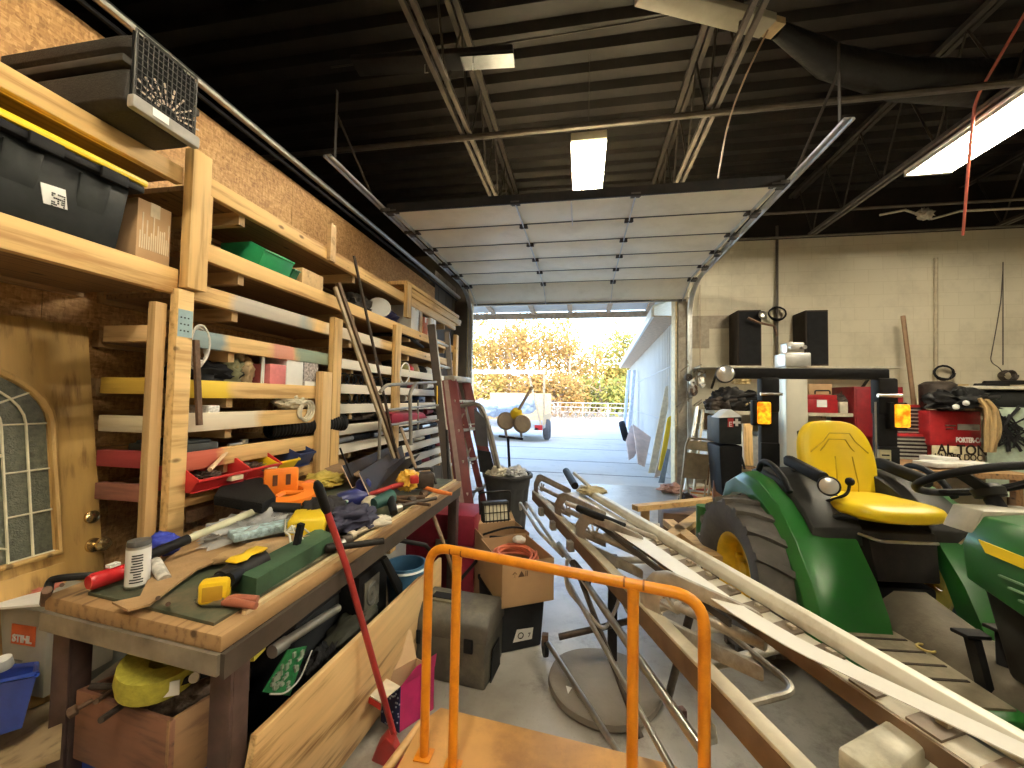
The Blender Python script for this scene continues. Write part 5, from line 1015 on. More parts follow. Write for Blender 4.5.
for p_ in (hl, hr, iL, iR): MB().bb(p_.x-.03, p_.x+.03, p_.y-.03, p_.y+.03, .2185, .224).build('foot_plate', om, ct, bevel=.002)
for x in (-.5, .26):
    for y in (.5, 1.32): MB().lathe([(.02, -.02), (.06, -.02), (.062, 0), (.06, .02), (.02, .02)], (x, y, .062), (1, 0, 0), 18).bb(x-.03, x+.03, y-.03, y+.03, .115, .13).build('caster', black, ct)
# stick and red scoop beside it
tag(MB().tube([at(421, 724, z=.2), at(382, 776, z=.2)], .016, 10).build('wooden_stick', mat('varnished stick', (.62, .38, .15), .4)), 'varnished wooden handle lying left of the cart deck', 'handle')
rs = thing('snow_shovel', 'red scoop with long red pole and black grip leaning on the bench', 'shovel', at(395, 742, z=0))
bp = at(394, 735, z=.10); mp_ = at(346, 565, x=-.885); d_ = (mp_-bp).normalized(); tp = at(318, 486, x=-.93)
rm = mat('dark red enamel', (.34, .03, .03), .35)
MB().tube([bp, mp_, tp], .0125, 12).build('pole', rm, rs); dd = (tp-mp_).normalized(); MB().tube([tp-dd*.11, tp-dd*.09, tp+dd*.0, tp+dd*.02], [.013, .017, .017, .008], 12).build('grip', black, rs)
MB().loft([[bp+V((-.13*k, .02, z0)), bp+V((.10*k, -.02, z0)), bp+V((.10*k, -.05, z0-.02)), bp+V((-.13*k, -.02, z0-.02))] for k, z0 in ((.2, .02), (.5, -.03), (.72, -.095))]).build('scoop', rm, rs, bevel=.004)
# ------------------------------------------------------------------ boxes on the floor left of the door lane
ob_ = thing('open_box', 'open dark blue and magenta carton with flaps out between plank and cart', 'box', at(398, 735, z=0))
c0 = at(399, 733, z=0); ul = V((-.115, .045, 0)); ur = V((.10, .16, 0)); hz_ = V((0, 0, .20)); nv, mg = mat('navy printed card', (.02, .03, .12), .5), mat('magenta printed card', (.50, .02, .14), .5)
th_ = lambda a, b: (V((-(b-a).y, (b-a).x, 0))).normalized()*.004
MB().prism([c0, c0+ul, c0+ul+hz_, c0+hz_], V((.002, .003, 0))).build('blue_side', nv, ob_); MB().prism([c0, c0+ur, c0+ur+hz_, c0+hz_], V((-.003, .002, 0))).build('magenta_side', mg, ob_)
MB().prism([c0+ul, c0+ul+ur, c0+ul+ur+hz_, c0+ul+hz_], V((.003, -.002, 0))).build('back_side', cardin, ob_); MB().prism([c0+ur, c0+ul+ur, c0+ul+ur+hz_, c0+ur+hz_], V((-.002, -.003, 0))).build('back_side', cardin, ob_)
MB().prism([c0+hz_, c0+ul+hz_, c0+ul+hz_+V((-.025, -.13, .02)), c0+hz_+V((-.025, -.13, .02))], (0, 0, .004)).build('flap', mat('cream card inside', (.70, .62, .48), .8), ob_); f0 = c0+hz_+V((-.025, -.13, .018)); MB().prism([f0, f0+ul, f0+ul-V((0, 0, .025)), f0-V((0, 0, .025))], (-.002, -.002, 0)).build('flap_edge', red, ob_)
MB().prism([c0+ul+ur+hz_, c0+ul+hz_, c0+ul+hz_+V((-.05, .04, .11)), c0+ul+ur+hz_+V((-.05, .04, .11))], (.003, 0, 0)).build('flap', cardin, ob_); MB().prism([c0+ur*.0+hz_, c0+ur+hz_, c0+ur+hz_+V((.012, -.01, .07)), c0+ur*.4+hz_+V((.01, -.008, .06))], (.002, 0, 0)).build('flap', mg, ob_)
mb = MB(); rr = random.Random(6)
for i in range(40): a, b = rr.random(), rr.random(); p_ = c0+ul*a*.9+hz_*b*.9+V((-.001, -.002, .005)); mb.box(p_, (.006, .004, .006))
mb.build('speckle', mat('pale blue print', (.35, .40, .55), .6), ob_)
tb = thing('tool_box', 'big dark grey plastic tool box standing on the floor behind the cart', 'tool box', (-.68, 2.2, 0)); tm = mat('dusty grey plastic', (.085, .078, .065), .5, sc=20, dirt=(.16, .145, .11), dsc=6)
T0 = V((-.70, 2.22, 0)); R_ = rot('Z', -.10); Tq = lambda x, y, z: T0+R_@V((x, y, z))
sec = lambda x: [Tq(x, y, z) for y, z in ((-.15, 0), (.15, 0), (.16, .20), (.14, .30), (.09, .355), (-.09, .355), (-.14, .30), (-.16, .20))]
MB().loft([sec(-.24), sec(-.22), sec(.22), sec(.24)]).build('body', tm, tb, bevel=.015)
MB().loft([[Tq(x, y, z) for y, z in ((-.162, .23), (.162, .23), (.15, .31), (.095, .368), (-.095, .368), (-.15, .31))] for x in (-.25, .25)]).build('lid', tm, tb, bevel=.015)
MB().box(Tq(-.06, -.02, .372), (.17, .10, .014), R_).build('tray', mat('olive grey tray', (.13, .12, .08), .5), tb, bevel=.004); MB().box(Tq(-.06, -.02, .381), (.12, .06, .006), R_).build('recess', black, tb)
for x in (-.15, .15): MB().box(Tq(x, -.165, .22), (.05, .012, .07), R_).build('latch', black, tb, bevel=.004)
MB().loft([[Tq(.245, y, z) for y, z in ((-.08, .0), (.08, .0), (.06, .16), (-.06, .16))], [Tq(.25, y, z) for y, z in ((-.08, .0), (.08, .0), (.06, .16), (-.06, .16))]]).build('end_recess', black, tb)
# black tote and carton on it
f0, f1 = at(497, 657, z=0), at(543, 647, z=0); fx = (f1-f0).normalized(); f1 = f0+fx*.30; fy = V((-fx.y, fx.x, 0)); Z_ = V((0, 0, 1))
bt_ = thing('black_tote', 'black tote with white label standing under the carton of orange cord', 'tote', f0.lerp(f1, .5)+fy*.2); q = [f0, f1, f1+fy*.42, f0+fy*.42]; cen = (q[0]+q[2])/2
MB().loft([[cen+(p_-cen)*.92 for p_ in q], [p_+Z_*.27 for p_ in q]]).build('body', mat('soft black tote', (.022, .024, .028), .5), bt_, bevel=.012); MB().hexa([cen+(p_-cen)*1.04+Z_*.271 for p_ in q]+[cen+(p_-cen)*1.04+Z_*.30 for p_ in q]).build('lid', black, bt_, bevel=.006)
lb0 = f0+fx*.10-fy*.0+Z_*.06; MB().prism([lb0-fy*.004+fy*.010, lb0+fx*.12+fy*.006, lb0+fx*.125+Z_*.07-fy*.002, lb0+fx*.02+Z_*.075-fy*.002], -fy*.003).build('label', paper, bt_); MB().lathe([(.014, 0), (.019, 0), (.019, .002), (.014, .002)], lb0+fx*.045+Z_*.036-fy*.002, -fy, 16).build('symbol', lm, bt_)
text('7', .035, lb0+fx*.09+Z_*.02-fy*.005, fx, Z_, lm, bt_)
cx_ = thing('cord_carton', 'brown cardboard carton holding orange cord on the black tote', 'carton', cen+Z_*.302)
g0 = f0-fy*.06+Z_*.302+fx*.0; cq = [g0, g0+fx*.33, g0+fx*.33+fy*.44, g0+fy*.44]
for i in range(4):
    a, b = cq[i], cq[(i+1) % 4]; MB().prism([a, b, b+Z_*.25, a+Z_*.25], (fy, -fx, -fy, fx)[i]*.005).build('side', card, cx_)
MB().prism([a_+Z_*.001 for a_ in cq], Z_*.004).build('bottom', card, cx_)
text('↑▲ll', .045, g0+fx*.06+Z_*.165-fy*.0015, fx, Z_, mat('faded print', (.12, .06, .03), .8), cx_, 'print')
oc_ = thing('extension_lead', 'faded orange extension cord coiled in the brown carton', 'cord', cen+Z_*.5); pts = []; rr = random.Random(1); cc = (cq[0]+cq[2])/2
for i in range(150): a = i*.42; r0 = .12+.02*math.sin(i*.13); pts.append(cc+fx*(math.cos(a)*r0)+fy*(math.sin(a)*r0*1.35)+Z_*(.16+.06*i/150+.008*math.sin(i*.9)))
MB().tube(pts, .008, 6).build('coil', mat('faded orange cord', (.62, .16, .08), .5), oc_)
tag(MB().blob(cc+fx*.08+fy*.14+Z_*.245, (.045, .035, .025), .15, 2, 3).build('dirty_cap', mat('dirty white', (.72, .68, .60), .6)), 'dirty white cap on top of the orange cord coil', 'cap')  # the off-white blob is a cap lying on the cord
wl = thing('work_light', 'black halogen work light with wire guard standing behind the orange cord', 'work light', at(497, 540, z=.58)); w0 = cq[3].lerp(cq[2], .1)+fy*.07+Z_*.33; W = lambda x, z, y=0: w0+fx*x+Z_*z+fy*y
MB().hexa([W(.0, 0), W(.20, 0), W(.20, 0, .06), W(0, 0, .06), W(.0, .13, .03), W(.20, .13, .03), W(.20, .13, .09), W(0, .13, .09)]).build('housing', blackmet, wl, bevel=.006); MB().prism([W(.015, .012, -.001), W(.185, .012, -.001), W(.185, .115, .022), W(.015, .115, .022)], -fy*.003).build('glass', mat('cream lens', (.66, .62, .46), .3), wl)
mb = MB()
for i in range(7): mb.tube([W(.02+.027*i, .0, -.012), W(.02+.027*i, .13, .015)], .003, 5)
for k in (.1, .5, .9): mb.tube([W(0, .13*k, -.012+.027*k), W(.2, .13*k, -.012+.027*k)], .003, 5)
mb.build('wire_guard', black, wl); MB().tube(rounded([W(-.01, .05, .04), W(-.02, .2, .05), W(.22, .2, .05), W(.21, .05, .04)], .03), .007, 8).build('handle', blackmet, wl)
c2 = thing('open_carton', 'second open brown carton behind the orange cord carton', 'carton', at(540, 560, z=.3)); h0 = cq[3]+fx*.06+fy*.16-Z_*.30; hq = [h0, h0+fx*.36, h0+fx*.36+fy*.30, h0+fy*.30]
for i in range(4):
    a, b = hq[i], hq[(i+1) % 4]; MB().prism([a, b, b+Z_*.50, a+Z_*.50], (fy, -fx, -fy, fx)[i]*.005).build('side', card, c2)
MB().prism([hq[3]+Z_*.5, hq[2]+Z_*.5, hq[2]+Z_*.56+fy*.12, hq[3]+Z_*.56+fy*.12], Z_*.004).build('flap', cardin, c2)
tag(MB().tube(rounded([hq[0]+Z_*.52, hq[0]+fx*.2+Z_*.56, hq[1]+Z_*.5+fy*.1], .1), .008, 8).tube(rounded([hq[0]+fx*.05+Z_*.50, hq[0]+fx*.25+Z_*.50-fy*.08, hq[1]+Z_*.47-fy*.06], .1), .008, 8).build('black_cable', black), 'black cable looping over the second open carton', 'cable')
# trash can
tc_ = thing('trash_can', 'ribbed dark grey trash can filled with bags left of the doorway lane', 'trash can', (-.80, 4.35, 0)); tcm = mat('dark grey can plastic', (.055, .055, .055), .5)
prof = []; n_ = 48; mb = MB()
rings = []
for z, r in ((0, .19), (.05, .195), (.10, .2), (.52, .235), (.56, .24), (.65, .25)):
    rings.append([V((-.80+math.cos(2*PI*k/n_)*(r-(.016 if (k % 4 < 2 and .08 < z < .54) else 0)), 4.35+math.sin(2*PI*k/n_)*(r-(.016 if (k % 4 < 2 and .08 < z < .54) else 0)), z)) for k in range(n_)])
mb.loft(rings, True); mb.build('body', tcm, tc_); MB().lathe([(.25, .645), (.275, .65), (.278, .675), (.262, .69), (.24, .68), (.235, .62)], (-.80, 4.35, 0), n=40).build('rim', tcm, tc_)
for i, (dx, dy, m, lb) in enumerate(((-.10, -.02, mat('cream plastic bag', (.70, .64, .50), .5), 'cream crumpled bag in the trash can'), (.09, .0, mat('grey clear bag', (.55, .56, .57), .25), 'shiny grey crumpled bag in the trash can'))): tag(MB().blob((-.80+dx, 4.33+dy, .69), (.11, .13, .07), .4, 2.5, i+3).build('crumpled_bag', m), lb, 'bag')
# ------------------------------------------------------------------ ladders
fg = mat('maroon fibreglass', (.15, .026, .026), .45, sc=6); fgd = mat('weathered dark rail', (.065, .047, .036), .6)
sl = thing('step_ladder', 'folded maroon fibreglass step ladder with aluminium steps leaning by the shelf end', 'step ladder', at(480, 545, z=0))
b0, b1 = at(471, 546, z=0), at(500, 528, z=0); t0_, t1_ = at(449, 380, y=4.35), at(466, 382, y=4.75)
def chan(a, b, w, d, up): return MB().bar(a, b, w, d, up)
for a, b, w_ in ((b0, t0_, .17), (b1, t1_, .11)): MB().bar(a, b, .03, w_, (1, .3, 0)).build('side_rail', fg, sl, bevel=.004)
for a, b in ((b0, t0_),): MB().bar(a+V((-.03, -.025, 0)), b+V((-.03, -.025, 0)), .012, .05, (1, .3, 0)).build('rail_edge', mat('dull rail edge', (.30, .20, .17), .5), sl)
for k in (.10, .29, .48, .67, .86): a, b = b0.lerp(t0_, k), b1.lerp(t1_, k); MB().bar(a, b, .09, .03, (0, 0, 1)).build('step', alu, sl, bevel=.004)
MB().bar(t0_+Z_*.02, t1_+Z_*.02, .14, .06, (0, 0, 1)).build('top_cap', mat('cap aluminium', (.55, .52, .46), .4, .5), sl, bevel=.008)
for k in (.12, .78): a, b = b0.lerp(b1, k)+V((.10, .32, 0)), t0_.lerp(t1_, k)+V((.02, .06, 0)); MB().bar(a, b, .03, .07, (1, .3, 0)).build('rear_rail', fg, sl)
for k in (.2, .45, .7): MB().bar(b0.lerp(t0_, k)+V((.10*(1-k), .30*(1-k)+.06, 0)), b1.lerp(t1_, k)+V((.10*(1-k), .30*(1-k)+.06, 0)), .03, .012, (0, 0, 1)).build('rear_brace', alu, sl); MB().bar(b0.lerp(t0_, k)+V((.02, .02, .0)), b0.lerp(t0_, k+.1)+V((.11, .30, 0))*.7, .02, .006).build('spreader', alu, sl)
el = thing('extension_ladder', 'tall grey extension ladder with yellow sticker leaning on the shelf rack', 'ladder', at(452, 540, z=0))
a0, a1 = at(455, 545, z=0), at(431, 325, x=-1.76); c0_, c1_ = at(462, 527, z=0), at(447, 332, x=-1.70)
MB().bar(a0, a1, .035, .085, (1, .2, 0)).build('side_rail', fgd, el); MB().bar(c0_, c1_, .035, .06, (1, .2, 0)).build('side_rail', mat('grey brown rail', (.17, .14, .11), .5), el)
MB().bar(a0+V((.03, .0, 0)), a1+V((.03, 0, 0)), .012, .05, (1, .2, 0)).build('inner_edge', alu, el)
for i in range(8): k = .08+.12*i; MB().cyl(a0.lerp(a1, k), c0_.lerp(c1_, k), .016, n=10).build('rung', alu, el)
k = .64; p_ = a0.lerp(a1, k); MB().bar(p_+V((.0, -.045, -.08)), p_+V((0, -.045, .08))+(a1-a0)*.02, .05, .006, (1, .2, 0)).build('sticker', yellow, el)
for a in (a0, c0_): MB().box(a+Z_*.02, (.06, .08, .04)).build('rubber_foot', black, el)
# folded camp chair
fc = thing('folded_chair', 'grey tube folding chair with dark fabric hooked on the maroon ladder', 'chair', at(490, 480, z=.4)); gt = mat('pale grey tube', (.30, .285, .25), .4, .4)
pth = rounded([at(461, 406, y=4.2), at(480, 402, y=4.2), at(489, 425, y=4.2), at(499, 468, y=4.2)], .15, 8); MB().tube(pth, .022, 10).build('frame_tube', gt, fc); MB().tube([p_+V((-.06, .1, 0)) for p_ in pth[3:]], .016, 10).build('frame_tube', gt, fc)
MB().prism([at(474, 408, y=4.26), at(486, 420, y=4.26), at(488, 447, y=4.26), at(476, 445, y=4.26)], (0, .02, 0)).build('back_fabric', mat('slate fabric', (.10, .10, .115), .8), fc); MB().prism([at(477, 450, y=4.28), at(490, 452, y=4.28), at(495, 474, y=4.28), at(480, 472, y=4.28)], (0, .02, 0)).build('seat_fabric', mat('black fabric', (.03, .03, .03), .8), fc)
# tube frame hand truck at the rear of the bench
htk = thing('hand_truck', 'grey tube hand truck standing between the bench end and the ladders', 'hand truck', at(420, 480, z=.4)); X_ = -1.52
MB().tube(rounded([at(380, 392, x=X_), at(386, 385, x=X_), at(436, 382, x=X_)], .08), .014, 10).build('frame_tube', gt, htk); MB().tube([at(380, 418, x=X_), at(379, 462, x=X_)], .012, 10).build('frame_tube', gt, htk); MB().tube(rounded([at(411, 445, x=X_+.05), at(410, 392, x=X_+.05), at(416, 383, x=X_+.05)], .05), .016, 10).build('handle_tube', gt, htk)
for y in (409, 424): MB().tube([at(388, y+1, x=X_), at(438, y-4, x=X_)], .011, 8).build('cross_tube', gt, htk)
MB().tube([at(418, 430, x=X_), at(418, 400, x=X_)], .009, 8).build('upright_tube', gt, htk); MB().tube(arc(at(405, 373, x=X_), .09, .2, 6.0, 16, (0, 1, 0), (0, .2, 1)), .006, 6).build('wire_loop', white, htk)
tag(MB().hexa([at(392, 414, x=X_), at(424, 413, x=X_), at(428, 418, x=X_), at(392, 424, x=X_)]+[p_+V((-.08, 0, .02)) for p_ in (at(392, 414, x=X_), at(424, 413, x=X_), at(428, 418, x=X_), at(392, 424, x=X_))]).build('maroon_case', mm_, bevel=.01), 'maroon flat case lying on the hand truck', 'case')
tag(MB().tube([at(401, 428, x=-1.35), at(441, 536, x=-.86), at(463, 600, x=-.80)], .012, 10).build('wood_pole', mat('weathered pole', (.30, .21, .13), .6)), 'weathered pole leaning across the far corner of the bench', 'pole')
tag(MB().tube([at(447, 430, x=-1.25), at(452, 560, x=-1.05)], .014, 10).build('black_pole', blackmet), 'black pole standing left of the maroon step ladder', 'pole')
for i, (a, b, m, lb) in enumerate(((at(456, 585, z=.2), at(490, 545, z=.35), blackmet, 'black rod lying behind the tool box by the bench end'), (at(440, 620, z=.05), at(455, 588, z=.2), grime, 'greasy flat bar leaning behind the tool box'))): tag(MB().tube([a, b], .012, 8).build('steel_rod', m), lb, 'rod')
# two-disc power broom on a stand, in the doorway
rb_ = thing('power_broom', 'yellow motored tool with two round brown discs on a black stand', 'power tool', at(510, 480, z=0)); Yr = 5.2; g_ = lambda px, py, dy=0: at(px, py, y=Yr+dy)
MB().tube([g_(510, 478), g_(508, 438)], .018, 10).build('stand_pole', black, rb_); MB().bar(g_(499, 436), g_(523, 439), .05, .03).build('stand_head', blackmet, rb_); p0 = g_(510, 478); MB().lathe([(0, 0), (.16, 0), (.16, .04), (.05, .07), (0, .07)], V((p0.x, p0.y, 0.0)), n=20).cyl(V((p0.x, p0.y, .06)), p0, .02).build('stand_base', blackmet, rb_)
dm = mat('brown disc', (.20, .15, .10), .7, bmp=.4)
for px, py, tz_ in ((506, 421, -.5), (522, 424, -.5)): MB().lathe([(0, -.03), (.105, -.03), (.12, -.015), (.12, .015), (.105, .03), (0, .03)], g_(px, py), (.35 if px < 512 else .45, -.9, .35), 26).build('disc', dm, rb_)
MB().lathe([(0, -.08), (.06, -.08), (.085, -.04), (.085, .03), (.06, .08), (0, .08)], g_(516, 415, .08), (.3, -.4, .8), 18).build('motor', yellow, rb_); MB().tube([g_(514, 418, .05), g_(532, 387, .15)], .02, 10).build('shaft', mat('brown grip shaft', (.28, .20, .13), .5), rb_)
for px in (505, 520): MB().bar(g_(px, 428), g_(px+2, 437), .05, .03).build('bracket', steel, rb_)
tag(MB().bb(-1.02, -.86, 5.05, 5.25, 0, .34).build('tan_box', card, bevel=.004), 'tan cardboard box standing behind the trash can', 'box')
# ------------------------------------------------------------------ siding brake
bk_ = thing('siding_brake', 'long aluminium sheet bending brake with cream rails on a folding leg stand', 'sheet metal brake', (.3, 2.3, 0))
cream = mat('cream enamel', (.74, .70, .58), .4, sc=6, var=.06, dirt=(.52, .46, .34), dsc=5)
lipA, lipB = at(584, 487, z=.83), at(1010, 733, z=.83); ld = (lipB-lipA).normalized(); ln_ = V((ld.y, -ld.x, 0)); ln_ = ln_ if ln_.x < 0 else -ln_   # towards the left in plan
Lr = (lipB-lipA).length+.35; A = lambda t, w=0, z=0: lipA+ld*t+ln_*w+Z_*z
pr = lambda t, P_: [A(t, w, z) for w, z in P_]
MB().loft([pr(t, [(-.02, .0), (.0, .02), (.03, .02), (.045, .0), (.045, -.025), (.0, -.03), (-.02, -.02)]) for t in (0, Lr)]).build('lip_rail', cream, bk_, bevel=.003)
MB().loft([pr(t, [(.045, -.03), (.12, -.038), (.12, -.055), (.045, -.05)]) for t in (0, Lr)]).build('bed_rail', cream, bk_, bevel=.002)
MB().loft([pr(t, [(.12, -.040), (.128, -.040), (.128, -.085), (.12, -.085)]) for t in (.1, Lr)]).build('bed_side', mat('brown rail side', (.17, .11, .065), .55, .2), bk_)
for i in range(12):
    t = .95+.125*i
    if t < Lr: MB().hexa(pr(t, [(.05, -.029), (.118, -.037), (.118, -.031), (.05, -.023)])+pr(t+.065, [(.05, -.029), (.118, -.037), (.118, -.031), (.05, -.023)])).build('hinge_plate', mat('brown hinge plate', (.20, .155, .11), .5, .3), bk_); MB().box(A(t+.04, .07, -.02), (.022, .014, .01), rot('Z', math.atan2(ld.y, ld.x))).build('hinge_lug', mat('tan lug', (.42, .36, .26), .5), bk_)
# loose vinyl strip curling off the rail
ip = lambda t, P_: next((a[1]+(b[1]-a[1])*(t-a[0])/(b[0]-a[0]) for a, b in zip(P_, P_[1:]) if a[0] <= t <= b[0]), P_[-1][1])
S0, S1 = [], []
for i in range(41):
    t = .05+2.4*i/40; wl_ = ip(t, [(0, .19), (1.2, .195), (1.8, .212), (2.0, .20), (2.2, .14), (2.46, .06)]); wr_ = ip(t, [(0, .10), (1.0, .105), (1.4, .13), (1.8, .160), (2.0, .150), (2.2, .10), (2.46, .03)]); u = ip(t, [(0, -.025), (1, -.02), (1.8, .0), (2.1, .015), (2.46, .03)])
    S0.append(A(t, wr_, u)); S1.append(A(t, wl_, u-.012))
MB().strip(S0, S1, (0, 0, .003)).build('loose_strip', mat('white vinyl strip', (.86, .84, .77), .4, var=.03), bk_)
MB().loft([pr(t, [(.185, -.05), (.195, -.05), (.195, -.075), (.185, -.075)]) for t in (0, 1.75)]).build('strip_shade', mat('dark strip shade', (.06, .05, .04), .6), bk_)  # dark bar standing in for the shade under the loose strip
# front rail
r0, r1 = at(534, 490, z=.68), at(800, 764, z=.68); rd = (r1-r0).normalized(); RL = (r1-r0).length+.25; rn = ln_
B = lambda t, w=0, z=0: r0+rd*t+rn*w+Z_*z
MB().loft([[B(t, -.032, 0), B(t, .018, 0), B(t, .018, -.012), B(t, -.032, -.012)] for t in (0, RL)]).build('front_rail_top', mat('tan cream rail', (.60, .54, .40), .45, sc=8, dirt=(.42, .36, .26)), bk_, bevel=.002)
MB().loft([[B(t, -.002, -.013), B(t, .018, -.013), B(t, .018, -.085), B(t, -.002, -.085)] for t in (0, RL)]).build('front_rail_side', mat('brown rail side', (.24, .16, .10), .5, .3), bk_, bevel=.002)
# octagonal castings
ax1 = (A(0)-B(0)); ax1.z = 0
def casting(t, full=True, lab=None):
    b_ = B(t); a_ = A(t*(Lr/RL), .12, -.1); w = (a_-b_); w.z = 0; W_ = w.length; u_ = w.normalized(); base = b_-u_*.02+Z_*.0
    out = [(0, -.06), (-.005, .065), (.055, .145), (.12, .172), (W_, .150), (W_, .10), (.125, .115), (.09, .09), (.06, .045), (.065, .01), (.105, -.012), (W_, -.014), (W_, -.065), (.03, -.08)]
    MB().prism([base+u_*x+Z_*z for x, z in out], rd*.05).build('casting', dirtyalu, bk_, bevel=.008)
    mb = MB()
    for j in range(4): a = -.4+.6*j; mb.bar(base+u_*.15+Z_*.03+rd*.025, base+u_*(.15+.08*math.cos(a+1.6))+Z_*(.03+.07*math.sin(a+1.6))+rd*.025, .010, .010)
    mb.build('casting_rib', dirtyalu, bk_)
    MB().cyl(base+u_*.14+Z_*.055+rd*.025, base+u_*(W_+.02)+Z_*.05+rd*.025, .018, n=10).build('pivot_tube', dirtyalu, bk_)
for t in (.03, .72, 1.2, 2.02): casting(t)
MB().tube([at(566, 503, z=.86), at(668, 543, z=.80)], .014, 10).build('handle_bar', alu, bk_); MB().tube([at(578, 508, z=.853), at(624, 527, z=.825)], .021, 12).build('black_grip', black, bk_)
hb = [at(533, 481, z=.9), at(560, 470, z=.92), at(575, 468, z=.92)]
MB().tube([at(566, 471, z=.86), at(575, 486, z=.81)], .03, 10).build('end_clamp', blackmet, bk_); MB().tube([at(574, 473, z=.9), at(582, 480, z=.88), at(590, 487, z=.86)], .014, 8).build('end_bar', cream, bk_)
MB().blob(at(592, 491, z=.84), (.10, .09, .03), .25, 2, 4).build('padded_clamp', mat('tan sponge', (.45, .38, .22), .8, bmp=.4), bk_)
for (a, b, r) in ((at(596, 520, z=.72), at(660, 527, z=.72), .022), (at(605, 560, z=.62), at(650, 560, z=.62), .018), (at(618, 530, z=.75), at(630, 545, z=.70), .03), (B(1.25, -.12, .0), B(1.25, -.32, .02), .016), (B(1.9, -.06, -.1), B(1.9, -.40, -.05), .018), (B(2.25, -.06, -.12), B(2.25, -.42, -.08), .018)): MB().tube([a, b], r, 10).build('cross_bar', dirtyalu, bk_)
MB().tube(rounded([B(2.1, -.06, -.1), B(2.1, -.30, -.08), B(2.45, -.30, -.08), B(2.45, -.06, -.1)], .06), .011, 8).build('wire_handle', dirtyalu, bk_)
pl0 = [at(836, 746, z=.76), at(893, 714, z=.77), at(932, 742, z=.77), at(884, 780, z=.75)]
MB().hexa([p_-Z_*.05 for p_ in pl0]+pl0).build('end_plate', mat('scuffed cream plate', (.50, .47, .36), .5, dirt=(.32, .28, .20), dsc=8), bk_, bevel=.01)
MB().hexa([p_-Z_*.06 for p_ in (at(905, 775, z=.66), at(935, 742, z=.7), at(1000, 760, z=.7), at(1000, 800, z=.66))]+[at(905, 775, z=.66), at(935, 742, z=.7), at(1000, 760, z=.7), at(1000, 800, z=.66)]).build('end_block', cream, bk_, bevel=.02)
# spring tube under the front rail
MB().tube([B(1.0, .06, -.12), B(2.5, .08, -.16)], .016, 12).build('torsion_tube', steel, bk_); mb = MB(); mb.tube([B(1.3, .06, -.125)+ (rn*math.cos(i*.9)+Z_*math.sin(i*.9))*.021+rd*(.0016*i) for i in range(150)], .004, 5); mb.build('spring', grime, bk_)
MB().tube([B(1.2, .10, -.20), B(2.6, .12, -.30)], .011, 10).build('brace_tube', steel, bk_); MB().box(at(681, 713, z=.35), (.036, .03, .035), rot('Z', .4)).build('rubber_block', mat('maroon rubber', (.12, .05, .045), .6), bk_, bevel=.006)
MB().prism([at(700, 738, z=.5), at(705, 722, z=.5), at(716, 732, z=.5), at(718, 745, z=.5), at(706, 748, z=.5)], Z_*.02).build('latch_bracket', steel, bk_, bevel=.004)
# stand
for a, b, r, m in ((at(575, 565, z=.58), at(641, 738, z=.03), .014, grime), (at(548, 643, z=.10), at(628, 768, z=.03), .014, steel), (at(559, 637, z=.28), at(655, 615, z=.42), .016, grime), (at(628, 612, z=.42), at(612, 575, z=.60), .012, steel)): MB().tube([a, b], r, 10).build('stand_leg', m, bk_)
MB().tube(rounded([at(567, 560, z=.60), at(566, 588, z=.50), at(604, 632, z=.34), at(618, 605, z=.42), at(622, 575, z=.6)], .05), .010, 8).build('stand_hoop', steel, bk_)
p_ = at(612, 668, z=0); MB().bb(p_.x-.025, p_.x+.025, p_.y-.02, p_.y+.03, 0, .62).build('black_leg', blackmet, bk_); p_ = at(760, 690, z=0); MB().tube([B(1.9, -.3, -.1), B(1.7, -.3, -.66)], .018, 10).build('stand_leg', grime, bk_)
c = at(545, 648, z=.06); MB().lathe([(.01, -.012), (.045, -.012), (.047, 0), (.045, .012), (.01, .012)], c, (.9, .3, 0), 16).build('caster', black, bk_); MB().box(c+Z_*.05, (.035, .035, .06)).build('caster_fork', rust, bk_); c = at(600, 632, z=.12)
MB().tube([at(548, 638, z=.60), at(532, 515, z=.60), at(520, 505, z=.62)], .011, 8).build('hook_rod', steel, bk_) if 0 else None
for dx in (0, .05): MB().tube(rounded([B(.25, .12+dx, -.10), B(.30, .14+dx, -.02), B(.8, .10+dx, -.10), B(1.1, .06, -.16)], .05), .011, 8).build('side_tube', alu, bk_)
for t in (.4, .75, 1.15): MB().box(B(t, .03, -.08), (.06, .04, .06), rot('Z', math.atan2(rd.y, rd.x))).build('side_clamp', dirtyalu, bk_, bevel=.005)
# stone disc
sd = at(603, 690, z=0); mb = MB(); rr = random.Random(3); n_ = 40
mb.loft([[V((sd.x+math.cos(2*PI*k/n_)*r*(1+.015*math.sin(k*.5)+.008*math.sin(k*1.3)), sd.y+math.sin(2*PI*k/n_)*r*(1+.015*math.sin(k*.47)), z)) for k in range(n_)] for r, z in ((.27, .002), (.285, .02), (.28, .045), (.265, .052))]); tag(mb.build('stone_disc', mat('dusty round slab', (.22, .195, .16), .8, sc=6, bmp=.5, dirt=(.18, .15, .12))), 'round dusty slab lying on the floor under the folded stand legs', 'slab')
tag(MB().prism([at(566, 686, z=.054), at(572, 688, z=.054), at(568, 694, z=.054)], Z_*.002).build('paper_scrap', paper), 'white paper scrap on the round slab', 'paper')
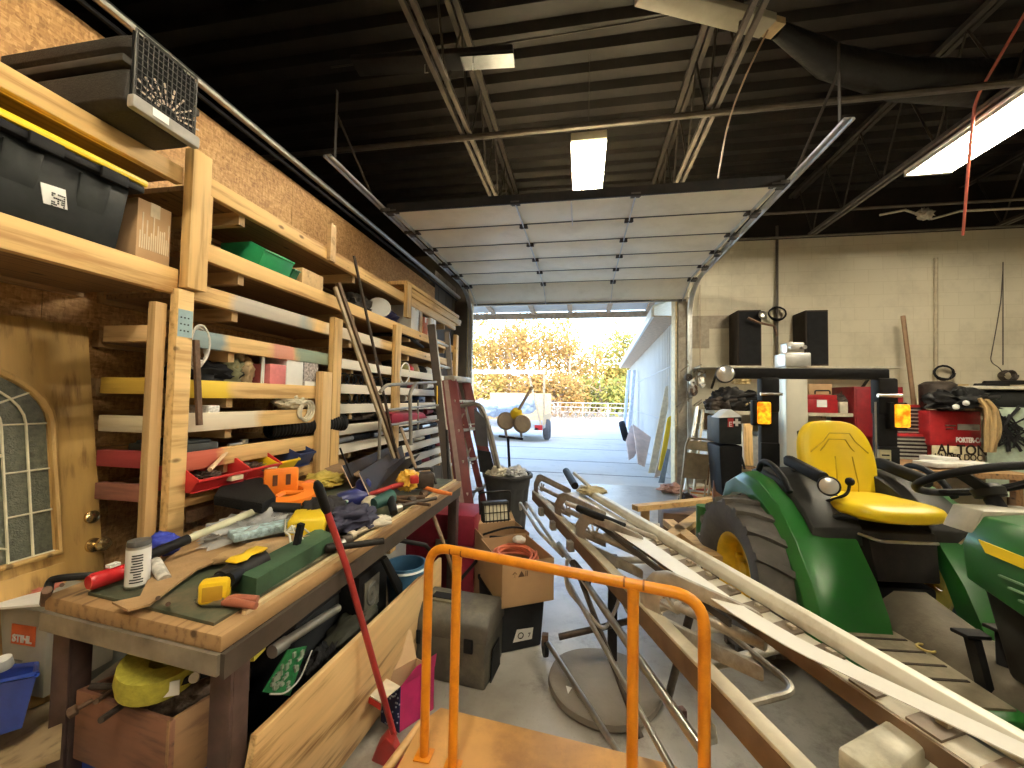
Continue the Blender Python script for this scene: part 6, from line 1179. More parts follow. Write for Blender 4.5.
# timber frame behind brake
tf = thing('timber_pallet', 'pine timber frame lying on the floor left of the green tractor arm', 'pallet', at(670, 540, z=0)); pm2 = wood('pallet timber', (.58, .37, .15), (.40, .24, .09), 0)
zt_ = .46
for a, b in (((635, 508), (712, 500)), ((660, 545), (705, 512)), ((668, 522), (716, 560))): MB().bar(at(*a, z=zt_), at(*b, z=zt_), .09, .05, Z_).build('beam', pm2, tf)
for px, py in ((645, 508), (700, 512), (664, 540), (710, 556)): p_ = at(px, py, z=zt_-.03); MB().bb(p_.x-.04, p_.x+.04, p_.y-.03, p_.y+.03, 0, p_.z).build('post', pm2, tf)
p_ = at(690, 528, z=.25); tag(MB().hexa([V((p_.x-.25, p_.y, .0)), V((p_.x+.35, p_.y, .0)), V((p_.x+.35, p_.y+.3, .0)), V((p_.x-.25, p_.y+.3, .0)), V((p_.x-.25, p_.y, .38)), V((p_.x+.35, p_.y, .38)), V((p_.x+.35, p_.y+.3, .38)), V((p_.x-.25, p_.y+.3, .38))]).build('dark_crate', wood('dark crate', (.16, .09, .05), (.09, .05, .03), 0), bevel=.004), 'dark crate under the pine timber frame', 'crate')
def amber():
    if 'amber lens' in MATS: return MATS['amber lens']
    m, nt, b = _new('amber lens'); c = ramp(nt, noise(nt, coords(nt), 22, 3), [(.38, (.80, .16, .002)), (.58, (1, .50, .02))])
    nt.links.new(c, b.inputs['Base Color']); nt.links.new(c, b.inputs['Emission Color']); b.inputs['Emission Strength'].default_value = .75; b.inputs['Roughness'].default_value = .3; MATS['amber lens'] = m; return m
# ------------------------------------------------------------------ compact tractor
TO = V((1.60, 2.78, 0)); ta = math.atan2(-.99, .10); Rz = rot('Z', ta)
T = lambda x, y, z: TO+Rz@V((x, y, z))
tr_ = thing('tractor', 'green compact tractor with yellow seat and black roll bar', 'tractor', TO, ta)
jg = mat('tractor green', (.018, .13, .022), .32, sc=5, var=.12, dirt=(.035, .11, .04), dsc=4); jy = mat('seat yellow', (.86, .62, .01), .38, sc=8, var=.05); jr = mat('rim yellow', (.72, .46, .02), .45)
tyre = mat('dusty tyre', (.075, .068, .06), .75, sc=9, var=.3, bmp=.2, dirt=(.12, .105, .085), dsc=5); dustfl = mat('dusty floor mat', (.24, .20, .13), .85, sc=9, bmp=.3, dirt=(.10, .08, .05)); dash = mat('black console', (.035, .035, .033), .5, sc=20)
AX = lambda: Rz@V((0, 1, 0))
def wheel(x, y, r, w, nm, lugs=18, ri=.48):
    c = T(x, y, r); ax = AX(); wh = MB().lathe([(r*ri, -w*.36), (r*.74, -w*.5), (r*.90, -w*.49), (r*.945, -w*.38), (r*.95, 0), (r*.945, w*.38), (r*.90, w*.49), (r*.74, w*.5), (r*ri, w*.36)], c, ax, 48).build(nm, tyre, tr_)
    mb = MB(); f_ = Rz@V((1, 0, 0)); pt = lambda a, q, rr: c+ax*q+(f_*math.cos(a)+V((0, 0, 1))*math.sin(a))*rr
    for k in range(lugs):
        for s in (-1, 1):
            a0 = 2*PI*(k+(.5 if s > 0 else 0))/lugs; sk = .20
            ring0 = [pt(a0+sk*t-.055, s*w*q, rr) for t, q, rr in ((0, .02, r*.945), (.5, .26, r*.945), (1, .50, r*.88))]; ring1 = [pt(a0+sk*t+.055, s*w*q, rr) for t, q, rr in ((0, .02, r*.945), (.5, .26, r*.945), (1, .50, r*.88))]
            top0 = [pt(a0+sk*t-.04, s*w*q, rr) for t, q, rr in ((0, .03, r*1.0), (.5, .26, r*1.0), (1, .505, r*.965))]; top1 = [pt(a0+sk*t+.04, s*w*q, rr) for t, q, rr in ((0, .03, r*1.0), (.5, .26, r*1.0), (1, .505, r*.965))]
            mb.loft([[ring0[i], ring1[i], top1[i], top0[i]] for i in range(3)])
    mb.build('tread', tyre, wh, smooth=0)
    MB().lathe([(r*.15, -w*.1), (r*.40, -w*.1), (r*.42, -w*.30), (r*.46, -w*.36), (r*.50, -w*.37), (r*.50, w*.37), (r*.46, w*.36), (r*.42, w*.30), (r*.4, w*.02), (r*.15, w*.02)], c, ax, 36).build('rim', jr, wh)
    s = -1 if y < 0 else 1; mb = MB().cyl(c, c+ax*s*w*.2, r*.13, r*.10, 16)
    for k in range(5): a = 2*PI*k/5; mb.cyl(pt(a, s*w*.1, r*.24), pt(a, s*w*.2, r*.24), r*.035, n=8)
    mb.build('hub', jr, wh); return wh
WR = .455
wheel(-.03, -.535, WR, .36, 'rear_tyre'); wheel(-.03, .535, WR, .36, 'rear_tyre'); wheel(1.62, -.42, .30, .21, 'front_tyre', 16); wheel(1.62, .42, .30, .21, 'front_tyre', 16)
MB().cyl(T(0, -.33, WR), T(0, .33, WR), .07, n=16).build('rear_axle', blackmet, tr_); MB().cyl(T(1.62, -.32, .30), T(1.62, .32, .30), .05, n=12).build('front_axle', blackmet, tr_)
MB().hexa([T(-.28, -.17, .28), T(.36, -.17, .28), T(.36, .17, .28), T(-.28, .17, .28), T(-.28, -.17, .60), T(.36, -.17, .56), T(.36, .17, .56), T(-.28, .17, .60)]).hexa([T(.361, -.13, .28), T(1.5, -.13, .30), T(1.5, .13, .30), T(.361, .13, .28), T(.361, -.13, .40), T(1.5, -.13, .40), T(1.5, .13, .40), T(.361, .13, .40)]).build('chassis', blackmet, tr_, bevel=.02)
# fenders: outer sheet over wheel, black console on top, inner wall
def fender(s):
    yo, yi = s*.545, s*.20; prof = [(-.42, .86), (-.36, .98), (-.22, 1.045), (-.02, 1.02), (.18, .93), (.34, .78), (.46, .62), (.53, .48), (.56, .38)]
    inn = [(-.40, .86), (-.30, .93), (-.15, .955), (0, .94), (.15, .87), (.28, .74), (.36, .60), (.42, .46), (.44, .40)]
    ym = yo-s*.10; rings = []
    for (x, z), (xi, zi) in zip(prof, inn):
        rings.append([T(xi-.0, yo-s*.0, zi-.05), T(x-.03, yo+s*.005, z-.055), T(x, yo-s*.035, z-.012), T(x, ym, z), T(x, yi, z), T(xi+.0, yi, zi), T(xi, ym, zi-.01)])
    f = MB().loft(rings).build('fender', jg, tr_, bevel=.004)
    # black console on top of the inner half
    cp = [(-.30, 1.03), (-.20, 1.062), (-.02, 1.04), (.12, .985), (.26, .90), (.33, .83)]
    MB().loft([[T(x, ym-s*.02, z-.03), T(x, ym-s*.03, z+.012), T(x, yi-s*.03, z+.02), T(x, yi-s*.035, z-.08)] for x, z in cp]).build('console', dash, tr_, bevel=.006)
    return f
fender(-1); fender(1)
for s in (-1, 1):
    pass
hp = rounded([T(-.16, -.44, 1.06), T(-.12, -.44, 1.125), T(-.02, -.44, 1.125), T(.10, -.44, 1.07), T(.17, -.44, .99)], .05); MB().tube(hp, .018, 10).build('grab_handle', black, tr_)
hp = rounded([T(-.16, .44, 1.06), T(-.12, .44, 1.125), T(-.02, .44, 1.125), T(.10, .44, 1.07), T(.17, .44, .99)], .05); MB().tube(hp, .018, 10).build('grab_handle', black, tr_)
c = at(829, 486, y=2.45); d_ = (V((0, 0, H))-c).normalized()
MB().lathe([(.0, .0), (.050, .0), (.053, -.01), (.04, -.05), (0, -.06)], c, d_, 20).build('gauge_lamp', black, tr_); MB().lathe([(.0, .006), (.035, .004), (.044, .0)], c, d_, 20).build('lamp_lens', mat('silver lens', (.7, .7, .68), .25, .6), tr_)
MB().tube(rounded([T(.12, -.30, .93), T(.20, -.26, .95), T(.22, -.16, 1.0), T(.22, -.15, 1.06)], .03), .008, 8).build('control_lever', black, tr_); MB().blob(T(.22, -.15, 1.07), (.024, .024, .024), .05, 1, 1, 2).build('lever_knob', black, tr_)
MB().tube([T(.26, -.30, .86), T(.30, -.26, .90), T(.34, -.20, .905)], [.010, .018, .014], 8).build('lever_paddle', black, tr_)
MB().tube([T(-.30, -.46, 1.04), T(-.33, -.47, 1.12)], .008, 8).build('hitch_lever', black, tr_)
# seat
def seatsec(x, w, z, th): return [T(x, y*w-.01, z+dz*th) for y, dz in ((-1, 0), (-.92, .8), (-.6, 1), (0, .86), (.6, 1), (.92, .8), (1, 0), (.85, -.8), (0, -1), (-.85, -.8))]
MB().loft([seatsec(x, w, z+.03, th) for x, w, z, th in ((-.08, .20, .895, .03), (0, .235, .90, .05), (.15, .25, .895, .055), (.30, .25, .90, .055), (.375, .235, .905, .05), (.425, .18, .90, .035), (.435, .12, .895, .018))]).build('seat_cushion', jy, tr_, bevel=0, smooth=60, mod=lambda o: setattr(o.modifiers.new('s', 'SUBSURF'), 'render_levels', 2))
def backsec(z, w, x, th): return [T(x+dx*th+cv*.03, y*w-.01, z) for y, dx, cv in ((-1, 0, .6), (-.9, .9, .5), (-.5, 1, .1), (0, .8, 0), (.5, 1, .1), (.9, .9, .5), (1, 0, .6), (.85, -.8, .3), (0, -1, 0), (-.85, -.8, .3))]
MB().loft([backsec(z, w, x, th) for z, w, x, th in ((.88, .17, -.04, .04), (.95, .20, -.06, .05), (1.06, .235, -.085, .05), (1.18, .24, -.115, .05), (1.28, .225, -.14, .045), (1.36, .175, -.16, .038), (1.395, .10, -.168, .022))]).build('seat_back', jy, tr_, smooth=60, mod=lambda o: setattr(o.modifiers.new('s', 'SUBSURF'), 'render_levels', 2))
seam = mat('seat seam', (.56, .38, .0), .5)
for k in (0, 1, 2): mb = MB().tube([T(-.055-.02*k, y*(.17-.03*k)-.01, z) for y, z in ((-1, 1.20-.04*k), (-.55, 1.27-.035*k), (-.35, 1.32-.04*k), (.35, 1.32-.04*k), (.55, 1.27-.035*k), (1, 1.20-.04*k))], .004, 6).build('seam', seam, tr_)
for s in (-1, 1): MB().tube([T(-.02, s*.05-.01, 1.18), T(.012, s*.06-.01, 1.02), T(.0, s*.07-.01, .96)], .004, 6).build('seam', seam, tr_)
MB().hexa([T(-.13, -.18, .92), T(-.06, -.2, .9), T(-.06, .2, .9), T(-.13, .18, .92), T(-.235, -.16, 1.32), T(-.21, -.16, 1.32), T(-.21, .16, 1.32), T(-.235, .16, 1.32)]).build('seat_shell', black, tr_, bevel=.01)
for s in (-1, 1): MB().loft([[T(x, s*.275+y*.03, z+dz*.034) for y, dz in ((-1, -.6), (-1, .6), (-.5, 1), (.5, 1), (1, .6), (1, -.6), (.5, -1), (-.5, -1))] for x, z in ((-.13, 1.13), (-.10, 1.13), (.16, 1.085), (.20, 1.08))]).build('armrest', black, tr_, bevel=.006); MB().bar(T(-.13, s*.26, 1.13), T(-.13, s*.22, 1.02), .03, .02).build('armrest_bracket', steel, tr_)
MB().hexa([T(-.05, -.15, .60), T(.40, -.15, .60), T(.40, .15, .60), T(-.05, .15, .60), T(-.02, -.17, .84), T(.36, -.17, .84), T(.36, .17, .84), T(-.02, .17, .84)]).build('seat_pedestal', blackmet, tr_, bevel=.01)
MB().tube(rounded([T(.30, -.2, .82), T(.42, -.15, .81), T(.42, .12, .81)], .03), .008, 8).build('seat_rail', steel, tr_)
# lever with tan tip, right inner side
MB().tube(rounded([T(.44, .20, .82), T(.48, .27, .93), T(.50, .30, .955)], .02), .006, 8).build('brake_lever', steel, tr_); MB().tube([T(.50, .30, .955), T(.55, .32, .93)], [.012, .016], 8).build('lever_grip', mat('tan grip', (.62, .36, .12), .5), tr_)
MB().tube([T(.70, .24, .98), T(.68, .22, 1.06)], [.008, .016], 8).build('throttle_lever', mat('orange brown grip', (.50, .16, .05), .5), tr_)
# floor platform, tunnel, pedals
MB().hexa([T(.40, -.50, .37), T(1.05, -.44, .37), T(1.05, .44, .37), T(.40, .50, .37), T(.40, -.50, .41), T(1.05, -.44, .41), T(1.05, .44, .41), T(.40, .50, .41)]).build('floor_plate', jg, tr_, bevel=.008)
MB().prism([T(.44, -.47, .411), T(1.0, -.42, .411), T(1.0, -.16, .411), T(.44, -.16, .411)], (0, 0, .008)).build('floor_mat', dustfl, tr_); mb = MB()
for k in range(5): mb.bar(T(.50+.09*k, -.455+.008*k, .4205), T(.50+.09*k, -.18, .4205), .012, .004)
mb.build('mat_groove', mat('mat groove', (.05, .04, .03), .9), tr_)
MB().prism([T(.44, .16, .411), T(1.0, .16, .411), T(1.0, .42, .411), T(.44, .47, .411)], (0, 0, .008)).build('floor_mat', dustfl, tr_)
MB().loft([[T(x, y*w, .41+z*h_) for y, z in ((-1, 0), (-.8, .6), (-.4, 1), (.4, 1), (.8, .6), (1, 0))] for x, w, h_ in ((.40, .19, .15), (.5, .18, .13), (.65, .16, .10), (.85, .15, .07), (1.02, .14, .06))]).build('tunnel', mat('dirty tunnel mat', (.12, .10, .07), .8, sc=9, bmp=.3, dirt=(.05, .04, .03)), tr_)
MB().prism([T(.40, -.51, .27), T(1.06, -.45, .25), T(1.06, -.45, .37), T(.40, -.51, .40)], Rz@V((0, .03, 0))).build('side_skirt', jg, tr_, bevel=.004)
for k, (px, py) in enumerate(((972, 636), (1004, 631))):
    pd = at(px, py, z=.60); fw = Rz@V((1, 0, 0)); sd_ = Rz@V((0, 1, 0)); MB().hexa([pd-fw*.03-sd_*.055, pd+fw*.03-sd_*.045, pd+fw*.03+sd_*.045, pd-fw*.03+sd_*.055]+[q+V((0, 0, .016)) for q in (pd-fw*.03-sd_*.055, pd+fw*.03-sd_*.045, pd+fw*.03+sd_*.045, pd-fw*.03+sd_*.055)]).build('pedal_pad', black, tr_, bevel=.005)
    MB().bar(pd+V((0, 0, -.005)), at(988+20*k, 700, z=.37), .05, .025).build('pedal_arm', black, tr_)
MB().box(at(1000, 712, z=.34), (.14, .16, .10)).build('pedal_bracket', blackmet, tr_, bevel=.02)
# dash cowl, wheel, hood
MB().hexa([T(.92, -.10, .48), T(1.04, -.10, .48), T(1.04, .14, .48), T(.92, .14, .48), T(.82, -.14, 1.0), T(1.05, -.15, 1.0), T(1.05, .15, 1.0), T(.82, .14, 1.0)]).build('dash_cowl', dash, tr_, bevel=.02)
hd = lambda x, w, zb, zt2: [T(x, -w, zb), T(x, -w-.015, zb+.14), T(x, -w, zt2-.09), T(x, -w*.72, zt2-.01), T(x, 0, zt2), T(x, w*.72, zt2-.01), T(x, w, zt2-.09), T(x, w+.015, zb+.14), T(x, w, zb)]
MB().loft([hd(.86, .18, .82, 1.08), hd(1.05, .185, .77, 1.08), hd(1.5, .18, .60, 1.02), hd(1.85, .18, .56, .92), hd(1.93, .15, .58, .85)]).build('hood', jg, tr_, bevel=.008)
MB().loft([[T(x, y, z) for y, z in ((-.175, 1.0), (-.13, 1.09), (.13, 1.09), (.175, 1.0))] for x in (.76, .88)], True, True).build('hood_rear_trim', mat('pale grey trim', (.40, .37, .28), .5), tr_, bevel=.006)
MB().prism([T(.96, -.205, .955), T(1.3, -.201, .925), T(1.3, -.199, .965), T(.93, -.199, .995)], Rz@V((0, -.004, 0))).build('yellow_stripe', jy, tr_)
for k in range(4): MB().bar(T(1.0+.03*k, -.205, .89-.03*k), T(1.28, -.201, .88-.03*k), .010, .006, (0, 0, 1)).build('vent_slot', mat('pale vent slot', (.20, .34, .20), .4), tr_)
sc0 = T(.70, .05, 1.18); sax = (Rz@V((-.45, 0, .9))).normalized(); s1, s2, _ = frame(sax); MB().tube([sc0+(s1*math.cos(a)+s2*math.sin(a))*.215 for a in [2*PI*k/40 for k in range(40)]], .017, 10, closed=True).build('steering_wheel', black, tr_)
mb = MB()
for k in range(3): a = 2*PI*k/3+.5; mb.bar(sc0-sax*.05, sc0+(s1*math.cos(a)+s2*math.sin(a))*.195, .045, .012, sax)
mb.build('wheel_spoke', black, tr_); MB().lathe([(0, -.08), (.05, -.07), (.055, -.04), (.04, -.02), (0, -.015)], sc0, sax, 20).build('wheel_hub', dash, tr_); MB().cyl(sc0-sax*.08, T(.92, .0, .93), .028, n=12).build('steering_column', black, tr_)
# roll bar
def rp(px, py): return at(px, py, y=3.15)
zt3 = 1.685
pR, pL = at(768, 384, y=3.16), at(884, 386, y=3.16)
for p_ in (pR, pL): 
    MB().bb(p_.x-.058, p_.x+.058, p_.y-.03, p_.y+.03, .45, zt3-.0).build('roll_bar_post', black, tr_, bevel=.008)
    MB().bb(p_.x-.06, p_.x+.06, p_.y-.045, p_.y+.045, zt3-.25, zt3+.0).build('hinge_bracket', black, tr_, bevel=.015); MB().cyl((p_.x-.07, p_.y-.05, zt3-.12), (p_.x+.07, p_.y-.05, zt3-.12), .012, n=10).build('hinge_pin', steel, tr_)
MB().bb(pR.x-.24, pL.x+.02, 3.13, 3.19, zt3-.01, zt3+.065).build('roll_bar_top', black, tr_, bevel=.012)
for p_, s in ((pR, -1), (pL, 1)):
    q = V((p_.x-.055 if s < 0 else p_.x+.06, p_.y-.055, 1.43)); 
    MB().bb(q.x-.075, q.x-.045, q.y-.02, q.y+.03, q.z-.09, q.z+.09).bb(q.x-.044, q.x+.05, q.y+.01, q.y+.03, q.z-.09, q.z+.09).build('lamp_case', black, tr_, bevel=.008)
    MB().bb(q.x-.04, q.x+.045, q.y-.025, q.y+.009, q.z-.078, q.z+.078).build('amber_lamp', amber(), tr_, bevel=.012)
    MB().bb(p_.x-.07, p_.x+.05, p_.y-.06, p_.y-.031, .95, 1.22).build('post_plate', black, tr_, bevel=.006)
MB().bb(pL.x-.075, pL.x-.01, pL.y-.07, pL.y-.033, 1.02, 1.20).build('warning_label', mat('cream warning label', (.62, .56, .36), .6), tr_); mb = MB()
for k in range(5): mb.bb(pL.x-.065, pL.x-.02, pL.y-.0715, pL.y-.0702, 1.04+.03*k, 1.05+.03*k)
mb.build('label_print', lm, tr_); MB().cyl((pL.x-.085, pL.y-.05, .95), (pL.x-.085, pL.y-.05, 1.52), .006, n=8).build('antenna_rod', steel, tr_)
wl0 = V((pR.x-.30, 3.12, zt3+.02)); MB().lathe([(0, .03), (.055, .025), (.066, 0), (.062, -.04), (.03, -.075), (0, -.08)], wl0, (-.25, -.95, .05), 24).build('work_lamp', black, tr_); MB().lathe([(.0, .034), (.045, .032), (.058, .026)], wl0, (-.25, -.95, .05), 24).build('work_lamp_lens', mat('silver lens', (.7, .7, .68), .25, .6), tr_)
MB().box((wl0.x+.06, 3.15, zt3+.02), (.10, .02, .03)).build('lamp_arm', black, tr_)
# rear hitch arm
h0 = at(704, 508, y=3.55); MB().cyl((h0.x, 3.55, .35), (h0.x, 3.55, h0.z+.02), .06, n=16).build('hitch_post', jg, tr_); MB().bar((h0.x, 3.55, h0.z-.04), T(-.40, -.30, h0.z-.06), .09, .06).build('hitch_arm', jg, tr_); MB().bar(T(-.40, -.30, h0.z-.06), T(-.2, -.2, .55), .05, .05).build('lift_arm', blackmet, tr_)
for s in (-1, 1): MB().bar(T(-.2, s*.2, .4), T(-.75, s*.28, .36), .04, .05).build('lower_link', blackmet, tr_)
tag(MB().blob(T(.95, -.30, .428), (.03, .03, .006), .3, 2, 4).build('yellow_leaf', mat('dead yellow leaf', (.55, .42, .08), .8)) if 0 else MB().tube(arc(at(926, 648, z=.43), .03, 0, 6, 10, (1, 0, 0), (0, 1, 0)), .005, 6).build('yellow_ring', mat('dusty yellow', (.55, .42, .12), .6)), 'small yellow ring lying on the tractor floor mat', 'ring')
tag(MB().prism([at(1030, 745, z=.02), at(985, 720, z=.02), at(1010, 690, z=.02), at(1080, 700, z=.02)], (0, 0, .03)).build('floor_board', wood('dusty floor board', (.34, .27, .17), (.24, .19, .12), 0)), 'dusty board on the floor under the tractor pedals', 'board')
# ------------------------------------------------------------------ far wall behind the tractor
gy = lambda px, py, y=6.9: at(px, py, y=y)
def quadbox(name, lab, cat, m, px0, py0, px1, py1, y, d, parent=None, bev=.006, grp=None, part=None):
    a, b = gy(px0, py0, y), gy(px1, py1, y); z0, z1 = min(a.z, b.z), max(a.z, b.z); x0, x1 = min(a.x, b.x), max(a.x, b.x)
    mb = MB().bb(x0, x1, y, y+d, z0, z1)
    if parent: return mb.build(part or name, m, parent, bevel=bev)
    return tag(mb.build(name, m, bevel=bev), lab, cat, grp)
sh = thing('wall_shelf', 'long thin pale shelf on the cream wall carrying the two black speakers', 'shelf', gy(780, 362)); a, b = gy(700, 363, 6.85), gy(903, 366, 6.85)
MB().bb(a.x, b.x, 6.85, 7.29, b.z-.03, b.z).build('board', mat('pale shelf edge', (.62, .58, .46), .6), sh)
for x in (a.x+.3, (a.x+b.x)/2, b.x-.3): MB().bar((x, 7.28, b.z-.35), (x, 6.95, b.z-.035), .03, .03).build('bracket', darksteel, sh)
for i, (p0, p1, yy) in enumerate(((738, 762, 6.88), (806, 829, 6.88))):
    s_ = thing('loudspeaker', ['tall black loudspeaker nearest the doorway on the wall shelf', 'tall black loudspeaker right of the pale column on the wall shelf'][i], 'loudspeaker', (gy(p0+12, 362).x, 7.05, b.z+.002), 0, 'loudspeakers on the wall shelf'); x0, x1 = gy(p0, 340, yy).x, gy(p1, 340, yy).x; zt_ = gy(p0, 310, yy).z
    MB().bb(x0, x1, yy+.01, 7.28, b.z+.002, zt_).build('cabinet', mat('brown black cabinet', (.035, .026, .020), .6), s_, bevel=.01); MB().bb(x0+.02, x1-.02, yy, yy+.009, b.z+.03, zt_-.03).build('grille', mat('black grille cloth', (.014, .014, .015), .9), s_)
fn_ = thing('clamp_fan', 'small metal clamp light fixed at the top corner of the near loudspeaker', 'clamp light', gy(764, 316, 6.8)); MB().lathe([(0, 0), (.05, .01), (.07, .05), (.06, .06)], gy(761, 316, 6.82), (.2, -.9, .2), 16).build('shade', steel, fn_); MB().tube([gy(748, 318, 6.8), gy(760, 323, 6.8), gy(774, 326, 6.8), gy(777, 336, 6.8)], .02, 8).build('arm', rust, fn_)
# conduits and cords on wall
for nm, px, y0, y1, r, m, lb in (('conduit', 777, 226, 410, .022, worn, 'dark vertical conduit on the cream wall between the two loudspeakers'), ('conduit', 936, 258, 385, .025, mat('wall coloured conduit', (.45, .38, .26), .5), 'wall coloured vertical conduit right of the leaning pole'), ('wire', 1003, 262, 365, .006, grime, 'thin dark cord hanging down the cream wall at far right')):
    tag(MB().tube([gy(px, y0, 7.24), gy(px, y1, 7.24)], r, 8).build(nm, m), lb, nm)
def coil(nm, px, py, r, n_, lab, m, y=7.22, tail=None):
    t_ = thing(nm, lab, 'cord', gy(px, py, y)); c = gy(px, py, y); MB().tube([c+V((math.cos(i*.4)*r*(1+.12*math.sin(i*.37)), -.0012*i, math.sin(i*.4)*r*(.8+.1*math.sin(i*.7)))) for i in range(int(n_*16))], .011, 6).build('loops', m, t_)
    if tail: MB().tube(rounded([gy(*p_, y) for p_ in tail], .1), .006, 6).build('tail', m, t_)
coil('cord_coil', 943, 373, .13, 3, 'black cord coiled at the foot of the wall coloured conduit', black); coil('cord_coil', 1005, 376, .09, 5, 'dark cord coil hanging below the thin cord at far right', grime, tail=[(1005, 376), (1000, 368), (990, 362), (996, 330), (1001, 300), (1003, 270)]); coil('cord_coil', 777, 314, .13, 3, 'black cord coiled round the conduit between the loudspeakers', black)
tag(MB().tube([gy(903, 316, 7.0), gy(915, 413, 6.8)], .03, 10).build('wood_pole', mat('brown pole', (.24, .14, .07), .5)), 'brown wooden pole leaning on the cream wall above the tool chest', 'pole')
# pale column with clamp head
pcY = 4.9; pc_ = thing('steel_column', 'pale square steel column with bolted clamp head behind the tractor seat', 'column', gy(797, 480, pcY)); a, b = gy(786, 380, pcY), gy(808, 380, pcY); zt_ = gy(797, 362, pcY).z
MB().bb(a.x, b.x, pcY, pcY+.2, 0, zt_).build('tube', mat('pale steel', (.60, .57, .47), .4, .3, .06, 5), pc_, bevel=.015); MB().bb(a.x-.02, b.x+.02, pcY-.03, pcY+.23, zt_-.05, zt_+.1).build('collar', galv, pc_, bevel=.01); MB().bb(a.x+.02, b.x-.02, pcY+.02, pcY+.18, zt_+.1, zt_+.22).build('clamp_head', steel, pc_, bevel=.01)
for x in (a.x+.05, b.x-.05): MB().cyl((x, pcY-.05, zt_+.16), (x, pcY+.2, zt_+.16), .022, n=10).build('bolt', steel, pc_)
MB().bb(a.x-.04, b.x+.04, pcY-.04, pcY+.24, 0, .02).build('base_plate', galv, pc_)
# back bench along the wall
wb = thing('back_bench', 'long cluttered workbench along the cream wall behind the tractor', 'workbench', (4.2, 6.9, 0)); bz_ = gy(830, 413, 6.45).z
MB().bb(1.95, 7.6, 6.45, 7.28, bz_-.05, bz_).build('top', mat('pale bench edge', (.52, .46, .34), .6), wb)
for x in (2.0, 3.4, 4.8, 6.2, 7.5): MB().bb(x, x+.07, 6.5, 6.57, 0, bz_-.05).bb(x, x+.07, 7.1, 7.17, 0, bz_-.05).build('leg', darkwood, wb)
MB().bb(1.98, 7.55, 6.6, 7.2, .5, .54).build('lower_shelf', darkwood, wb)
rx = [(806, 838, 396, 412, 'red metal tool box with white label on the back bench')]
tb2 = thing('tool_box', 'red metal tool box with white sticker under a carton on the back bench', 'tool box', gy(822, 412, 6.46)); rdm = mat('tool red', (.36, .015, .02), .35)
quadbox('', '', '', rdm, 807, 412.5, 838, 400, 6.46, .35, tb2, part='body'); quadbox('', '', '', rdm, 808, 399.5, 837, 395, 6.47, .33, tb2, part='lid'); quadbox('', '', '', paper, 817, 407, 827, 400, 6.452, .005, tb2, bev=0, part='sticker'); a, b = gy(815, 394, 6.5), gy(830, 394, 6.5); MB().tube(rounded([a, a+V((0, 0, .05)), b+V((0, 0, .05)), b], .03), .01, 8).build('handle', blackmet, tb2)
quadbox('carton', 'plain brown carton on top of the red metal tool box', 'carton', card, 809, 394.5, 832, 384, 6.5, .25)
quadbox('tan_jug', 'pale jug right of the red metal tool box', 'jug', mat('cream jug', (.6, .55, .42), .5), 840, 413, 848, 402, 6.5, .15)
cbr = thing('red_cabinet', 'tall dark red steel cabinet behind the roll bar', 'cabinet', gy(875, 425, 6.5)); quadbox('', '', '', mat('dark tool red', (.22, .012, .018), .4), 855, 437, 903, 387, 6.42, .55, cbr, part='body'); quadbox('', '', '', mat('dark tool red', (.22, .012, .018), .4), 857, 436, 879, 389, 6.40, .018, cbr, part='door'); quadbox('', '', '', mat('dark tool red', (.22, .012, .018), .4), 880, 436, 902, 389, 6.40, .018, cbr, part='door'); quadbox('', '', '', steel, 877, 414, 878.5, 408, 6.385, .014, cbr, part='handle')
def chest(lab, px0, px1, py0, py1, n_, y):
    c = thing('tool_chest', lab, 'tool chest', gy((px0+px1)/2, py1, y)); quadbox('', '', '', rdm, px0, py1, px1, py0, y, .45, c, part='body'); h_ = (py1-py0-3)/n_
    for i in range(n_):
        t_ = py0+2.5+h_*i; d = quadbox('', '', '', mat('black drawer', (.05, .035, .035), .4), px0+2, t_+h_-.6, px1-3.5, t_, y-.02, .019, c, bev=.002, part='drawer'); quadbox('', '', '', mat('drawer pull', (.62, .60, .54), .3, .7), px0+2.5, t_+h_-1.0, px1-4, t_+h_*.58, y-.035, .014, d, bev=.002, part='pull')
    return c
c1 = chest('upper red tool chest with seven black drawers right of the amber light', 896, 926, 405, 434, 7, 6.2); c2_ = chest('lower red tool chest with six wider black drawers under the other chest', 890, 931, 434.5, 460, 6, 6.1)
text('CRAFT', .05, gy(900, 437.5, 6.085), (1, 0, 0), (0, 0, 1), paper, c2_) if 0 else None
# red welder / compressor with sign
wd_ = thing('compressor', 'red rectangular shop compressor with white lettering and silver panel', 'compressor', gy(955, 445, 6.0)); quadbox('', '', '', rdm, 930, 446, 982, 411, 6.0, .6, wd_, bev=.03, part='body'); quadbox('', '', '', mat('silver panel', (.42, .40, .36), .4, .5), 958, 430, 980, 424.5, 5.985, .014, wd_, part='panel'); quadbox('', '', '', steel, 946, 426, 956, 425, 5.985, .014, wd_, bev=0, part='trim_line'); quadbox('', '', '', steel, 947, 429, 954, 428.3, 5.985, .014, wd_, bev=0, part='trim_line')
text('PORTER-CABLE', .085, gy(956, 442.0, 5.98), (1, 0, 0), (0, 0, 1), paper, wd_, bold=.004, sx=.62)
MB().lathe([(0, 0), (.16, 0), (.18, .05), (.18, .32), (.12, .36), (0, .36)], gy(938, 409, 6.15), (0, 0, 1), 14).build('motor', grime, wd_); MB().blob(gy(948, 404, 6.1), (.14, .14, .10), .4, 2.5, 4).build('pump', grime, wd_)
quadbox('', '', '', mat('grey green junction', (.30, .29, .24), .6), 931, 396, 942, 386, 6.4, .2, wd_, part='regulator')
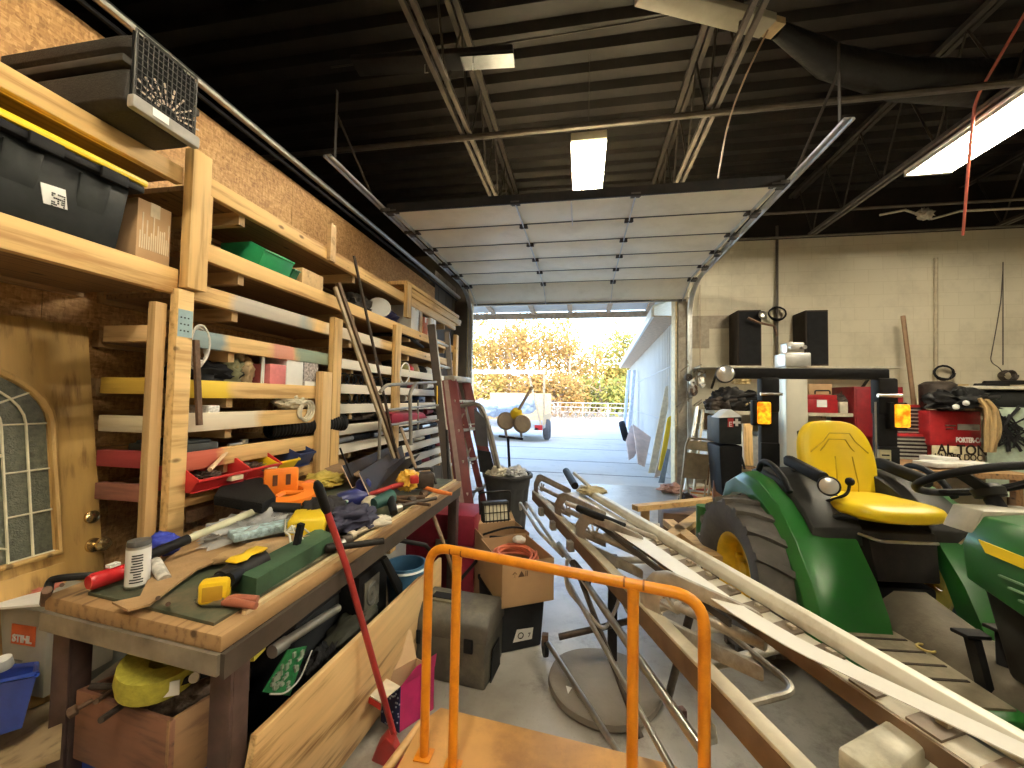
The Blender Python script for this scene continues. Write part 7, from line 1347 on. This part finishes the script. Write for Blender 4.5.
sg = thing('yard_sign', 'cream sign with black capital letters leaning under the red compressor', 'sign', gy(955, 458, 5.9)); quadbox('', '', '', mat('cream sign', (.66, .58, .36), .6), 933, 460, 982, 447, 5.88, .02, sg, bev=.004, part='panel'); sl_ = mat('sign black', (.03, .02, .015), .7)
text('AL TON', .17, gy(937.5, 453.6, 5.87), (1, 0, 0), (0, 0, 1), sl_, sg, bold=.004, sx=.85); text('MOTOR CO', .12, gy(934.5, 459.5, 5.87), (1, 0, 0), (0, 0, 1), sl_, sg, bold=.002, sx=.80) if 0 else text('UNDER DOC', .11, gy(934.5, 459.3, 5.87), (1, 0, 0), (0, 0, 1), sl_, sg, bold=.002, sx=.78)
tag(MB().blob(gy(960, 402, 5.98), (.32, .2, .16), .5, 2.5, 8, flat=.5).build('black_bag', mat('black bag', (.02, .02, .02), .4)), 'black bag heaped on top of the red compressor', 'bag')
for px in (956, 966): MB().blob(gy(px, 407-.4*(px-956), 5.75), (.035, .03, .035), .1, 1, px, 2).build('gauge_knob', white, wd_)
hs = thing('hose_bundle', 'tan air hose bundle hanging right of the red compressor', 'hose', gy(992, 450, 5.9)); rr = random.Random(5)
for i in range(12): x0 = 982+rr.uniform(0, 10); MB().tube(rounded([gy(x0-4, 402+rr.uniform(-4, 3), 5.9-.02*i), gy(x0+4, 408, 5.88-.02*i), gy(x0+3+rr.uniform(-3, 8), 432, 5.88-.02*i), gy(x0+rr.uniform(-2, 6), 452, 5.9-.02*i)], .2), .022, 7).build('strand', mat('tan hose', (.40, .27, .12), .5), hs)
ns = thing('netted_sheet', 'pale green panel draped with black net at the far right', 'panel', gy(1010, 450, 6.2)); quadbox('', '', '', mat('pale green board', (.46, .56, .44), .6), 988, 496, 1050, 408, 6.3, .03, ns, part='board')
mb = MB(); rr = random.Random(12)
for i in range(22): mb.tube([gy(988+rr.uniform(0, 45), 405+rr.uniform(0, 15), 6.26), gy(988+rr.uniform(0, 45), 425+rr.uniform(0, 10), 6.25), gy(988+rr.uniform(0, 45), 440+rr.uniform(0, 12), 6.26)], .012, 5)
mb.build('net', black, ns)
quadbox('black_cover', 'black covered object on the high shelf at the far right edge', 'cover', mat('black cover', (.02, .022, .022), .8), 988, 408, 1060, 391, 6.5, .5, bev=.08)
hsf = thing('high_shelf', 'pale shelf with dark bars at the far right edge of the wall', 'shelf', gy(1000, 388, 6.5)); quadbox('', '', '', mat('pale shelf edge', (.62, .58, .46), .6), 971, 389, 1060, 386.5, 6.45, .8, hsf, part='board'); quadbox('', '', '', darkwood, 972, 460, 976, 389.5, 6.9, .1, hsf, part='post')
for i, (p0, p1, py) in enumerate(((975, 1008, 384.5), (984, 1050, 382))): tag(MB().tube([gy(p0, py+1, 6.6+.1*i), gy(p1, py, 6.6+.1*i)], .03, 8).build('dark_tube', blackmet), ['short black tube lying on the high shelf at far right', 'long black tube lying on the high shelf at far right'][i], 'tube')
quadbox('wood_box', 'small tan wooden box left of the high shelf', 'box', mat('tan wooden box', (.5, .36, .17), .6), 949, 392, 969, 384, 6.9, .3)
# papers etc. on a low table
lt = thing('low_table', 'low table heaped with papers behind the tractor steering wheel', 'table', gy(955, 470, 4.6)); a, b = gy(905, 470, 4.5), gy(1040, 470, 4.5); MB().bb(a.x, b.x, 4.5, 5.4, a.z-.05, a.z).build('top', darkwood, lt)
for x in (a.x+.05, b.x-.1): MB().bb(x, x+.06, 4.6, 4.66, 0, a.z-.05).build('leg', darkwood, lt)
for i, (px, py, w_, h_, r_) in enumerate(((935, 464, .32, .06, .3), (955, 466, .42, .05, -.2), (985, 462, .5, .04, .15), (965, 460, .3, .08, .5))): q = gy(px, py, 4.75); tag(MB().box((q.x, 4.75+.1*i, a.z+.01+h_/2+.002*i), (w_*.75, .22, h_*.7), rot('Z', r_)).build('paper_stack', mat('grey white paper', (.66, .64, .58), .8, sc=8, var=.2), bevel=.003), ['stack of white papers behind the tractor armrest', 'wide white paper stack behind the steering wheel', 'long white paper stack at the right on the low table', 'tall white paper stack at the rear of the low table'][i], 'papers', 'paper stacks on the low table')
# chair, ladder and clutter right of the doorway
fcY = 6.1; fch = thing('folding_chair', 'tan metal folding chair standing folded beside the doorway', 'chair', at(700, 503, z=0)); cm = mat('tan chair metal', (.40, .32, .21), .4, .2, .1); q_ = lambda px, py, dy=0: gy(px, py, fcY+dy)
fr = rounded([q_(680, 502), q_(686, 445), q_(689, 438), q_(712, 440), q_(715, 447), q_(708, 496)], .08, 6); MB().tube(fr, .016, 8).build('frame', cm, fch)
MB().prism([q_(687, 440), q_(713, 442), q_(711, 452), q_(685, 449)], (0, .02, 0)).build('backrest', mat('light tan metal', (.52, .43, .29), .4), fch, bevel=.006); MB().prism([q_(685, 452, -.05), q_(710, 455, -.05), q_(707, 480, -.05), q_(682, 478, -.05)], (0, .02, 0)).build('seat', mat('dark tan seat', (.30, .235, .15), .45), fch, bevel=.012); MB().tube([q_(684, 456, .12), q_(690, 502, .12)], .014, 8).tube([q_(708, 458, .12), q_(704, 502, .12)], .014, 8).build('rear_leg', cm, fch)
al = thing('aluminium_ladder', 'narrow aluminium ladder rail leaning behind the folding chair', 'ladder', at(690, 500, z=0)); MB().bar(gy(685, 490, 6.3), gy(697, 407, 6.7), .10, .03, (1, 0, 0)).build('side_rail', alu, al); MB().bar(gy(694, 490, 6.35), gy(703, 410, 6.75), .08, .03, (1, 0, 0)).build('side_rail', mat('tan rail', (.52, .46, .34), .4, .4), al)
for k in (.2, .5, .8): MB().cyl(gy(685, 490, 6.3).lerp(gy(697, 407, 6.7), k), gy(694, 490, 6.35).lerp(gy(703, 410, 6.75), k), .015, n=8).build('rung', alu, al)
hb_ = thing('black_heater_box', 'black bin with red and white cross emblem below the roll bar light', 'bin', gy(727, 445, 5.4)); quadbox('', '', '', mat('charcoal bin', (.03, .033, .033), .5), 719, 444, 742, 417, 5.4, .5, hb_, part='body', bev=.02); a, b = gy(718, 418, 5.38), gy(743, 417, 5.38)
MB().prism([a, b, b+V((-.08, .15, .09)), a+V((.15, .15, .09))], (0, .3, 0)).build('lid', white, hb_, bevel=.01); quadbox('', '', '', mat('emblem red', (.55, .03, .03), .5), 728, 427, 733.5, 418.5, 5.385, .012, hb_, bev=0, part='emblem')
c = gy(737, 422.5, 5.38); MB().bb(c.x-.045, c.x+.045, 5.383, 5.395, c.z-.014, c.z+.014).bb(c.x-.014, c.x+.014, 5.382, 5.396, c.z-.045, c.z+.045).build('emblem_cross', white, hb_); text('E', .085, gy(728.6, 426.5, 5.383), (1, 0, 0), (0, 0, 1), white, hb_, bold=.001)
tag(MB().hexa([gy(722, 496, 5.45), gy(742, 496, 5.45), gy(742, 496, 5.45)+V((0, .45, 0)), gy(722, 496, 5.45)+V((0, .45, 0)), gy(719, 446, 5.4), gy(743, 446, 5.4), gy(743, 446, 5.4)+V((0, .5, 0)), gy(719, 446, 5.4)+V((0, .5, 0))]).build('black_bin', black, bevel=.02), 'black tapered bin carrying the bin with the cross emblem', 'bin')
lean('brown_board', 0, 'brown board leaning between the folding chair and the black bins', 'board', mat('red brown board', (.26, .12, .07), .6), 5.7, [(712, 498, 0), (720, 498, 0), (722, 446, .2), (715, 446, .2)], .04)
lean('pine_board', 0, 'pine board standing behind the roll bar post', 'board', pine_z, 4.6, [(744, 466, 0), (752, 466, 0), (751, 424, .1), (742, 424, .1)], .04)
mb_ = thing('magazine_pile', 'pile of bright magazines under the folding chair', 'magazines', gy(702, 500, 6.5)); rr = random.Random(4)
for i in range(8): MB().box(gy(697+rr.uniform(-1, 6), 500-2.0*i, 6.5), (.28, .2, .03), rot('Z', rr.uniform(-.5, .5))).build('magazine', [mat('orange cover', (.6, .25, .06), .5), paper, mat('red cover', (.45, .08, .06), .5), mat('tan cover', (.5, .4, .25), .5)][i % 4], mb_)
tag(MB().blob(at(686, 500, z=.08), (.10, .09, .10), .2, 2, 4).build('dark_pulley', grime), 'greasy dark lump at the foot of the folding chair', 'scrap')
tag(MB().blob(at(668, 486, z=.06)+V((0, -.25, 0)), (.18, .13, .08), .5, 2.5, 4, flat=.6).build('pink_rubble', mat('pink insulation', (.55, .33, .26), .9)), 'pink crumbly scrap at the foot of the right door jamb', 'scrap')
# things hanging on the wall by the right jamb
hk = thing('hanging_tackle', 'tangle of metal tackle hanging on the wall right of the door jamb', 'tackle', gy(692, 380, 7.2)); rr = random.Random(3); mb = MB()
for i in range(16): p_ = gy(682+rr.uniform(0, 20), 362+rr.uniform(0, 48), 7.15-rr.random()*.15); mb.tube([p_, p_+V((rr.uniform(-.15, .15), rr.uniform(-.05, .05), rr.uniform(-.25, .1)))], .012, 6)
mb.build('rods', mat('tackle metal', (.30, .26, .20), .4, .6), hk)
for i in range(7): MB().lathe([(.02, -.02), (.06, -.02), (.065, 0), (.06, .02), (.02, .02)], gy(684+rr.uniform(0, 18), 364+rr.uniform(0, 44), 7.05), (rr.uniform(-.4, .4), -1, .1), 14).build('reel', [steel, grime, rust][i % 3], hk)
MB().tube(arc(gy(702, 379, 7.1), .13, .3, 5.6, 18, (.5, .5, 0), (0, 0, 1)), .02, 8).build('white_ring', white, hk)
tag(MB().tube([gy(700, 285, 7.26), gy(700, 372, 7.2)], .006, 6).build('pull_rope', mat('tan cord', (.3, .2, .12), .5)), 'thin cord hanging on the wall right of the door jamb', 'cord')
# clutter under the wall shelf, left part of the back bench
rr = random.Random(21); cl = [('rag', 'black'), ('jar', 'grey'), ('tool_case', 'dark'), ('drill', 'rusty')]
for i, (px, py, w_, h_, m, nm, lb) in enumerate(((722, 408, .22, .14, grime, 'grinder', 'grey grinder nearest the doorway on the back bench'), (734, 404, .30, .22, blackmet, 'black_bag', 'black bag next to the grey grinder on the back bench'), (748, 406, .26, .18, black, 'chain_saw', 'black chain saw left of the roll bar light on the back bench'), (780, 410, .16, .16, mat('tan wood jar', (.4, .3, .18), .6), 'jar', 'tan jar left of the pale column on the back bench'), (744, 380, .12, .10, mat('yellowed cup', (.6, .45, .2), .5), 'cup', 'yellowed cup hanging below the near loudspeaker'), (852, 410, .18, .2, grime, 'vice', 'grey vice left of the tall red cabinet'))):
    q = gy(px, py, 6.6); tag(MB().blob((q.x, 6.7, max(bz_+h_*.6, q.z) if nm == 'cup' else bz_+h_*.6), (w_, .16, h_), .35, 2.2, 60+i, 3, flat=.6).tube([V((q.x-w_*.6, 6.6, bz_+h_*.8)), V((q.x+w_*.9, 6.55, bz_+h_*1.2))], .03, 8).build(nm, m), lb, nm.replace('_', ' '))
ul_ = [(725, 470), (760, 455), (775, 440), (850, 445), (870, 440)]
for i, (px, py) in enumerate(ul_):
    q = gy(px, py, 6.75); ln2 = [.3, .25, .22, .35, .3][i]; b_ = carton('storage_box', ['white storage box nearest the black bin below the back bench', 'grey storage box behind the roll bar post below the back bench', 'white storage box left of the pale column below the back bench', 'dark red storage box left of the red cabinet below the back bench', 'white storage box under the red cabinet'][i], q.x-ln2, q.x+ln2, 6.62, 7.1, .545, .545+[.5, .45, .5, .5, .4][i], [white, mat('mid grey box', (.3, .3, .29), .6), white, mat('maroon panel', (.28, .02, .045), .4), white][i], 'box', 'boxes under the back bench', False)
tag(MB().blob((gy(868, 433, 6.75).x, 6.78, 1.0), (.28, .15, .08), .25, 2, 5, flat=.7).build('white_cloth', white), 'white cloth heap between the tractor seat and the red cabinet', 'cloth')
